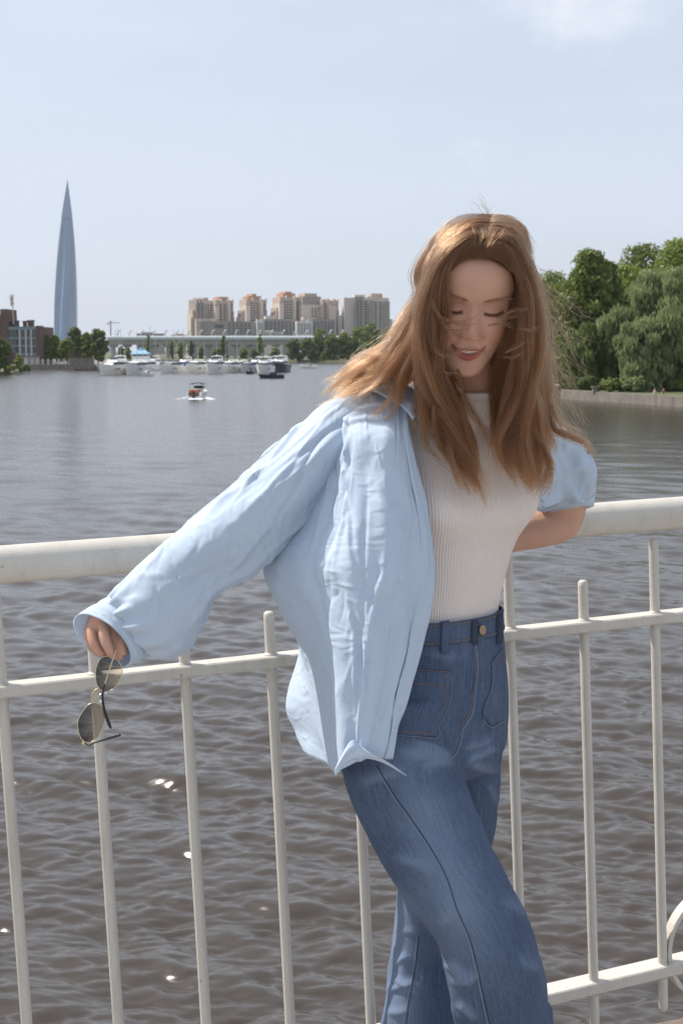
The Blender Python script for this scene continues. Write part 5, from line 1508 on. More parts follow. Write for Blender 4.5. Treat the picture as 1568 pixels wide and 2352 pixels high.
# ------------------------------------------------------------------ jeans
def build_jeans():
    V, Fc = [], []
    def add(vf):
        v, f = vf; k = len(V); V.extend(v); Fc.extend([tuple(int(i)+k for i in q) for q in f])
    add(closed(ring_loft(dense_rows(PELVIS, 40), 72)))
    for path, side in LEGS:
        w = np.array([[*P(q[0], q[1], q[2]), q[3]] for q in path])
        c = catmull(w, 150)
        rings = tube_rings(c[:, :3], c[:, 3], 72)
        # creases: behind the knee, under the seat and stacked near the shin
        th = np.linspace(0, 2*math.pi, 72, endpoint=False)
        rng = np.random.default_rng(3 if side == 'right' else 4)
        nzz = smooth_noise(150, 72, rng, 7, True)
        lv = np.linspace(0, 1, 150)[:, None]
        amp = 0.0016 + 0.0035*np.exp(-((lv-0.55)/0.10)**2) + 0.002*(lv > 0.5)
        ax = unit(np.gradient(c[:, :3], axis=0))
        d = unit(rings - c[:, None, :3])
        diag = np.sin(26*lv*3.0 + 2.2*np.sin(th+1.0)[None, :] + nzz*1.3)
        rings = rings + d*(amp*(0.8*diag*np.clip(np.sin(th+0.6), 0, 1)[None, :] + 0.6*nzz))[..., None]
        add(closed(rings))
    me = make_mesh('jeans_raw', V, Fc)
    o = bpy.data.objects.new('jeans_raw', me); COL.objects.link(o)
    md = o.modifiers.new('r', 'REMESH'); md.mode = 'VOXEL'; md.voxel_size = 0.0034
    ev = o.evaluated_get(bpy.context.evaluated_depsgraph_get())
    me2 = bpy.data.meshes.new_from_object(ev); bpy.data.objects.remove(o)
    nv = len(me2.vertices)
    co = np.empty(nv*3); me2.vertices.foreach_get('co', co); co = co.reshape(-1, 3)
    ed = np.empty(len(me2.edges)*2, dtype=np.int64); me2.edges.foreach_get('vertices', ed); ed = ed.reshape(-1, 2)
    for it in range(10):
        s = np.zeros_like(co); cnt = np.zeros(nv)
        np.add.at(s, ed[:, 0], co[ed[:, 1]]); np.add.at(s, ed[:, 1], co[ed[:, 0]]); np.add.at(cnt, ed[:, 0], 1); np.add.at(cnt, ed[:, 1], 1)
        co += (s/np.maximum(cnt, 1)[:, None]-co)*0.5
    # creases where the cloth is pulled: hip, crotch, back of the knee; each a soft ridge with a sharp side
    nrm_ = np.empty(nv*3); me2.vertices.foreach_set('co', co.ravel()); me2.update(); me2.vertices.foreach_get('normal', nrm_); nrm_ = nrm_.reshape(-1, 3)
    rel = co-np.array([0, 0, CAM_Z]); fwd = rel[:, 1]*CP-rel[:, 2]*SP; upc = rel[:, 1]*SP+rel[:, 2]*CP
    uu = CU+F_PX*rel[:, 0]/fwd; vv_ = CV-F_PX*upc/fwd
    facing = (nrm_*unit(rel)).sum(1) < 0.05
    def crease(p, q, w, h, ymin=0, ymax=9):
        p, q = np.array(p, float), np.array(q, float); d = q-p; L = np.linalg.norm(d); d /= L
        x = uu-p[0]; y = vv_-p[1]; t = (x*d[0]+y*d[1])/L; s_ = x*d[1]-y*d[0] + 4*np.sin(t*5+p[0])
        pr = np.where(s_ > 0, np.exp(-(s_/w)**2), np.exp(-(s_/(0.45*w))**2))
        k = h*pr*np.clip(np.minimum(t, 1-t)/0.3, 0, 1)*facing*(co[:, 1] > ymin)*(co[:, 1] < ymax)
        return nrm_*k[:, None]
    add = 0
    for c_ in (((1048, 1738), (940, 1700), 14, .0035), ((1048, 1745), (960, 1760), 12, .003), ((1060, 1730), (1135, 1690), 12, .003), ((1062, 1745), (1150, 1722), 13, .0035), ((1060, 1760), (1150, 1770), 15, .003), ((1035, 1735), (905, 1722), 18, .004), ((1100, 1660), (1150, 1640), 10, .002), ((960, 1500), (1080, 1512), 12, .0015),
               ((820, 1810), (930, 1760), 22, .003), ((900, 1960), (1000, 2010), 18, .0025), ((1000, 2120), (1090, 2085), 16, .0025), ((1015, 2215), (1090, 2260), 16, .006), ((1030, 2260), (1110, 2240), 14, .004), ((1040, 2310), (1100, 2340), 14, .004), ((1150, 2060), (1215, 2110), 20, .002), ((1180, 2200), (1245, 2230), 20, .002),
               ((900, 2215), (950, 2200), 10, .004), ((890, 2285), (955, 2250), 12, .005), ((900, 2240), (960, 2290), 12, .004), ((885, 2330), (950, 2320), 12, .004), ((905, 2130), (960, 2150), 12, .002), ((1110, 1800), (1150, 1850), 14, .002)):
        add = add + crease(*c_)
    co = co+add
    wear = 0.9*np.exp(-(((uu-(915+(vv_-1700)*0.36))/70)**2))*np.clip((vv_-1650)/200, 0, 1)*np.clip((2300-vv_)/200, 0, 1)*facing + 0.9*np.exp(-((uu-915)/40)**2)*np.clip((vv_-2010)/80, 0, 1)*facing + 0.7*np.clip(np.linalg.norm(add, axis=1)/0.003, 0, 1)
    at = me2.attributes.new('wear', 'FLOAT', 'POINT'); at.data.foreach_set('value', np.clip(wear, 0, 1).astype(np.float32))
    me2.vertices.foreach_set('co', co.ravel())
    me2.update()
    return me2, co
jeans_me, jeans_co = build_jeans()
def project_uv(co):
    """lengthwise threads follow the height, crosswise the way round: (angle x radius, height) in metres"""
    uv = np.zeros((len(co), 2))
    # nearest leg axis decides; thigh direction tilts the threads
    ax = []
    for path, _s in LEGS:
        w = np.array([P(q[0], q[1], q[2]) for q in path]); ax.append(catmull(w, 60))
    best = np.full(len(co), 1e9)
    for k, a in enumerate(ax):
        for ch in range(0, len(co), 40000):
            c = co[ch:ch+40000]
            D_ = np.linalg.norm(c[:, None]-a[None], axis=2); i = D_.argmin(1); dmin = D_[np.arange(len(c)), i]
            t = unit(np.gradient(a, axis=0))[i]; s = np.concatenate([[0], np.cumsum(np.linalg.norm(np.diff(a, axis=0), axis=1))])[i]
            rel = c-a[i]; along = (rel*t).sum(1); rad = rel-t*along[:, None]
            x = unit(np.cross(t, [0, 1, 0])); y = np.cross(t, x)
            ang = np.arctan2((rad*x).sum(1), (rad*y).sum(1))
            upd = dmin < best[ch:ch+40000]
            b = best[ch:ch+40000]; b[upd] = dmin[upd]
            u = uv[ch:ch+40000]; u[upd, 0] = (ang*0.085 + k*3)[upd]; u[upd, 1] = (s+along)[upd]
    return uv
jeans_me.transform(Matrix.Translation(Vector(-PERSON_BASE)))
jeans_me.materials.clear(); jeans_me.materials.append(M_DENIM)
jeans_me.polygons.foreach_set('use_smooth', np.ones(len(jeans_me.polygons), dtype=bool))
add_uv(jeans_me, project_uv(jeans_co))
jeans = bpy.data.objects.new('jeans', jeans_me); COL.objects.link(jeans); jeans.parent = person; BASE['jeans'] = PERSON_BASE
jeans['label'] = 'blue high-waisted flared jeans with patch pockets'
tris = []
jeans_me.calc_loop_triangles()
jt = np.empty(len(jeans_me.loop_triangles)*3, dtype=np.int64); jeans_me.loop_triangles.foreach_get('vertices', jt)
JEANS_BVH = BVHTree.FromPolygons([tuple(c) for c in jeans_co], [tuple(t) for t in jt.reshape(-1, 3)])
def on_cloth(bvh, uv, lift):
    """points on a garment where the photograph shows them, lifted off the cloth along its normal"""
    out = []
    nrm = []
    o = Vector((0, 0, CAM_Z))
    for u, v in uv:
        d = P(u, v, 1.0) - np.array([0, 0, CAM_Z])
        h = bvh.ray_cast(o, Vector(d).normalized())
        if h[0] is None:
            h = bvh.find_nearest(Vector(P(u, v, 2.25)))
        nn = h[1] if h[1].y < 0 or True else -h[1]
        if nn.dot(Vector(d)) > 0: nn = -nn
        out.append(np.array(h[0]) + np.array(nn)*lift); nrm.append(np.array(nn))
    return np.array(out), np.array(nrm)
def seam(name, pts, m, parent, r=0.0011, lift=0.0008, n=40, bvh=None):
    p, _ = on_cloth(bvh or JEANS_BVH, catmull(np.array(pts, float), n), lift)
    return MB().tube(p, r, 6).put(name, m, parent, smooth=True)
def applique(name, outline_l, outline_r, m, parent, lift=0.0022, nu=16, nv=24, bvh=None):
    """a patch laid on the garment between a left and a right edge line"""
    L = catmull(np.array(outline_l, float), nv); R_ = catmull(np.array(outline_r, float), nv)
    uv = np.array([[L[i]+(R_[i]-L[i])*j/(nu-1) for j in range(nu)] for i in range(nv)]).reshape(-1, 2)
    p, nn = on_cloth(bvh or JEANS_BVH, uv, lift)
    # edges turn down into the cloth so that the patch has a thickness
    p = p.reshape(nv, nu, 3); nn = nn.reshape(nv, nu, 3)
    q = np.zeros((nv+2, nu+2, 3)); q[1:-1, 1:-1] = p
    lo = p-nn*(lift+0.001)
    q[0, 1:-1], q[-1, 1:-1], q[1:-1, 0], q[1:-1, -1] = lo[0], lo[-1], lo[:, 0], lo[:, -1]
    q[0, 0], q[0, -1], q[-1, 0], q[-1, -1] = lo[0, 0], lo[0, -1], lo[-1, 0], lo[-1, -1]
    o = put(name, q.reshape(-1, 3), grid_faces(nv+2, nu+2), m, parent, smooth=True)
    add_uv(o.data, arc_uv(q)); return o
applique('waistband', [(890, 1432), (890, 1476)], [(1151, 1398), (1151, 1456)], M_DENIM, jeans, nu=60, nv=10, lift=0.0028) if False else None
# waistband as a band round the waist
def band(rows, name, m, parent, n=120):
    R_ = dense_rows(rows, 10); V = ring_loft(R_, n)
    o = put(name, V.reshape(-1, 3), grid_faces(10, n, True), m, parent, smooth=True); add_uv(o.data, arc_uv(V)); 
    s = o.modifiers.new('thickness', 'SOLIDIFY'); s.thickness = 0.003; s.offset = -1
    return V
WB = band([(993, 1402, 2.33, .1275, .0965, 40), (989, 1425, 2.33, .1315, .0995, 40), (986, 1449, 2.33, .1360, .1030, 40)], 'waistband', M_DENIM, jeans)
for i, nm in ((1, 'a'), (8, 'b')):
    ring = WB[i]; c = ring.mean(0)
    ring = ring + unit(ring-c)*0.0008
    MB().tube(np.vstack([ring, ring[:1]]), 0.0007, 5, cap=False).put('topstitch', M_THREAD, jeans)
jeans_top = np.vstack([WB.reshape(-1, 3)])
WB_BVH = BVHTree.FromPolygons([tuple(c) for c in WB.reshape(-1, 3)], [tuple(int(i) for i in q) for q in grid_faces(10, 120, True)])
def both_bvh():
    v = [tuple(c) for c in jeans_co]; f = [tuple(t) for t in jt.reshape(-1, 3)]
    k = len(v); v += [tuple(c) for c in WB.reshape(-1, 3)]; f += [tuple(int(i)+k for i in q) for q in grid_faces(10, 120, True)]
    return BVHTree.FromPolygons(v, f)
JW = both_bvh()
applique('belt_loop', [(1012, 1426), (1010, 1500)], [(1030, 1427), (1028, 1500)], M_DENIM, jeans, nu=5, nv=16, lift=0.004, bvh=JW)
applique('belt_loop', [(1139, 1408), (1138, 1478)], [(1149, 1404), (1149, 1476)], M_DENIM_DARK, jeans, nu=5, nv=16, lift=0.004, bvh=JW)
applique('patch_pocket', [(905, 1536), (908, 1600), (890, 1680), (890, 1688)], [(1036, 1543), (1032, 1612), (1006, 1668), (1004, 1692)], M_DENIM, jeans, lift=0.0028, bvh=JW, nu=30, nv=30)
applique('patch_pocket', [(1128, 1518), (1126, 1580), (1108, 1640), (1124, 1668)], [(1151, 1490), (1153, 1560), (1153, 1640), (1152, 1656)], M_DENIM, jeans, lift=0.0028, bvh=JW, nu=12, nv=30)
POCKET = [[(905, 1537), (970, 1540), (1034, 1544)], [(905, 1568), (970, 1571), (1033, 1576)], [(1035, 1545), (1031, 1612), (1012, 1655), (1004, 1668), (1006, 1690), (995, 1697)], [(995, 1697), (950, 1692), (888, 1688)], [(892, 1678), (950, 1682), (1000, 1686)], [(1023, 1546), (1020, 1608), (998, 1660)],
          [(1129, 1519), (1126, 1580), (1108, 1640), (1110, 1655), (1124, 1670), (1152, 1657)], [(1131, 1518), (1152, 1490)], [(1130, 1535), (1152, 1512)]]
for i, s_ in enumerate(POCKET): seam('pocket_stitch', s_, M_DENIM_PALE if i in (2, 3, 6) else M_THREAD, jeans, r=0.0006, lift=0.0029, bvh=JW, n=30)
seam('fly_seam', [(1092, 1482), (1096, 1530), (1090, 1600), (1082, 1645), (1063, 1675), (1056, 1710), (1043, 1736), (1030, 1745)], M_DENIM_PALE, jeans, r=0.0011, lift=0.0002, bvh=JW, n=60)
seam('fly_stitch', [(1086, 1482), (1090, 1530), (1084, 1600), (1074, 1640), (1056, 1668)], M_THREAD, jeans, r=0.0008, lift=0.0006, bvh=JW)
seam('side_seam', [(862, 1760), (900, 1825), (945, 1890), (985, 1950), (1022, 2020), (1045, 2090), (1075, 2160), (1093, 2230), (1108, 2300), (1126, 2380)], M_DENIM_PALE, jeans, r=0.0011, lift=0.0000, n=90)
seam('side_seam', [(866, 1760), (904, 1824), (949, 1888), (989, 1948), (1026, 2018), (1049, 2088), (1079, 2158), (1097, 2228), (1112, 2298), (1130, 2378)], M_DENIM_DARK, jeans, r=0.0008, lift=0.0, n=90)
seam('inner_seam', [(958, 2150), (956, 2170), (954, 2190), (945, 2250), (934, 2310), (926, 2380)], M_DENIM_PALE, jeans, r=0.0010, lift=0.0)
seam('inner_seam', [(962, 2150), (960, 2170), (958, 2190), (949, 2250), (938, 2310), (930, 2380)], M_DENIM_DARK, jeans, r=0.0008, lift=0.0)
# fly overlap and waist button
pb, nb_ = on_cloth(JW, [(1101, 1447)], 0.005)
def disc(c, nrm, r, h, m, name, parent, n=20):
    nrm = unit(nrm); x = unit(np.cross(nrm, [0, 0, 1])); y = np.cross(nrm, x); a = np.linspace(0, 2*math.pi, n, endpoint=False)
    rings = np.array([[c + nrm*z + (x*math.cos(t)+y*math.sin(t))*rr for t in a] for rr, z in ((r*.9, 0), (r, h*.4), (r*.9, h), (r*.55, h*.8), (0.0001, h*.75))])
    return put(name, rings.reshape(-1, 3), grid_faces(5, n, True), m, parent, smooth=True)
disc(pb[0], nb_[0], 0.0085, 0.003, M_BRASS, 'button', jeans)
applique('fly_tab', [(1082, 1425), (1080, 1476)], [(1094, 1423), (1093, 1480)], M_DENIM_DARK, jeans, nu=5, nv=12, lift=0.0042, bvh=JW)
for path, side in LEGS:
    q = path[-1]; c = P(q[0], q[1], q[2])
    # shoe toe under the hem
    M_SHOE = mat('white_leather_shoe', (0.66, 0.64, 0.60), rough=0.5, var=0.06, scale=20)
    z = DECK(c[0]) + 0.004
    rows = [(c + np.array([0.06*t, -0.16*t+0.02, 0]), r, hh) for t, r, hh in ((-0.55, 0.02, 0.05), (-0.45, .034, .075), (0, .04, .085), (.5, .044, .06), (.85, .04, .045), (1.02, .02, .03))]
    rings = []
    for p, r, hh in rows:
        a = np.linspace(0, 2*math.pi, 20, endpoint=False)
        e = unit(np.array([0.16, 0.06, 0]))
        rings.append(np.array([[p[0]+e[0]*r*math.cos(t), p[1]+e[1]*r*math.cos(t), z + hh*0.5 + hh*0.5*np.sign(math.sin(t))*abs(math.sin(t))**0.6] for t in a]))
    v, f = closed(np.array(rings)); put('shoe', v, f, M_SHOE, person, smooth=True)
# ------------------------------------------------------------------ open linen shirt
shirt = bpy.data.objects.new('shirt', None); COL.objects.link(shirt); shirt.parent = person; BASE['shirt'] = PERSON_BASE
shirt['label'] = 'loose pale blue linen shirt worn open, blown back by the wind'
SH = [  # R edge, front mid, front left, left extreme, turn to the back, back left, back mid, back right
 [(938, 915, 2.235), (905, 893, 2.275), (850, 895, 2.285), (795, 905, 2.295), (768, 915, 2.315), (800, 905, 2.36), (960, 900, 2.41), (1150, 930, 2.43), (1255, 972, 2.445)],
 [(943, 995, 2.185), (905, 985, 2.168), (850, 985, 2.175), (795, 985, 2.205), (748, 985, 2.30), (770, 985, 2.385), (900, 995, 2.46), (1120, 1010, 2.50), (1275, 1030, 2.495)],
 [(960, 1085, 2.172), (915, 1085, 2.142), (850, 1088, 2.145), (780, 1090, 2.185), (730, 1085, 2.30), (760, 1080, 2.41), (900, 1090, 2.48), (1100, 1100, 2.50), (1245, 1110, 2.48)],
 [(985, 1180, 2.160), (925, 1185, 2.118), (845, 1190, 2.115), (760, 1195, 2.165), (668, 1185, 2.30), (720, 1180, 2.43), (880, 1190, 2.49), (1060, 1200, 2.49), (1195, 1190, 2.465)],
 [(996, 1290, 2.150), (925, 1295, 2.100), (830, 1300, 2.095), (725, 1300, 2.150), (606, 1296, 2.30), (680, 1290, 2.44), (860, 1300, 2.49), (1020, 1300, 2.48), (1130, 1290, 2.465)],
 [(986, 1400, 2.142), (915, 1405, 2.090), (825, 1405, 2.085), (735, 1402, 2.140), (645, 1400, 2.28), (690, 1395, 2.44), (850, 1400, 2.49), (990, 1400, 2.475), (1090, 1390, 2.465)],
 [(964, 1500, 2.132), (900, 1503, 2.085), (825, 1505, 2.075), (755, 1505, 2.120), (708, 1500, 2.25), (690, 1500, 2.42), (830, 1500, 2.49), (960, 1500, 2.485), (1060, 1490, 2.475)],
 [(930, 1618, 2.112), (878, 1620, 2.075), (820, 1622, 2.065), (770, 1622, 2.100), (742, 1612, 2.22), (664, 1622, 2.37), (800, 1600, 2.48), (940, 1590, 2.49), (1050, 1580, 2.48)],
 [(899, 1742, 2.095), (860, 1742, 2.066), (815, 1752, 2.058), (778, 1772, 2.085), (765, 1770, 2.19), (700, 1712, 2.33), (800, 1690, 2.47), (930, 1680, 2.49), (1040, 1670, 2.485)]]
def build_shirt_body():
    m, n = 130, 210
    V = patch(SH, m, n)
    s = np.linspace(0, 1, n)[None, :]; t = np.linspace(0, 1, m)[:, None]
    rng = np.random.default_rng(21)
    nz1 = smooth_noise(m, n, rng, 3)
    N = np.cross(np.gradient(V, axis=1), np.gradient(V, axis=0)); N = unit(N)
    # big soft folds: a few broad ones hanging from the shoulder, more behind
    fan = np.sin(2*math.pi*(s*7.5 + 0.9*t*(1-s) + 0.22*nz1))
    amp = 0.0075*np.clip(t*1.6, 0, 1)*np.clip((0.52-s)/0.12, 0, 1) + 0.011*np.clip(t*1.5, 0, 1)*np.clip((s-0.48)/0.1, 0, 1)
    items = []
    for k in range(16):                                    # drags that fan out of the armpit and shoulder seam
        a = rng.uniform(0, 1); s0 = 0.42-0.10*a; t0 = 0.03+0.22*a+rng.normal()*0.02
        L = rng.uniform(0.15, 0.5); ang = rng.uniform(0.9, 1.6)
        items.append((s0+rng.normal()*0.03, t0, s0-L*math.cos(ang)*0.5, t0+L*math.sin(ang), rng.uniform(0.006, 0.014), rng.uniform(0.002, 0.0045)*rng.choice([1, -1])))
    for k in range(80):                                    # crumple lines here and there
        s0, t0 = rng.uniform(0.02, 0.5), rng.uniform(0.05, 0.95); L = rng.uniform(0.04, 0.14); ang = rng.uniform(0.4, 2.6)
        items.append((s0, t0, s0+L*math.cos(ang)*0.5, t0+L*math.sin(ang), rng.uniform(0.003, 0.007), rng.uniform(0.0012, 0.0030)*rng.choice([1, -1])))
    for k in range(8):                                     # long verticals towards the hem
        s0 = rng.uniform(0.03, 0.45); t0 = rng.uniform(0.3, 0.6)
        items.append((s0, t0, s0+rng.normal()*0.05, min(1.05, t0+rng.uniform(0.3, 0.5)), rng.uniform(0.010, 0.020), rng.uniform(0.003, 0.006)*rng.choice([1, -1])))
    V = V + N*(amp*fan*0.5 + creases(m, n, items))[..., None]
    pin = np.zeros((m, n)); pin[0] = 1.0; pin[1:3] = 0.6
    pin[:, 0] = 0.75; pin[:, -1] = 0.6
    ex_u = 1.006 + 0.008*smooth_noise(m, n, rng, 4); ex_v = 1.004 + 0.008*smooth_noise(m, n, rng, 4)
    V = relax(V, np.clip(ex_u, 0.995, 1.03), np.clip(ex_v, 0.995, 1.03), pin, iters=10, keep=0.06, bend=0.06, seed=8, noise=0.0012)
    o = cloth('shirt_body', V, M_LINEN, shirt, thick=0.0009)
    return V
SHV = build_shirt_body()
def strip(name, A, B, m, parent, k=8, bulge=0.0, thick=0.0012, wave=0.0, seed=0):
    """sheet between two 3-D lines"""
    A, B = np.asarray(A), np.asarray(B)
    t = np.linspace(0, 1, k)[None, :, None]
    V = A[:, None]*(1-t) + B[:, None]*t
    N = unit(np.cross(np.gradient(V, axis=0), np.gradient(V, axis=1)))
    if N[len(A)//2, k//2, 1] > 0: N = -N
    V = V + N*(bulge*np.sin(math.pi*t))
    if wave: V = V + N*(wave*smooth_noise(len(A), k, np.random.default_rng(seed), 3))[..., None]
    return cloth(name, V, m, parent, thick=thick), V
# front band along the opening: folded edge, slightly proud
nrow = SHV.shape[0]
edge = SHV[:, 0]; inn = SHV[:, 13]
front = np.array([0, -1.0, 0])
w = np.linspace(0, 1, nrow)
Apl = edge + front*0.0035; Bpl = inn*0.94 + edge*0.06 + front*0.0025
_, PLV = strip('front_band', Apl[3:], Bpl[3:], M_LINEN, shirt, k=10, bulge=0.002, wave=0.0012, seed=4)
# collar: stand behind the neck, leaf falling over the shoulder towards the point at the opening
def build_collar():
    inner = PA([(1000, 905, 2.250), (960, 886, 2.262), (925, 872, 2.285), (905, 866, 2.330), (930, 862, 2.385), (1000, 872, 2.42), (1100, 888, 2.43), (1185, 905, 2.40)])
    ridge = PA([(990, 925, 2.225), (950, 893, 2.240), (905, 870, 2.262), (872, 862, 2.325), (905, 850, 2.40), (1000, 862, 2.45), (1110, 880, 2.46), (1200, 905, 2.41)])
    outer = PA([(946, 965, 2.165), (928, 940, 2.178), (885, 912, 2.205), (842, 893, 2.30), (865, 880, 2.42), (990, 885, 2.48), (1120, 905, 2.49), (1225, 940, 2.43)])
    k = 60
    I, R_, O = (catmull(a, k) for a in (inner, ridge, outer))
    low = catmull(PA([(940, 925, 2.225), (915, 905, 2.245), (880, 893, 2.268), (858, 893, 2.315), (880, 893, 2.385), (1000, 895, 2.43), (1110, 905, 2.44), (1200, 930, 2.41)]), k)
    t1 = np.linspace(0, 1, 8)[None, :, None]; 
    Vs = []
    for a in np.linspace(0, 1, 5): Vs.append(low*(1-a)+R_*a)
    for a in np.linspace(0.08, 1, 9): Vs.append(R_*(1-a)+O*a + np.array([0, -1, 0.4])*0.006*math.sin(math.pi*a))
    V = np.stack(Vs, 1)
    V = V + unit(np.array([0.2, -1, 0.3]))*(0.0025*smooth_noise(k, V.shape[1], np.random.default_rng(6), 4))[..., None]
    cloth('collar', V, M_LINEN, shirt, thick=0.0018)
    # second front edge on the other side, mostly under the hair
build_collar()
# ---- right sleeve
SLEEVE = [  # upper edge (u, v), lower edge (u, v), depth, half depth
 ((870, 905), (860, 1040), 2.285, .050), ((805, 906), (805, 1085), 2.285, .066), ((752, 930), (772, 1118), 2.275, .072), ((690, 985), (738, 1160), 2.265, .072), ((600, 1062), (668, 1236), 2.255, .070), ((500, 1140), (588, 1310), 2.25, .068),
 ((400, 1222), (500, 1372), 2.255, .066), ((338, 1280), (462, 1452), 2.262, .068), ((285, 1335), (415, 1503), 2.268, .066), ((262, 1362), (360, 1506), 2.270, .054), ((250, 1380), (338, 1492), 2.272, .043)]
def build_sleeve():
    m, n = 130, 110
    ctr, ra, rd, dirs = [], [], [], []
    for a, b, y, hd in SLEEVE:
        A, B = P(*a, y), P(*b, y)
        ctr.append((A+B)/2); ra.append((A-B)/2); rd.append(hd)
    k = np.concatenate([[0], np.cumsum(np.linalg.norm(np.diff(np.array(ctr), axis=0), axis=1))])
    tt = np.linspace(0, k[-1], m)
    C_ = interp_smooth(k, np.array(ctr), tt); A_ = interp_smooth(k, np.array(ra), tt); D_ = interp_smooth(k, np.array(rd), tt)
    th = np.linspace(0, 2*math.pi, n, endpoint=False)
    V = C_[:, None] + np.cos(th)[None, :, None]*A_[:, None] + np.sin(th)[None, :, None]*D_[:, None, None]*np.array([0, -1.0, 0])
    rng = np.random.default_rng(33)
    s = np.linspace(0, 1, m)[:, None]
    nz1 = smooth_noise(m, n, rng, 4, True)
    N = unit(V - C_[:, None])
    # long folds that run down the arm, gathers at the cuff, crumples at the elbow
    f1 = np.sin(4*th[None, :] + 2.0*s*math.pi + 0.6*nz1)*0.0050*np.sin(math.pi*np.clip(s*1.05, 0, 1))
    g = np.sin(13*th[None, :] + 0.8*nz1)*0.0060*np.clip((s-0.84)/0.16, 0, 1)**1.3
    items = []
    for k in range(26):
        s0 = rng.random(); t0 = rng.uniform(0.0, 0.55); items.append((s0, t0, s0+rng.normal()*0.10, t0+rng.uniform(0.18, 0.45), rng.uniform(0.010, 0.024), rng.uniform(0.003, 0.0075)*rng.choice([1, 1, -1])))
    for k in range(90):
        s0, t0 = rng.random(), rng.uniform(0.35, 0.93); L = rng.uniform(0.05, 0.16); ang = rng.normal(1.0, 0.8)
        items.append((s0, t0, s0+L*math.cos(ang), t0+L*math.sin(ang), rng.uniform(0.004, 0.010), rng.uniform(0.0015, 0.0040)*rng.choice([1, -1])))
    V = V + N*(f1+g+creases(m, n, items, True))[..., None]
    pin = np.zeros((m, n)); pin[0] = 0.95; pin[-1] = 1.0; pin[1:4] = 0.6; pin[-3:-1] = 0.7
    ex_u = np.clip(1.006 + 0.01*nz1, 0.995, 1.03); ex_v = np.clip(1.010 + 0.012*smooth_noise(m, n, rng, 5, True) + 0.03*np.clip((s-0.75)/0.25, 0, 1), 1.0, 1.06)
    V = relax(V, ex_u, ex_v, pin, iters=10, wrap=True, keep=0.06, bend=0.06, seed=12, noise=0.0015)
    V2 = np.concatenate([V, V[:, :1]], 1)
    o = put('sleeve', V.reshape(-1, 3), grid_faces(m, n, True), M_LINEN, shirt, smooth=True)
    add_uv(o.data, arc_uv(V2).reshape(m, n+1, 2)[:, :n].reshape(-1, 2))
    sm = o.modifiers.new('thickness', 'SOLIDIFY'); sm.thickness = 0.0009; sm.offset = 0
    # cuff: stiff double band, open end towards the hand
    a0, b0 = P(250, 1368, 2.272), P(338, 1504, 2.272); a1, b1 = P(181, 1412, 2.262), P(290, 1532, 2.262)
    rings = []
    hd0, hd1 = 0.050, 0.054
    for q in np.linspace(0, 1, 14):
        a, b = a0+(a1-a0)*q, b0+(b1-b0)*q
        c, r = (a+b)/2, (a-b)/2
        hd = hd0+(hd1-hd0)*q
        tilt = unit(np.cross(r, [0, 1, 0]))
        axis = unit((a1+b1)/2-(a0+b0)/2)
        ring = c + np.outer(np.cos(th), r*(1+0.03*math.sin(math.pi*q))) + np.outer(np.sin(th)*hd, np.array([0, -1.0, 0])) + np.outer(-np.sin(th)*(0.012+0.030*q), axis)
        rings.append(ring)
    rings = np.array(rings)
    outer = rings
    inner = rings[::-1] + unit(rings.mean(1)[::-1][:, None] - rings[::-1])*0.0022
    Vc = np.concatenate([outer, inner], 0)
    Vc = Vc + unit(Vc-Vc.mean(1, keepdims=True))*(0.0012*smooth_noise(Vc.shape[0], n, np.random.default_rng(5), 4, True))[..., None]
    o = put('cuff', Vc.reshape(-1, 3), grid_faces(len(Vc), n, True), M_LINEN, shirt, smooth=True)
    add_uv(o.data, arc_uv(Vc))
    return V
SLV = build_sleeve()
# fabric pleat hanging below the forearm
pl_rows = [[(455, 1372, 2.29), (448, 1365, 2.30), (470, 1360, 2.31)], [(461, 1400, 2.29), (445, 1400, 2.31), (430, 1395, 2.33)], [(452, 1445, 2.29), (435, 1440, 2.31), (415, 1430, 2.33)], [(425, 1470, 2.28), (415, 1462, 2.30), (400, 1452, 2.32)]]
cloth('sleeve_pleat', patch(pl_rows, 20, 14), M_LINEN, shirt, thick=0.0009)
# turned-up hem flick at the front tail
fl = [[(770, 1782, 2.075), (800, 1748, 2.062), (840, 1742, 2.058), (880, 1752, 2.066), (934, 1782, 2.078)], [(768, 1772, 2.066), (802, 1724, 2.046), (836, 1728, 2.046), (880, 1745, 2.058), (920, 1772, 2.072)], [(776, 1752, 2.066), (806, 1702, 2.048), (828, 1714, 2.050), (862, 1738, 2.060), (902, 1758, 2.072)]]
cloth('hem_flick', patch(fl, 16, 50), M_LINEN, shirt, thick=0.0011)

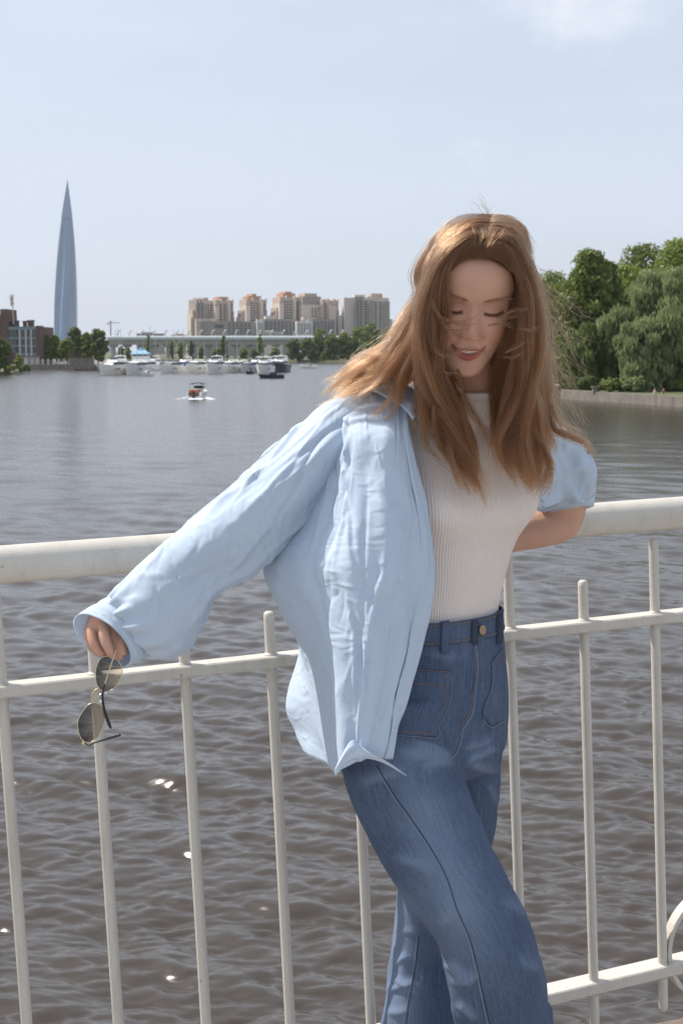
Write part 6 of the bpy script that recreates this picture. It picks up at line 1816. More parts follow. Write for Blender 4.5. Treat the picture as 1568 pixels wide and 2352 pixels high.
# ---- left sleeve: pushed up above the elbow
def build_left_sleeve():
    m, n = 80, 100
    path = [((1165, 925), (1205, 1085), 2.42, .080), ((1250, 965), (1225, 1110), 2.45, .078), ((1312, 1005), (1222, 1140), 2.48, .078), ((1342, 1045), (1236, 1158), 2.50, .074), ((1346, 1105), (1262, 1164), 2.52, .066), ((1338, 1136), (1284, 1150), 2.53, .052), ((1326, 1140), (1286, 1138), 2.535, .044)]
    ctr = np.array([(P(*a, y)+P(*b, y))/2 for a, b, y, h in path]); ra = np.array([(P(*a, y)-P(*b, y))/2 for a, b, y, h in path]); rd = np.array([h for *_, h in path])
    k = np.concatenate([[0], np.cumsum(np.linalg.norm(np.diff(ctr, axis=0), axis=1))]); tt = np.linspace(0, k[-1], m)
    C_, A_, D_ = interp_smooth(k, ctr, tt), interp_smooth(k, ra, tt), interp_smooth(k, rd, tt)
    th = np.linspace(0, 2*math.pi, n, endpoint=False)
    V = C_[:, None] + np.cos(th)[None, :, None]*A_[:, None] + np.sin(th)[None, :, None]*D_[:, None, None]*np.array([0.25, -0.97, 0])
    rng = np.random.default_rng(44); nz1 = smooth_noise(m, n, rng, 4, True); s = np.linspace(0, 1, m)[:, None]
    N = unit(V-C_[:, None])
    V = V + N*(0.006*np.sin(6*th[None, :]+3*s+nz1) + 0.004*np.sin(10*th[None, :]-5*s+nz1))[..., None]
    pin = np.zeros((m, n)); pin[0] = 1; pin[-1] = 1
    V = relax(V, np.clip(1.015+0.015*nz1, 1, 1.05), np.clip(1.03+0.03*nz1, 1, 1.09), pin, iters=30, wrap=True, keep=0.03, bend=0.25, seed=5, noise=0.004)
    o = put('sleeve', V.reshape(-1, 3), grid_faces(m, n, True), M_LINEN, shirt, smooth=True)
    add_uv(o.data, arc_uv(V)); sm = o.modifiers.new('thickness', 'SOLIDIFY'); sm.thickness = 0.001; sm.offset = 0
    # rolled cuff
    rings = []
    for q, rr, dz in ((0, 1.0, 0), (0.3, 1.16, 8), (0.6, 1.18, 22), (1.0, 1.10, 34), (0.9, 0.98, 34), (0.4, 0.94, 20)):
        c = P(1309, 1138+dz, 2.54); rx = 0.036*rr
        rings.append(c + np.outer(np.cos(th)*rx, [0.96, 0.2, 0.10]) + np.outer(np.sin(th)*rx*1.1, [0.2, -0.97, 0.25]))
    R_ = np.array(rings); R_ = R_ + unit(R_-R_.mean(1, keepdims=True))*(0.0022*smooth_noise(6, n, rng, 5, True))[..., None]
    o = put('cuff', R_.reshape(-1, 3), grid_faces(6, n, True), M_LINEN, shirt, smooth=True); add_uv(o.data, arc_uv(R_))
    # front of the shirt on this side, hanging under the hair
    rows = [[(1150, 940, 2.30), (1195, 950, 2.33), (1262, 980, 2.42)], [(1180, 1000, 2.275), (1230, 1010, 2.31), (1300, 1020, 2.43)], [(1205, 1070, 2.29), (1250, 1075, 2.33), (1311, 1075, 2.44)], [(1214, 1130, 2.32), (1255, 1135, 2.36), (1311, 1122, 2.45)], [(1222, 1165, 2.35), (1260, 1163, 2.39), (1309, 1140, 2.46)]]
    V = patch(rows, 60, 50)
    V[..., 1] += 0.004*smooth_noise(60, 50, rng, 3)
    cloth('front_panel', V, M_LINEN, shirt, thick=0.001)
build_left_sleeve()
# ------------------------------------------------------------------ hair
def hair_material(name, col, rough=0.32, rnd=0.25):
    m = bpy.data.materials.new(name); m.use_nodes = True
    n, l = m.node_tree.nodes, m.node_tree.links
    n.clear()
    out = n.new('ShaderNodeOutputMaterial'); h = n.new('ShaderNodeBsdfHairPrincipled')
    h.model = 'CHIANG'; h.parametrization = 'COLOR'
    h.inputs['Roughness'].default_value = rough; h.inputs['Radial Roughness'].default_value = 0.45
    h.inputs['Random Roughness'].default_value = 0.2
    hi = n.new('ShaderNodeHairInfo')
    mx = n.new('ShaderNodeMix'); mx.data_type = 'RGBA'
    l.new(hi.outputs['Random'], mx.inputs['Factor'])
    c = np.array(col)
    mx.inputs['A'].default_value = (*(c*(1-rnd)), 1); mx.inputs['B'].default_value = (*np.clip(c*(1+rnd), 0, 1), 1)
    # a little lighter towards the ends
    mr = n.new('ShaderNodeMapRange'); mr.inputs['To Min'].default_value = 0.72; mr.inputs['To Max'].default_value = 1.22; l.new(hi.outputs['Intercept'], mr.inputs['Value'])
    sc = n.new('ShaderNodeVectorMath'); sc.operation = 'SCALE'; l.new(mx.outputs['Result'], sc.inputs[0]); l.new(mr.outputs['Result'], sc.inputs['Scale'])
    l.new(sc.outputs['Vector'], h.inputs['Color'])
    l.new(h.outputs[0], out.inputs['Surface'])
    return m
M_HAIR = hair_material('auburn_blonde_hair', (0.096, 0.040, 0.0165), rnd=0.5)
M_LASH = hair_material('dark_lash', (0.035, 0.02, 0.014), rnd=0.1)
M_BROW = hair_material('brown_brow', (0.17, 0.085, 0.045), rnd=0.2)
def hair_object(name, strands, radii, m, parent):
    """strands: list of (k, 3) arrays in world space; radii: matching list of (k,) arrays"""
    sizes = [len(s) for s in strands]
    pts = (np.concatenate(strands) - PERSON_BASE).astype(np.float32); rad = np.concatenate(radii).astype(np.float32)
    c = bpy.data.hair_curves.new(name); c.add_curves(sizes)
    c.points.foreach_set('position', pts.ravel()); c.points.foreach_set('radius', rad)
    c.materials.append(m)
    o = bpy.data.objects.new(name, c); COL.objects.link(o); o.parent = parent
    return o
HR_RNG = np.random.default_rng(77)
STR, RAD = [], []
KP = 28
def resample(g, k=KP):
    w = PA(g) if len(g[0]) == 3 else np.asarray(g)
    return catmull(w, k)
def push_out(S):
    """keep strands outside the skull"""
    h = world_to_head(S)*1000
    q = np.stack([h[..., 0]/72.0, (h[..., 1]+5)/99.5, (h[..., 2]-22)/97.0], -1)
    r = np.linalg.norm(q, axis=-1)
    upper = h[..., 2] > -30
    k = np.where((r < 1.0) & upper & (r > 1e-6), 1.0/np.maximum(r, 1e-6), 1.0)
    q = q*k[..., None]
    h2 = np.stack([q[..., 0]*72.0, q[..., 1]*99.5-5, q[..., 2]*97.0+22], -1)
    return head_to_world(h2/1000)
def sheet(guides, count, jitter=0.010, clumps=60, wav=0.004, r=0.00021, tipcut=0.25, push=True, spread=0.010, frizz=0.0012, tight=0.72):
    Gs = np.array([resample(g) for g in guides])                     # (g, KP, 3)
    ng = len(Gs); kk = np.linspace(0, 1, ng)
    t = np.linspace(0, 1, KP)
    cs = HR_RNG.random(clumps); cph = HR_RNG.uniform(0, 6.28, (clumps, 3)); cfr = HR_RNG.uniform(1.2, 3.2, (clumps, 3)); camp = HR_RNG.uniform(0.4, 1.3, clumps)
    coff = HR_RNG.normal(size=(clumps, 3))
    own = np.abs(HR_RNG.random(count)); ci = np.abs(own[:, None]-cs[None]).argmin(1)
    S = np.zeros((count, KP, 3))
    # place on the sheet: own place at the root, gathering to the clump towards the tip
    gather = np.clip((t-0.12)/0.6, 0, 1)**0.8*tight
    pos = own[:, None]*(1-gather)[None] + (cs[ci][:, None] + (own-cs[ci])[:, None]*0.12)*gather[None]
    for j in range(KP):
        S[:, j] = interp_smooth(kk, Gs[:, j], np.clip(pos[:, j], 0, 1))
    env = np.clip(t/0.35, 0, 1)
    side = HR_RNG.normal(size=(count, 3))*np.array([1, 1, 0.5])
    S += side[:, None]*jitter*((0.35+0.65*env)*(1-0.55*tight*np.clip((t-0.5)/0.5, 0, 1)))[None, :, None]
    S += coff[ci][:, None]*spread*(env**1.5)[None, :, None]
    wave = np.stack([np.sin(cfr[ci][:, None, a]*6.28*t[None]*1.0 + cph[ci][:, None, a]) for a in range(3)], -1)
    S += wave*(wav*camp[ci])[:, None, None]*(env**2)[None, :, None]
    fz = np.cumsum(HR_RNG.normal(size=(count, KP, 3)), 1); fz -= fz[:, :1]
    S += fz*frizz*0.25*env[None, :, None]
    cut = 1 - tipcut*HR_RNG.random(count)**1.6
    # resample to the cut length
    idx = np.linspace(0, 1, KP)[None]*cut[:, None]*(KP-1)
    i0 = np.minimum(idx.astype(int), KP-2); f = (idx-i0)[..., None]
    S = np.take_along_axis(S, i0[..., None], 1)*(1-f) + np.take_along_axis(S, (i0+1)[..., None], 1)*f
    if push: S = push_out(S)
    prof = np.interp(t, [0, 0.1, 0.75, 1], [0.85, 1.0, 0.85, 0.25])
    for s in S:
        STR.append(s); RAD.append(r*HR_RNG.uniform(0.75, 1.25)*prof)
LG = [
 [(1102, 574, 2.102), (1084, 556, 2.096), (1037, 583, 2.096), (1004, 640, 2.100), (992, 715, 2.112), (988, 795, 2.118), (1000, 865, 2.132), (1028, 925, 2.148), (1050, 975, 2.160), (1066, 1030, 2.168)],
 [(1123, 535, 2.118), (1075, 536, 2.104), (1015, 585, 2.102), (990, 655, 2.112), (980, 740, 2.114), (980, 820, 2.122), (994, 900, 2.140), (1034, 975, 2.158), (1066, 1055, 2.172), (1098, 1140, 2.180)],
 [(1129, 506, 2.19), (1059, 525, 2.155), (1006, 590, 2.140), (994, 670, 2.138), (984, 750, 2.138), (980, 820, 2.142), (980, 880, 2.152), (988, 940, 2.160), (1016, 1010, 2.166), (1046, 1070, 2.170)]]
LB = [
 [(1131, 500, 2.21), (1056, 520, 2.18), (1013, 592, 2.165), (996, 675, 2.165), (984, 750, 2.165), (939, 812, 2.170), (892, 852, 2.180), (855, 884, 2.190), (815, 900, 2.20)],
 [(1131, 496, 2.24), (1048, 522, 2.225), (1012, 603, 2.22), (988, 685, 2.22), (972, 757, 2.22), (916, 810, 2.225), (850, 846, 2.235), (800, 880, 2.245), (762, 906, 2.25)],
 [(1130, 504, 2.285), (1050, 545, 2.29), (1018, 635, 2.295), (990, 710, 2.29), (955, 782, 2.285), (883, 826, 2.285), (826, 866, 2.285), (778, 900, 2.285)],
 [(1124, 540, 2.345), (1100, 620, 2.365), (1048, 715, 2.36), (998, 795, 2.345), (920, 845, 2.335), (868, 876, 2.325), (815, 900, 2.31)]]
RG = [
 [(1111, 574, 2.102), (1143, 558, 2.098), (1180, 586, 2.102), (1209, 645, 2.112), (1219, 715, 2.124), (1217, 795, 2.134), (1201, 865, 2.150), (1171, 935, 2.168), (1152, 1000, 2.178), (1168, 1055, 2.184), (1192, 1098, 2.186)],
 [(1127, 535, 2.12), (1174, 538, 2.110), (1202, 594, 2.118), (1217, 675, 2.132), (1222, 755, 2.136), (1217, 835, 2.146), (1203, 915, 2.160), (1188, 995, 2.175), (1200, 1065, 2.182), (1214, 1118, 2.186)],
 [(1132, 507, 2.19), (1188, 530, 2.165), (1201, 598, 2.162), (1207, 678, 2.162), (1214, 768, 2.166), (1217, 858, 2.172), (1219, 948, 2.180), (1222, 1038, 2.190), (1222, 1128, 2.195)],
 [(1132, 502, 2.23), (1194, 530, 2.22), (1193, 603, 2.215), (1209, 688, 2.215), (1220, 778, 2.215), (1231, 868, 2.222), (1241, 958, 2.23), (1245, 1038, 2.235), (1232, 1118, 2.235)],
 [(1130, 505, 2.275), (1190, 545, 2.285), (1190, 630, 2.29), (1207, 718, 2.29), (1219, 808, 2.285), (1233, 898, 2.28), (1248, 968, 2.27), (1260, 1008, 2.27), (1268, 1040, 2.27)]]
BK = [LB[-1][:6] + [(868, 876, 2.325)], [(1120, 545, 2.345), (1075, 645, 2.385), (1050, 745, 2.38), (1030, 845, 2.365), (1020, 930, 2.37)], [(1120, 545, 2.345), (1110, 640, 2.39), (1108, 740, 2.385), (1105, 840, 2.37), (1105, 930, 2.385)],
      [(1124, 540, 2.345), (1160, 620, 2.37), (1190, 730, 2.375), (1210, 830, 2.365), (1230, 920, 2.35), (1250, 1000, 2.33)], RG[-1]]
sheet(LG, 2400, jitter=0.0042, clumps=46, wav=0.003, spread=0.004, tight=0.5, tipcut=0.5)
sheet(LG, 3600, jitter=0.0036, clumps=22, wav=0.0095, spread=0.008, tight=0.97, tipcut=0.55)
sheet(LB, 2600, jitter=0.0065, clumps=60, wav=0.004, spread=0.006, tight=0.5)
sheet(LB, 4200, jitter=0.0050, clumps=34, wav=0.0095, spread=0.010, tight=0.95, tipcut=0.4)
sheet([LG[2], LB[0]], 1800, jitter=0.0045, clumps=14, wav=0.007, tight=0.9)
sheet(RG, 3000, jitter=0.0042, clumps=56, wav=0.003, spread=0.0045, tipcut=0.3, tight=0.5)
sheet(RG, 4600, jitter=0.0040, clumps=28, wav=0.0085, spread=0.0075, tipcut=0.42, tight=0.95)
sheet(BK, 2400, jitter=0.009, clumps=40)
HLL = [[(1101, 589, 2.099), (1098, 566, 2.094), (1070, 556, 2.092), (1030, 598, 2.096), (1003, 660, 2.102), (994, 735, 2.108), (993, 800, 2.114)], [(1075, 593, 2.099), (1065, 576, 2.094), (1042, 582, 2.094), (1014, 625, 2.098), (999, 680, 2.102), (992, 745, 2.108), (991, 810, 2.114)],
       [(1052, 606, 2.103), (1041, 594, 2.097), (1026, 610, 2.096), (1003, 650, 2.100), (995, 700, 2.104), (990, 755, 2.108), (989, 820, 2.114)], [(1032, 625, 2.11), (1029, 612, 2.102), (1012, 630, 2.10), (999, 670, 2.102), (991, 715, 2.106), (987, 765, 2.11), (987, 825, 2.114)]]
HRR = [[(1103, 589, 2.099), (1118, 566, 2.094), (1150, 556, 2.094), (1176, 596, 2.102), (1206, 655, 2.112), (1216, 735, 2.120), (1214, 800, 2.128)], [(1130, 593, 2.099), (1147, 576, 2.094), (1168, 582, 2.096), (1192, 625, 2.106), (1209, 680, 2.112), (1217, 745, 2.120), (1216, 810, 2.128)],
       [(1156, 606, 2.103), (1167, 594, 2.098), (1181, 612, 2.100), (1204, 655, 2.110), (1213, 710, 2.114), (1218, 765, 2.120), (1217, 820, 2.128)], [(1179, 628, 2.112), (1182, 614, 2.104), (1197, 632, 2.106), (1208, 672, 2.112), (1215, 720, 2.116), (1219, 775, 2.12), (1218, 830, 2.128)]]
sheet(HLL, 1500, jitter=0.0024, clumps=26, wav=0.0015, spread=0.0015, push=False, tipcut=0.5)
sheet(HRR, 1500, jitter=0.0024, clumps=26, wav=0.0015, spread=0.0015, push=False, tipcut=0.5)
# hair crossing the parting, so that no scalp shows, and the inner layers beside the neck
CR1 = [[(1145, 560, 2.112), (1110, 545, 2.102), (1057, 560, 2.098), (1018, 610, 2.10), (1002, 680, 2.105)], [(1156, 525, 2.15), (1114, 508, 2.14), (1059, 525, 2.128), (1000, 590, 2.125), (978, 680, 2.128)], [(1156, 505, 2.21), (1109, 494, 2.20), (1049, 517, 2.18), (985, 595, 2.17), (965, 680, 2.17)], [(1154, 508, 2.29), (1109, 496, 2.26), (1049, 525, 2.24), (985, 610, 2.24), (965, 700, 2.24)]]
CR2 = [[(1077, 560, 2.112), (1118, 545, 2.102), (1162, 560, 2.10), (1190, 610, 2.108), (1206, 680, 2.115)], [(1094, 525, 2.15), (1134, 510, 2.14), (1184, 530, 2.13), (1204, 595, 2.13), (1220, 680, 2.135)], [(1099, 505, 2.21), (1139, 496, 2.20), (1190, 520, 2.185), (1208, 600, 2.18), (1222, 690, 2.18)], [(1099, 508, 2.29), (1139, 498, 2.26), (1192, 530, 2.245), (1210, 615, 2.24), (1224, 700, 2.24)]]
sheet(CR1, 1500, jitter=0.0022, clumps=40, wav=0.002, spread=0.002, tipcut=0.4, tight=0.6)
sheet(CR2, 1500, jitter=0.0022, clumps=40, wav=0.002, spread=0.002, tipcut=0.4, tight=0.6)
IN1 = [[(1186, 620, 2.185), (1186, 720, 2.195), (1172, 800, 2.205), (1150, 880, 2.225), (1145, 960, 2.235), (1158, 1020, 2.23)], [(1205, 640, 2.25), (1205, 740, 2.26), (1195, 820, 2.26), (1185, 900, 2.26), (1185, 980, 2.255), (1190, 1040, 2.25)]]
IN2 = [[(1015, 640, 2.20), (1010, 740, 2.21), (1018, 820, 2.21), (1030, 900, 2.21), (1045, 960, 2.21), (1060, 1020, 2.205)], [(1000, 660, 2.25), (995, 760, 2.25), (1000, 840, 2.25), (1010, 900, 2.25), (1020, 960, 2.235)]]
sheet(IN1, 2600, jitter=0.004, clumps=24, wav=0.004, tight=0.7, push=False)
sheet(IN2, 1500, jitter=0.005, clumps=24, wav=0.004, tight=0.7, push=False)
# loose locks: guide, how many, spread at the end (m)
def lock(g, count, spread=0.006, wav=0.003, r=0.0002, root=0.0015, push=False):
    c = resample(g); t = np.linspace(0, 1, KP)
    for i in range(count):
        o = HR_RNG.normal(size=3); o2 = HR_RNG.normal(size=3); ph = HR_RNG.uniform(0, 6.28, 3); fr = HR_RNG.uniform(0.8, 2.4, 3)
        s = c + o*(root + (spread-root)*t[:, None]) + np.sin(fr*6.28*t[:, None]+ph)*wav*t[:, None]
        e = HR_RNG.uniform(0.72, 1.0)
        s = catmull(s[:max(4, int(KP*e))], KP)
        STR.append(s); RAD.append(r*HR_RNG.uniform(0.7, 1.2)*np.interp(t, [0, .1, .7, 1], [.7, 1, .8, .2]))
def zf(pts, y=2.10): return [(980+a*.17578, 551.25+b*.17578, y) for a, b in pts]
def zt(pts, y=2.22): return [(1200.5+a*.2344, 526.75+b*.2344, y) for a, b in pts]
# over the chest
lock([(1050, 850, 2.125), (1068, 915, 2.14), (1098, 970, 2.155), (1128, 1020, 2.165), (1142, 1065, 2.17), (1138, 1125, 2.175)], 70, 0.006)
lock([(995, 930, 2.13), (1000, 1000, 2.15), (1030, 1055, 2.165), (1075, 1090, 2.17), (1098, 1110, 2.17), (1100, 1160, 2.175)], 60, 0.004)
lock([(1020, 900, 2.13), (1045, 1000, 2.155), (1085, 1060, 2.165), (1112, 1110, 2.17), (1122, 1170, 2.175)], 70, 0.006)
lock([(1030, 950, 2.14), (1055, 1030, 2.16), (1075, 1090, 2.17), (1098, 1125, 2.175)], 90, 0.007)
lock([(960, 880, 2.14), (965, 960, 2.15), (985, 1030, 2.16), (1010, 1060, 2.165), (1060, 1092, 2.17)], 40, 0.004)
lock([(1190, 1000, 2.17), (1160, 1040, 2.18), (1175, 1075, 2.18), (1205, 1100, 2.18)], 80, 0.006)
lock([(1245, 1020, 2.19), (1262, 1070, 2.20), (1250, 1110, 2.20), (1222, 1150, 2.20)], 150, 0.008)
lock([(1186, 660, 2.155), (1178, 740, 2.165), (1162, 805, 2.18), (1145, 870, 2.205), (1138, 940, 2.22)], 420, 0.007, root=0.005)
lock([(1192, 660, 2.15), (1188, 740, 2.16), (1174, 805, 2.175), (1158, 870, 2.195), (1150, 940, 2.21)], 300, 0.006, root=0.005)
for q in (-14, -5, 4, 13):
    lock([(1104+q*0.6, 590, 2.099), (1108+q*1.3, 568, 2.094), (1117+q*2.2, 545, 2.102), (1126+q*3.2, 520, 2.122)], 70, 0.004, wav=0.001, root=0.0022)
# blown to the right below the shoulder
lock([(1258, 940, 2.23), (1278, 990, 2.225), (1310, 1003, 2.225), (1340, 1015, 2.225), (1358, 1040, 2.225), (1364, 1068, 2.225)], 150, 0.005)
lock([(1262, 920, 2.24), (1285, 975, 2.235), (1320, 995, 2.235), (1350, 1020, 2.235)], 70, 0.008)
# left: down the shoulder
lock([(935, 740, 2.17), (900, 800, 2.17), (870, 845, 2.18), (862, 880, 2.185), (868, 915, 2.18)], 90, 0.006)
lock([(940, 760, 2.165), (915, 830, 2.17), (890, 880, 2.175), (905, 910, 2.17), (930, 925, 2.165)], 70, 0.005)
lock([(930, 730, 2.2), (880, 775, 2.21), (835, 812, 2.22), (803, 848, 2.22)], 12, 0.006)
lock([(925, 770, 2.2), (860, 820, 2.22), (815, 835, 2.23), (790, 865, 2.23)], 20, 0.010)
for k in range(26):
    a = HR_RNG.uniform(0, 1)
    lock([(938-20*a, 745+60*a, 2.2), (890-20*a, 795+50*a, 2.22), (830+HR_RNG.normal()*12, 850+HR_RNG.normal()*14, 2.23), (770+HR_RNG.normal()*22, 885+HR_RNG.normal()*22, 2.24)], 14, 0.005)
# across the face
for pts, cnt in (([(60, 780), (110, 900), (200, 1020), (350, 1080), (520, 1102), (700, 1050), (830, 960)], 9), ([(60, 850), (130, 950), (250, 1130), (400, 1230), (540, 1275), (700, 1250), (850, 1190)], 9),
                 ([(100, 1420), (160, 1495), (260, 1525), (400, 1490), (540, 1435), (650, 1430), (790, 1470)], 8), ([(970, 1060), (1080, 1020), (1200, 1005), (1310, 1025)], 5),
                 ([(800, 1110), (950, 1090), (1060, 1100), (1150, 1150)], 6), ([(1020, 1470), (1200, 1370), (1350, 1270)], 4), ([(1200, 1160), (1400, 1170), (1510, 1090)], 5),
                 ([(1000, 1530), (1150, 1530), (1340, 1430)], 4), ([(980, 1010), (1100, 930), (1250, 900), (1420, 880)], 5), ([(150, 1000), (300, 1060), (480, 1075), (600, 1040), (720, 985)], 4),
                 ([(200, 1120), (350, 1180), (500, 1170), (640, 1120)], 4), ([(220, 1720), (360, 1745), (500, 1725)], 3), ([(380, 1870), (420, 1940), (510, 1970)], 4)):
    lock(zf(pts, 2.088), cnt+3, 0.0024, wav=0.0016, r=0.00027, root=0.001)
# flyaways on the windward side and over the crown
for k in range(120):
    y0 = HR_RNG.uniform(640, 960); x0 = np.interp(y0, [640, 760, 960], [1230, 1245, 1268])
    L = abs(HR_RNG.normal(0, 48))+14; dr = HR_RNG.uniform(-0.2, 1.0)
    lock([(x0-6, y0-30, 2.22), (x0+L*0.45, y0+20*dr, 2.22), (x0+L*0.85, y0+HR_RNG.uniform(20, 70), 2.22), (x0+L+HR_RNG.normal()*18, y0+HR_RNG.uniform(60, 150), 2.22)], 2, 0.003, wav=0.004, r=0.00013)
for pts in ([(180, 520), (300, 760), (480, 1080), (600, 1330), (780, 1490)], [(160, 700), (330, 900), (480, 1000), (700, 1100), (830, 1120)], [(150, 930), (350, 1000), (500, 1180), (570, 1320), (760, 1450), (830, 1500)], [(200, 560), (420, 700), (640, 840), (860, 900)], [(230, 1100), (420, 1250), (640, 1420), (800, 1520)], [(240, 1300), (420, 1420), (600, 1500), (740, 1480)], [(160, 400), (300, 420), (420, 480)]):
    lock(zt(pts), 4, 0.004, wav=0.004, r=0.00015)
for pts in ([(1124, 500), (1112, 470), (1098, 437)], [(1122, 498), (1100, 475), (1072, 458)], [(1126, 500), (1122, 478), (1126, 462)], [(1120, 500), (1090, 490), (1062, 478)], [(1135, 500), (1160, 495), (1190, 505), (1215, 545)], [(1130, 498), (1175, 500), (1215, 540), (1235, 600)], [(1115, 498), (1060, 505), (1010, 545), (975, 610)], [(1115, 498), (1050, 498), (1000, 535), (962, 620)]):
    lock([(a, b, 2.22) for a, b in pts], 7, 0.0035, wav=0.003, r=0.00014)
for k in range(60):                                        # short stray hairs all round the outline
    a = HR_RNG.uniform(0, 1); left = HR_RNG.random() < 0.5
    cx, cy = (np.interp(a, [0, .3, .6, 1], [1115, 1030, 975, 942]), np.interp(a, [0, .3, .6, 1], [493, 520, 590, 740])) if left else (np.interp(a, [0, .3, .6, 1], [1120, 1185, 1225, 1245]), np.interp(a, [0, .3, .6, 1], [493, 525, 590, 740]))
    sx = -1 if left else 1
    lock([(cx-sx*8, cy+4, 2.22), (cx+sx*HR_RNG.uniform(2, 10), cy+HR_RNG.uniform(5, 30), 2.22), (cx+sx*HR_RNG.uniform(-2, 20), cy+HR_RNG.uniform(40, 110), 2.22)], 1, 0.001, wav=0.003, r=0.00013)
hair = hair_object('hair', STR, RAD, M_HAIR, person)
hair['label'] = 'long auburn-blonde hair, parted and blown by the wind'

# lashes and brows
body_bvh_v = np.empty(len(body_me.vertices)*3); body_me.vertices.foreach_get('co', body_bvh_v); body_bvh_v = body_bvh_v.reshape(-1, 3)+PERSON_BASE
hl_ = world_to_head(body_bvh_v); hl_ = hl_[(hl_[:, 1] > 0.04) & (np.abs(hl_[:, 0]) < 0.07) & (np.abs(hl_[:, 2]) < 0.04)]
def skin_y(x, z):
    """front of the face at local (x, z) in metres"""
    d = (hl_[:, 0]-x)**2 + (hl_[:, 2]-z)**2 + np.where(hl_[:, 1] > 0.03, 0, 1)
    i = np.argpartition(d, 3)[:3]; return hl_[i, 1].max()
S1, R1, S2, R2 = [], [], [], []
rg = np.random.default_rng(3)
for sgn in (-1, 1):
    for a in np.linspace(17, 46, 46):
        lz = (-3.0 - 3.6*max(-0.4, 1-((a-31)/15)**2))/1000; x = sgn*a/1000
        y = skin_y(x, lz)
        out = (a-31)/15
        L = rg.uniform(0.005, 0.0075)*(0.75+0.35*max(0, out))
        p0 = np.array([x, y+0.0002, lz]); p1 = p0+np.array([sgn*out*0.0015, L*0.6, -L*0.55]); p2 = p0+np.array([sgn*out*0.0035, L*1.05, -L*0.55])
        S1.append(head_to_world(np.array([p0, (p0+p1)/2, p1, p2]))); R1.append(np.array([.00032, .0003, .00022, .00008]))
    for a in np.linspace(11, 56, 130):
        for k in range(2):
            bz = (16.5 + 3.2*max(-1, 1-((a-36)/22)**2))/1000 + rg.normal()*0.0013*(1 if a < 42 else 0.5)
            x = sgn*a/1000; y = skin_y(x, bz)
            d = np.array([sgn*0.9, 0.12, 0.25 if a < 30 else -0.15]); d = d/np.linalg.norm(d)*rg.uniform(0.004, 0.007)
            p0 = np.array([x, y+0.0003, bz])
            S2.append(head_to_world(np.array([p0, p0+d*0.5+[0, 0.0006, 0], p0+d]))); R2.append(np.array([.00018, .00016, .00006]))
hair_object('eyelashes', S1, R1, M_LASH, person); hair_object('eyebrows', S2, R2, M_BROW, person)
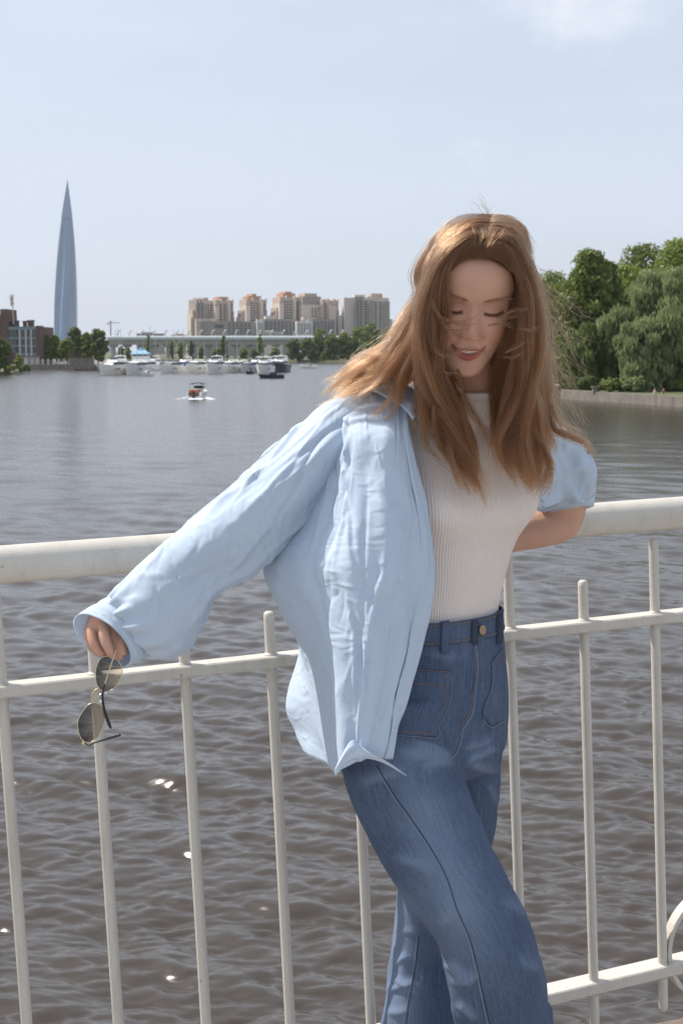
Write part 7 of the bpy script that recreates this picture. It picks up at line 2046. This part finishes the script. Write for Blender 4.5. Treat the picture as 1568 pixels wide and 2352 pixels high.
# ------------------------------------------------------------------ sunglasses dangling from the hand
def build_glasses():
    M_GOLD = mat('pale_gold_wire', (0.72, 0.60, 0.42), rough=0.25, var=0.05, scale=80, metal=1.0)
    M_TIP = mat('black_acetate', (0.012, 0.012, 0.013), rough=0.25, var=0.1, scale=50)
    ml = bpy.data.materials.new('graduated_smoke_lens'); ml.use_nodes = True
    n, l = ml.node_tree.nodes, ml.node_tree.links
    b = n['Principled BSDF']; out = n['Material Output']
    tr = n.new('ShaderNodeBsdfTransparent'); gl = n.new('ShaderNodeBsdfGlossy'); gl.inputs['Roughness'].default_value = 0.04
    uv = n.new('ShaderNodeUVMap'); uv.uv_map = 'UVMap'; sx = n.new('ShaderNodeSeparateXYZ'); l.new(uv.outputs['UV'], sx.inputs[0])
    mx = n.new('ShaderNodeMix'); mx.data_type = 'RGBA'; l.new(sx.outputs['X'], mx.inputs['Factor'])
    mx.inputs['A'].default_value = (0.10, 0.12, 0.145, 1); mx.inputs['B'].default_value = (0.72, 0.64, 0.56, 1)     # tint fades across the lens
    l.new(mx.outputs['Result'], tr.inputs['Color'])
    ms = n.new('ShaderNodeMixShader'); fr = n.new('ShaderNodeFresnel'); fr.inputs['IOR'].default_value = 1.5
    l.new(fr.outputs[0], ms.inputs[0]); l.new(tr.outputs[0], ms.inputs[1]); l.new(gl.outputs[0], ms.inputs[2]); l.new(ms.outputs[0], out.inputs['Surface'])
    base = P(216, 1703, 2.25)
    g = thing('sunglasses', 'gold-rimmed aviator sunglasses with smoky lenses held dangling by one hinge', 'sunglasses', base)
    L1 = [(249, 1506), (272, 1518), (281, 1541), (273, 1566), (255, 1586), (238, 1588), (226, 1578), (220, 1553), (224, 1526), (234, 1510)]
    L2 = [(219, 1613), (234, 1621), (243, 1645), (236, 1672), (219, 1699), (203, 1706), (190, 1700), (181, 1680), (180, 1655), (192, 1632), (206, 1617)]
    for poly, y0 in ((L1, 2.246), (L2, 2.250)):
        c = np.mean(poly, 0)
        ring = catmull(np.array([[a, b_] for a, b_ in poly] + [poly[0]], float), 49)[:-1]
        depth = lambda p: y0 + 0.00018*(p[0]-c[0]) + 0.00006*(p[1]-c[1])
        rw = np.array([P(p[0], p[1], depth(p)) for p in ring])
        MB().tube(np.vstack([rw, rw[:1]]), 0.00075, 8, cap=False).put('rim', M_GOLD, g, smooth=True)
        k = 8; V = []
        cw = P(c[0], c[1], depth(c)-0.003)
        UV = []
        for q in np.linspace(0, 1, k):
            row = cw + (rw-cw)*q; row = row.copy(); row[:, 1] += 0.003*0 + 0.003*(q**2-q)
            V.append(row); UV.append([((c[0]+(p[0]-c[0])*q - min(a for a, _ in poly))/(max(a for a, _ in poly)-min(a for a, _ in poly)), 0) for p in ring])
        V = np.array(V)
        o = put('lens', V.reshape(-1, 3), grid_faces(k, 48, True), ml, g, smooth=True)
        add_uv(o.data, np.array(UV).reshape(-1, 2))
    w = lambda pts: catmull(PA(pts), 24)
    MB().tube(w([(240, 1588, 2.246), (229, 1597, 2.240), (222, 1606, 2.244), (219, 1614, 2.249)]), 0.0008, 8).put('bridge', M_GOLD, g, smooth=True)
    MB().tube(w([(226, 1580, 2.246), (214, 1590, 2.244), (210, 1604, 2.246), (212, 1616, 2.249)]), 0.0008, 8).put('brow_bar', M_GOLD, g, smooth=True)
    for a, b_ in ((244, 1592), (232, 1612)):
        v, f = ball(P(a, b_, 2.242), 0.0022, 8); put('nose_pad', v, f, M_PEARL, g, smooth=True)
    t = thing_part = g
    MB().tube(w([(268, 1490, 2.232), (258, 1520, 2.230), (247, 1553, 2.228), (240, 1576, 2.226)]), 0.0010, 8).put('temple', M_GOLD, g, smooth=True)
    MB().tube(w([(241, 1570, 2.226), (236, 1596, 2.224), (239, 1625, 2.222), (247, 1652, 2.221), (255, 1673, 2.220)]), np.interp(np.linspace(0, 1, 24), [0, .3, .9, 1], [.0011, .0018, .0028, .0018]), 10).put('temple_tip', M_TIP, g, smooth=True)
    MB().tube(w([(194, 1706, 2.250), (204, 1712, 2.236), (216, 1707, 2.226), (250, 1696, 2.205), (276, 1688, 2.190)]), np.interp(np.linspace(0, 1, 24), [0, .4, .6, 1], [.0010, .0010, .0016, .0020]), 10).put('temple', M_TIP, g, smooth=True)
    for a, b_, y in ((252, 1505, 2.244), (193, 1706, 2.250)):
        p = P(a, b_, y); MB().box(p[0]-.0025, p[0]+.0025, p[1]-.002, p[1]+.002, p[2]-.002, p[2]+.002).put('hinge', M_GOLD, g)
build_glasses()
# ------------------------------------------------------------------ haze: even, thin, over the whole place
def build_haze():
    m = bpy.data.materials.new('summer_haze'); m.use_nodes = True
    n, l = m.node_tree.nodes, m.node_tree.links
    n.clear()
    out = n.new('ShaderNodeOutputMaterial'); v = n.new('ShaderNodeVolumePrincipled')
    v.inputs['Color'].default_value = (0.86, 0.92, 1.0, 1); v.inputs['Density'].default_value = 4.5e-5; v.inputs['Anisotropy'].default_value = 0.2
    l.new(v.outputs[0], out.inputs['Volume'])
    MB().box(-7000, 7000, -3000, 10000, -8, 640).put('haze', m, kind='stuff')
build_haze()
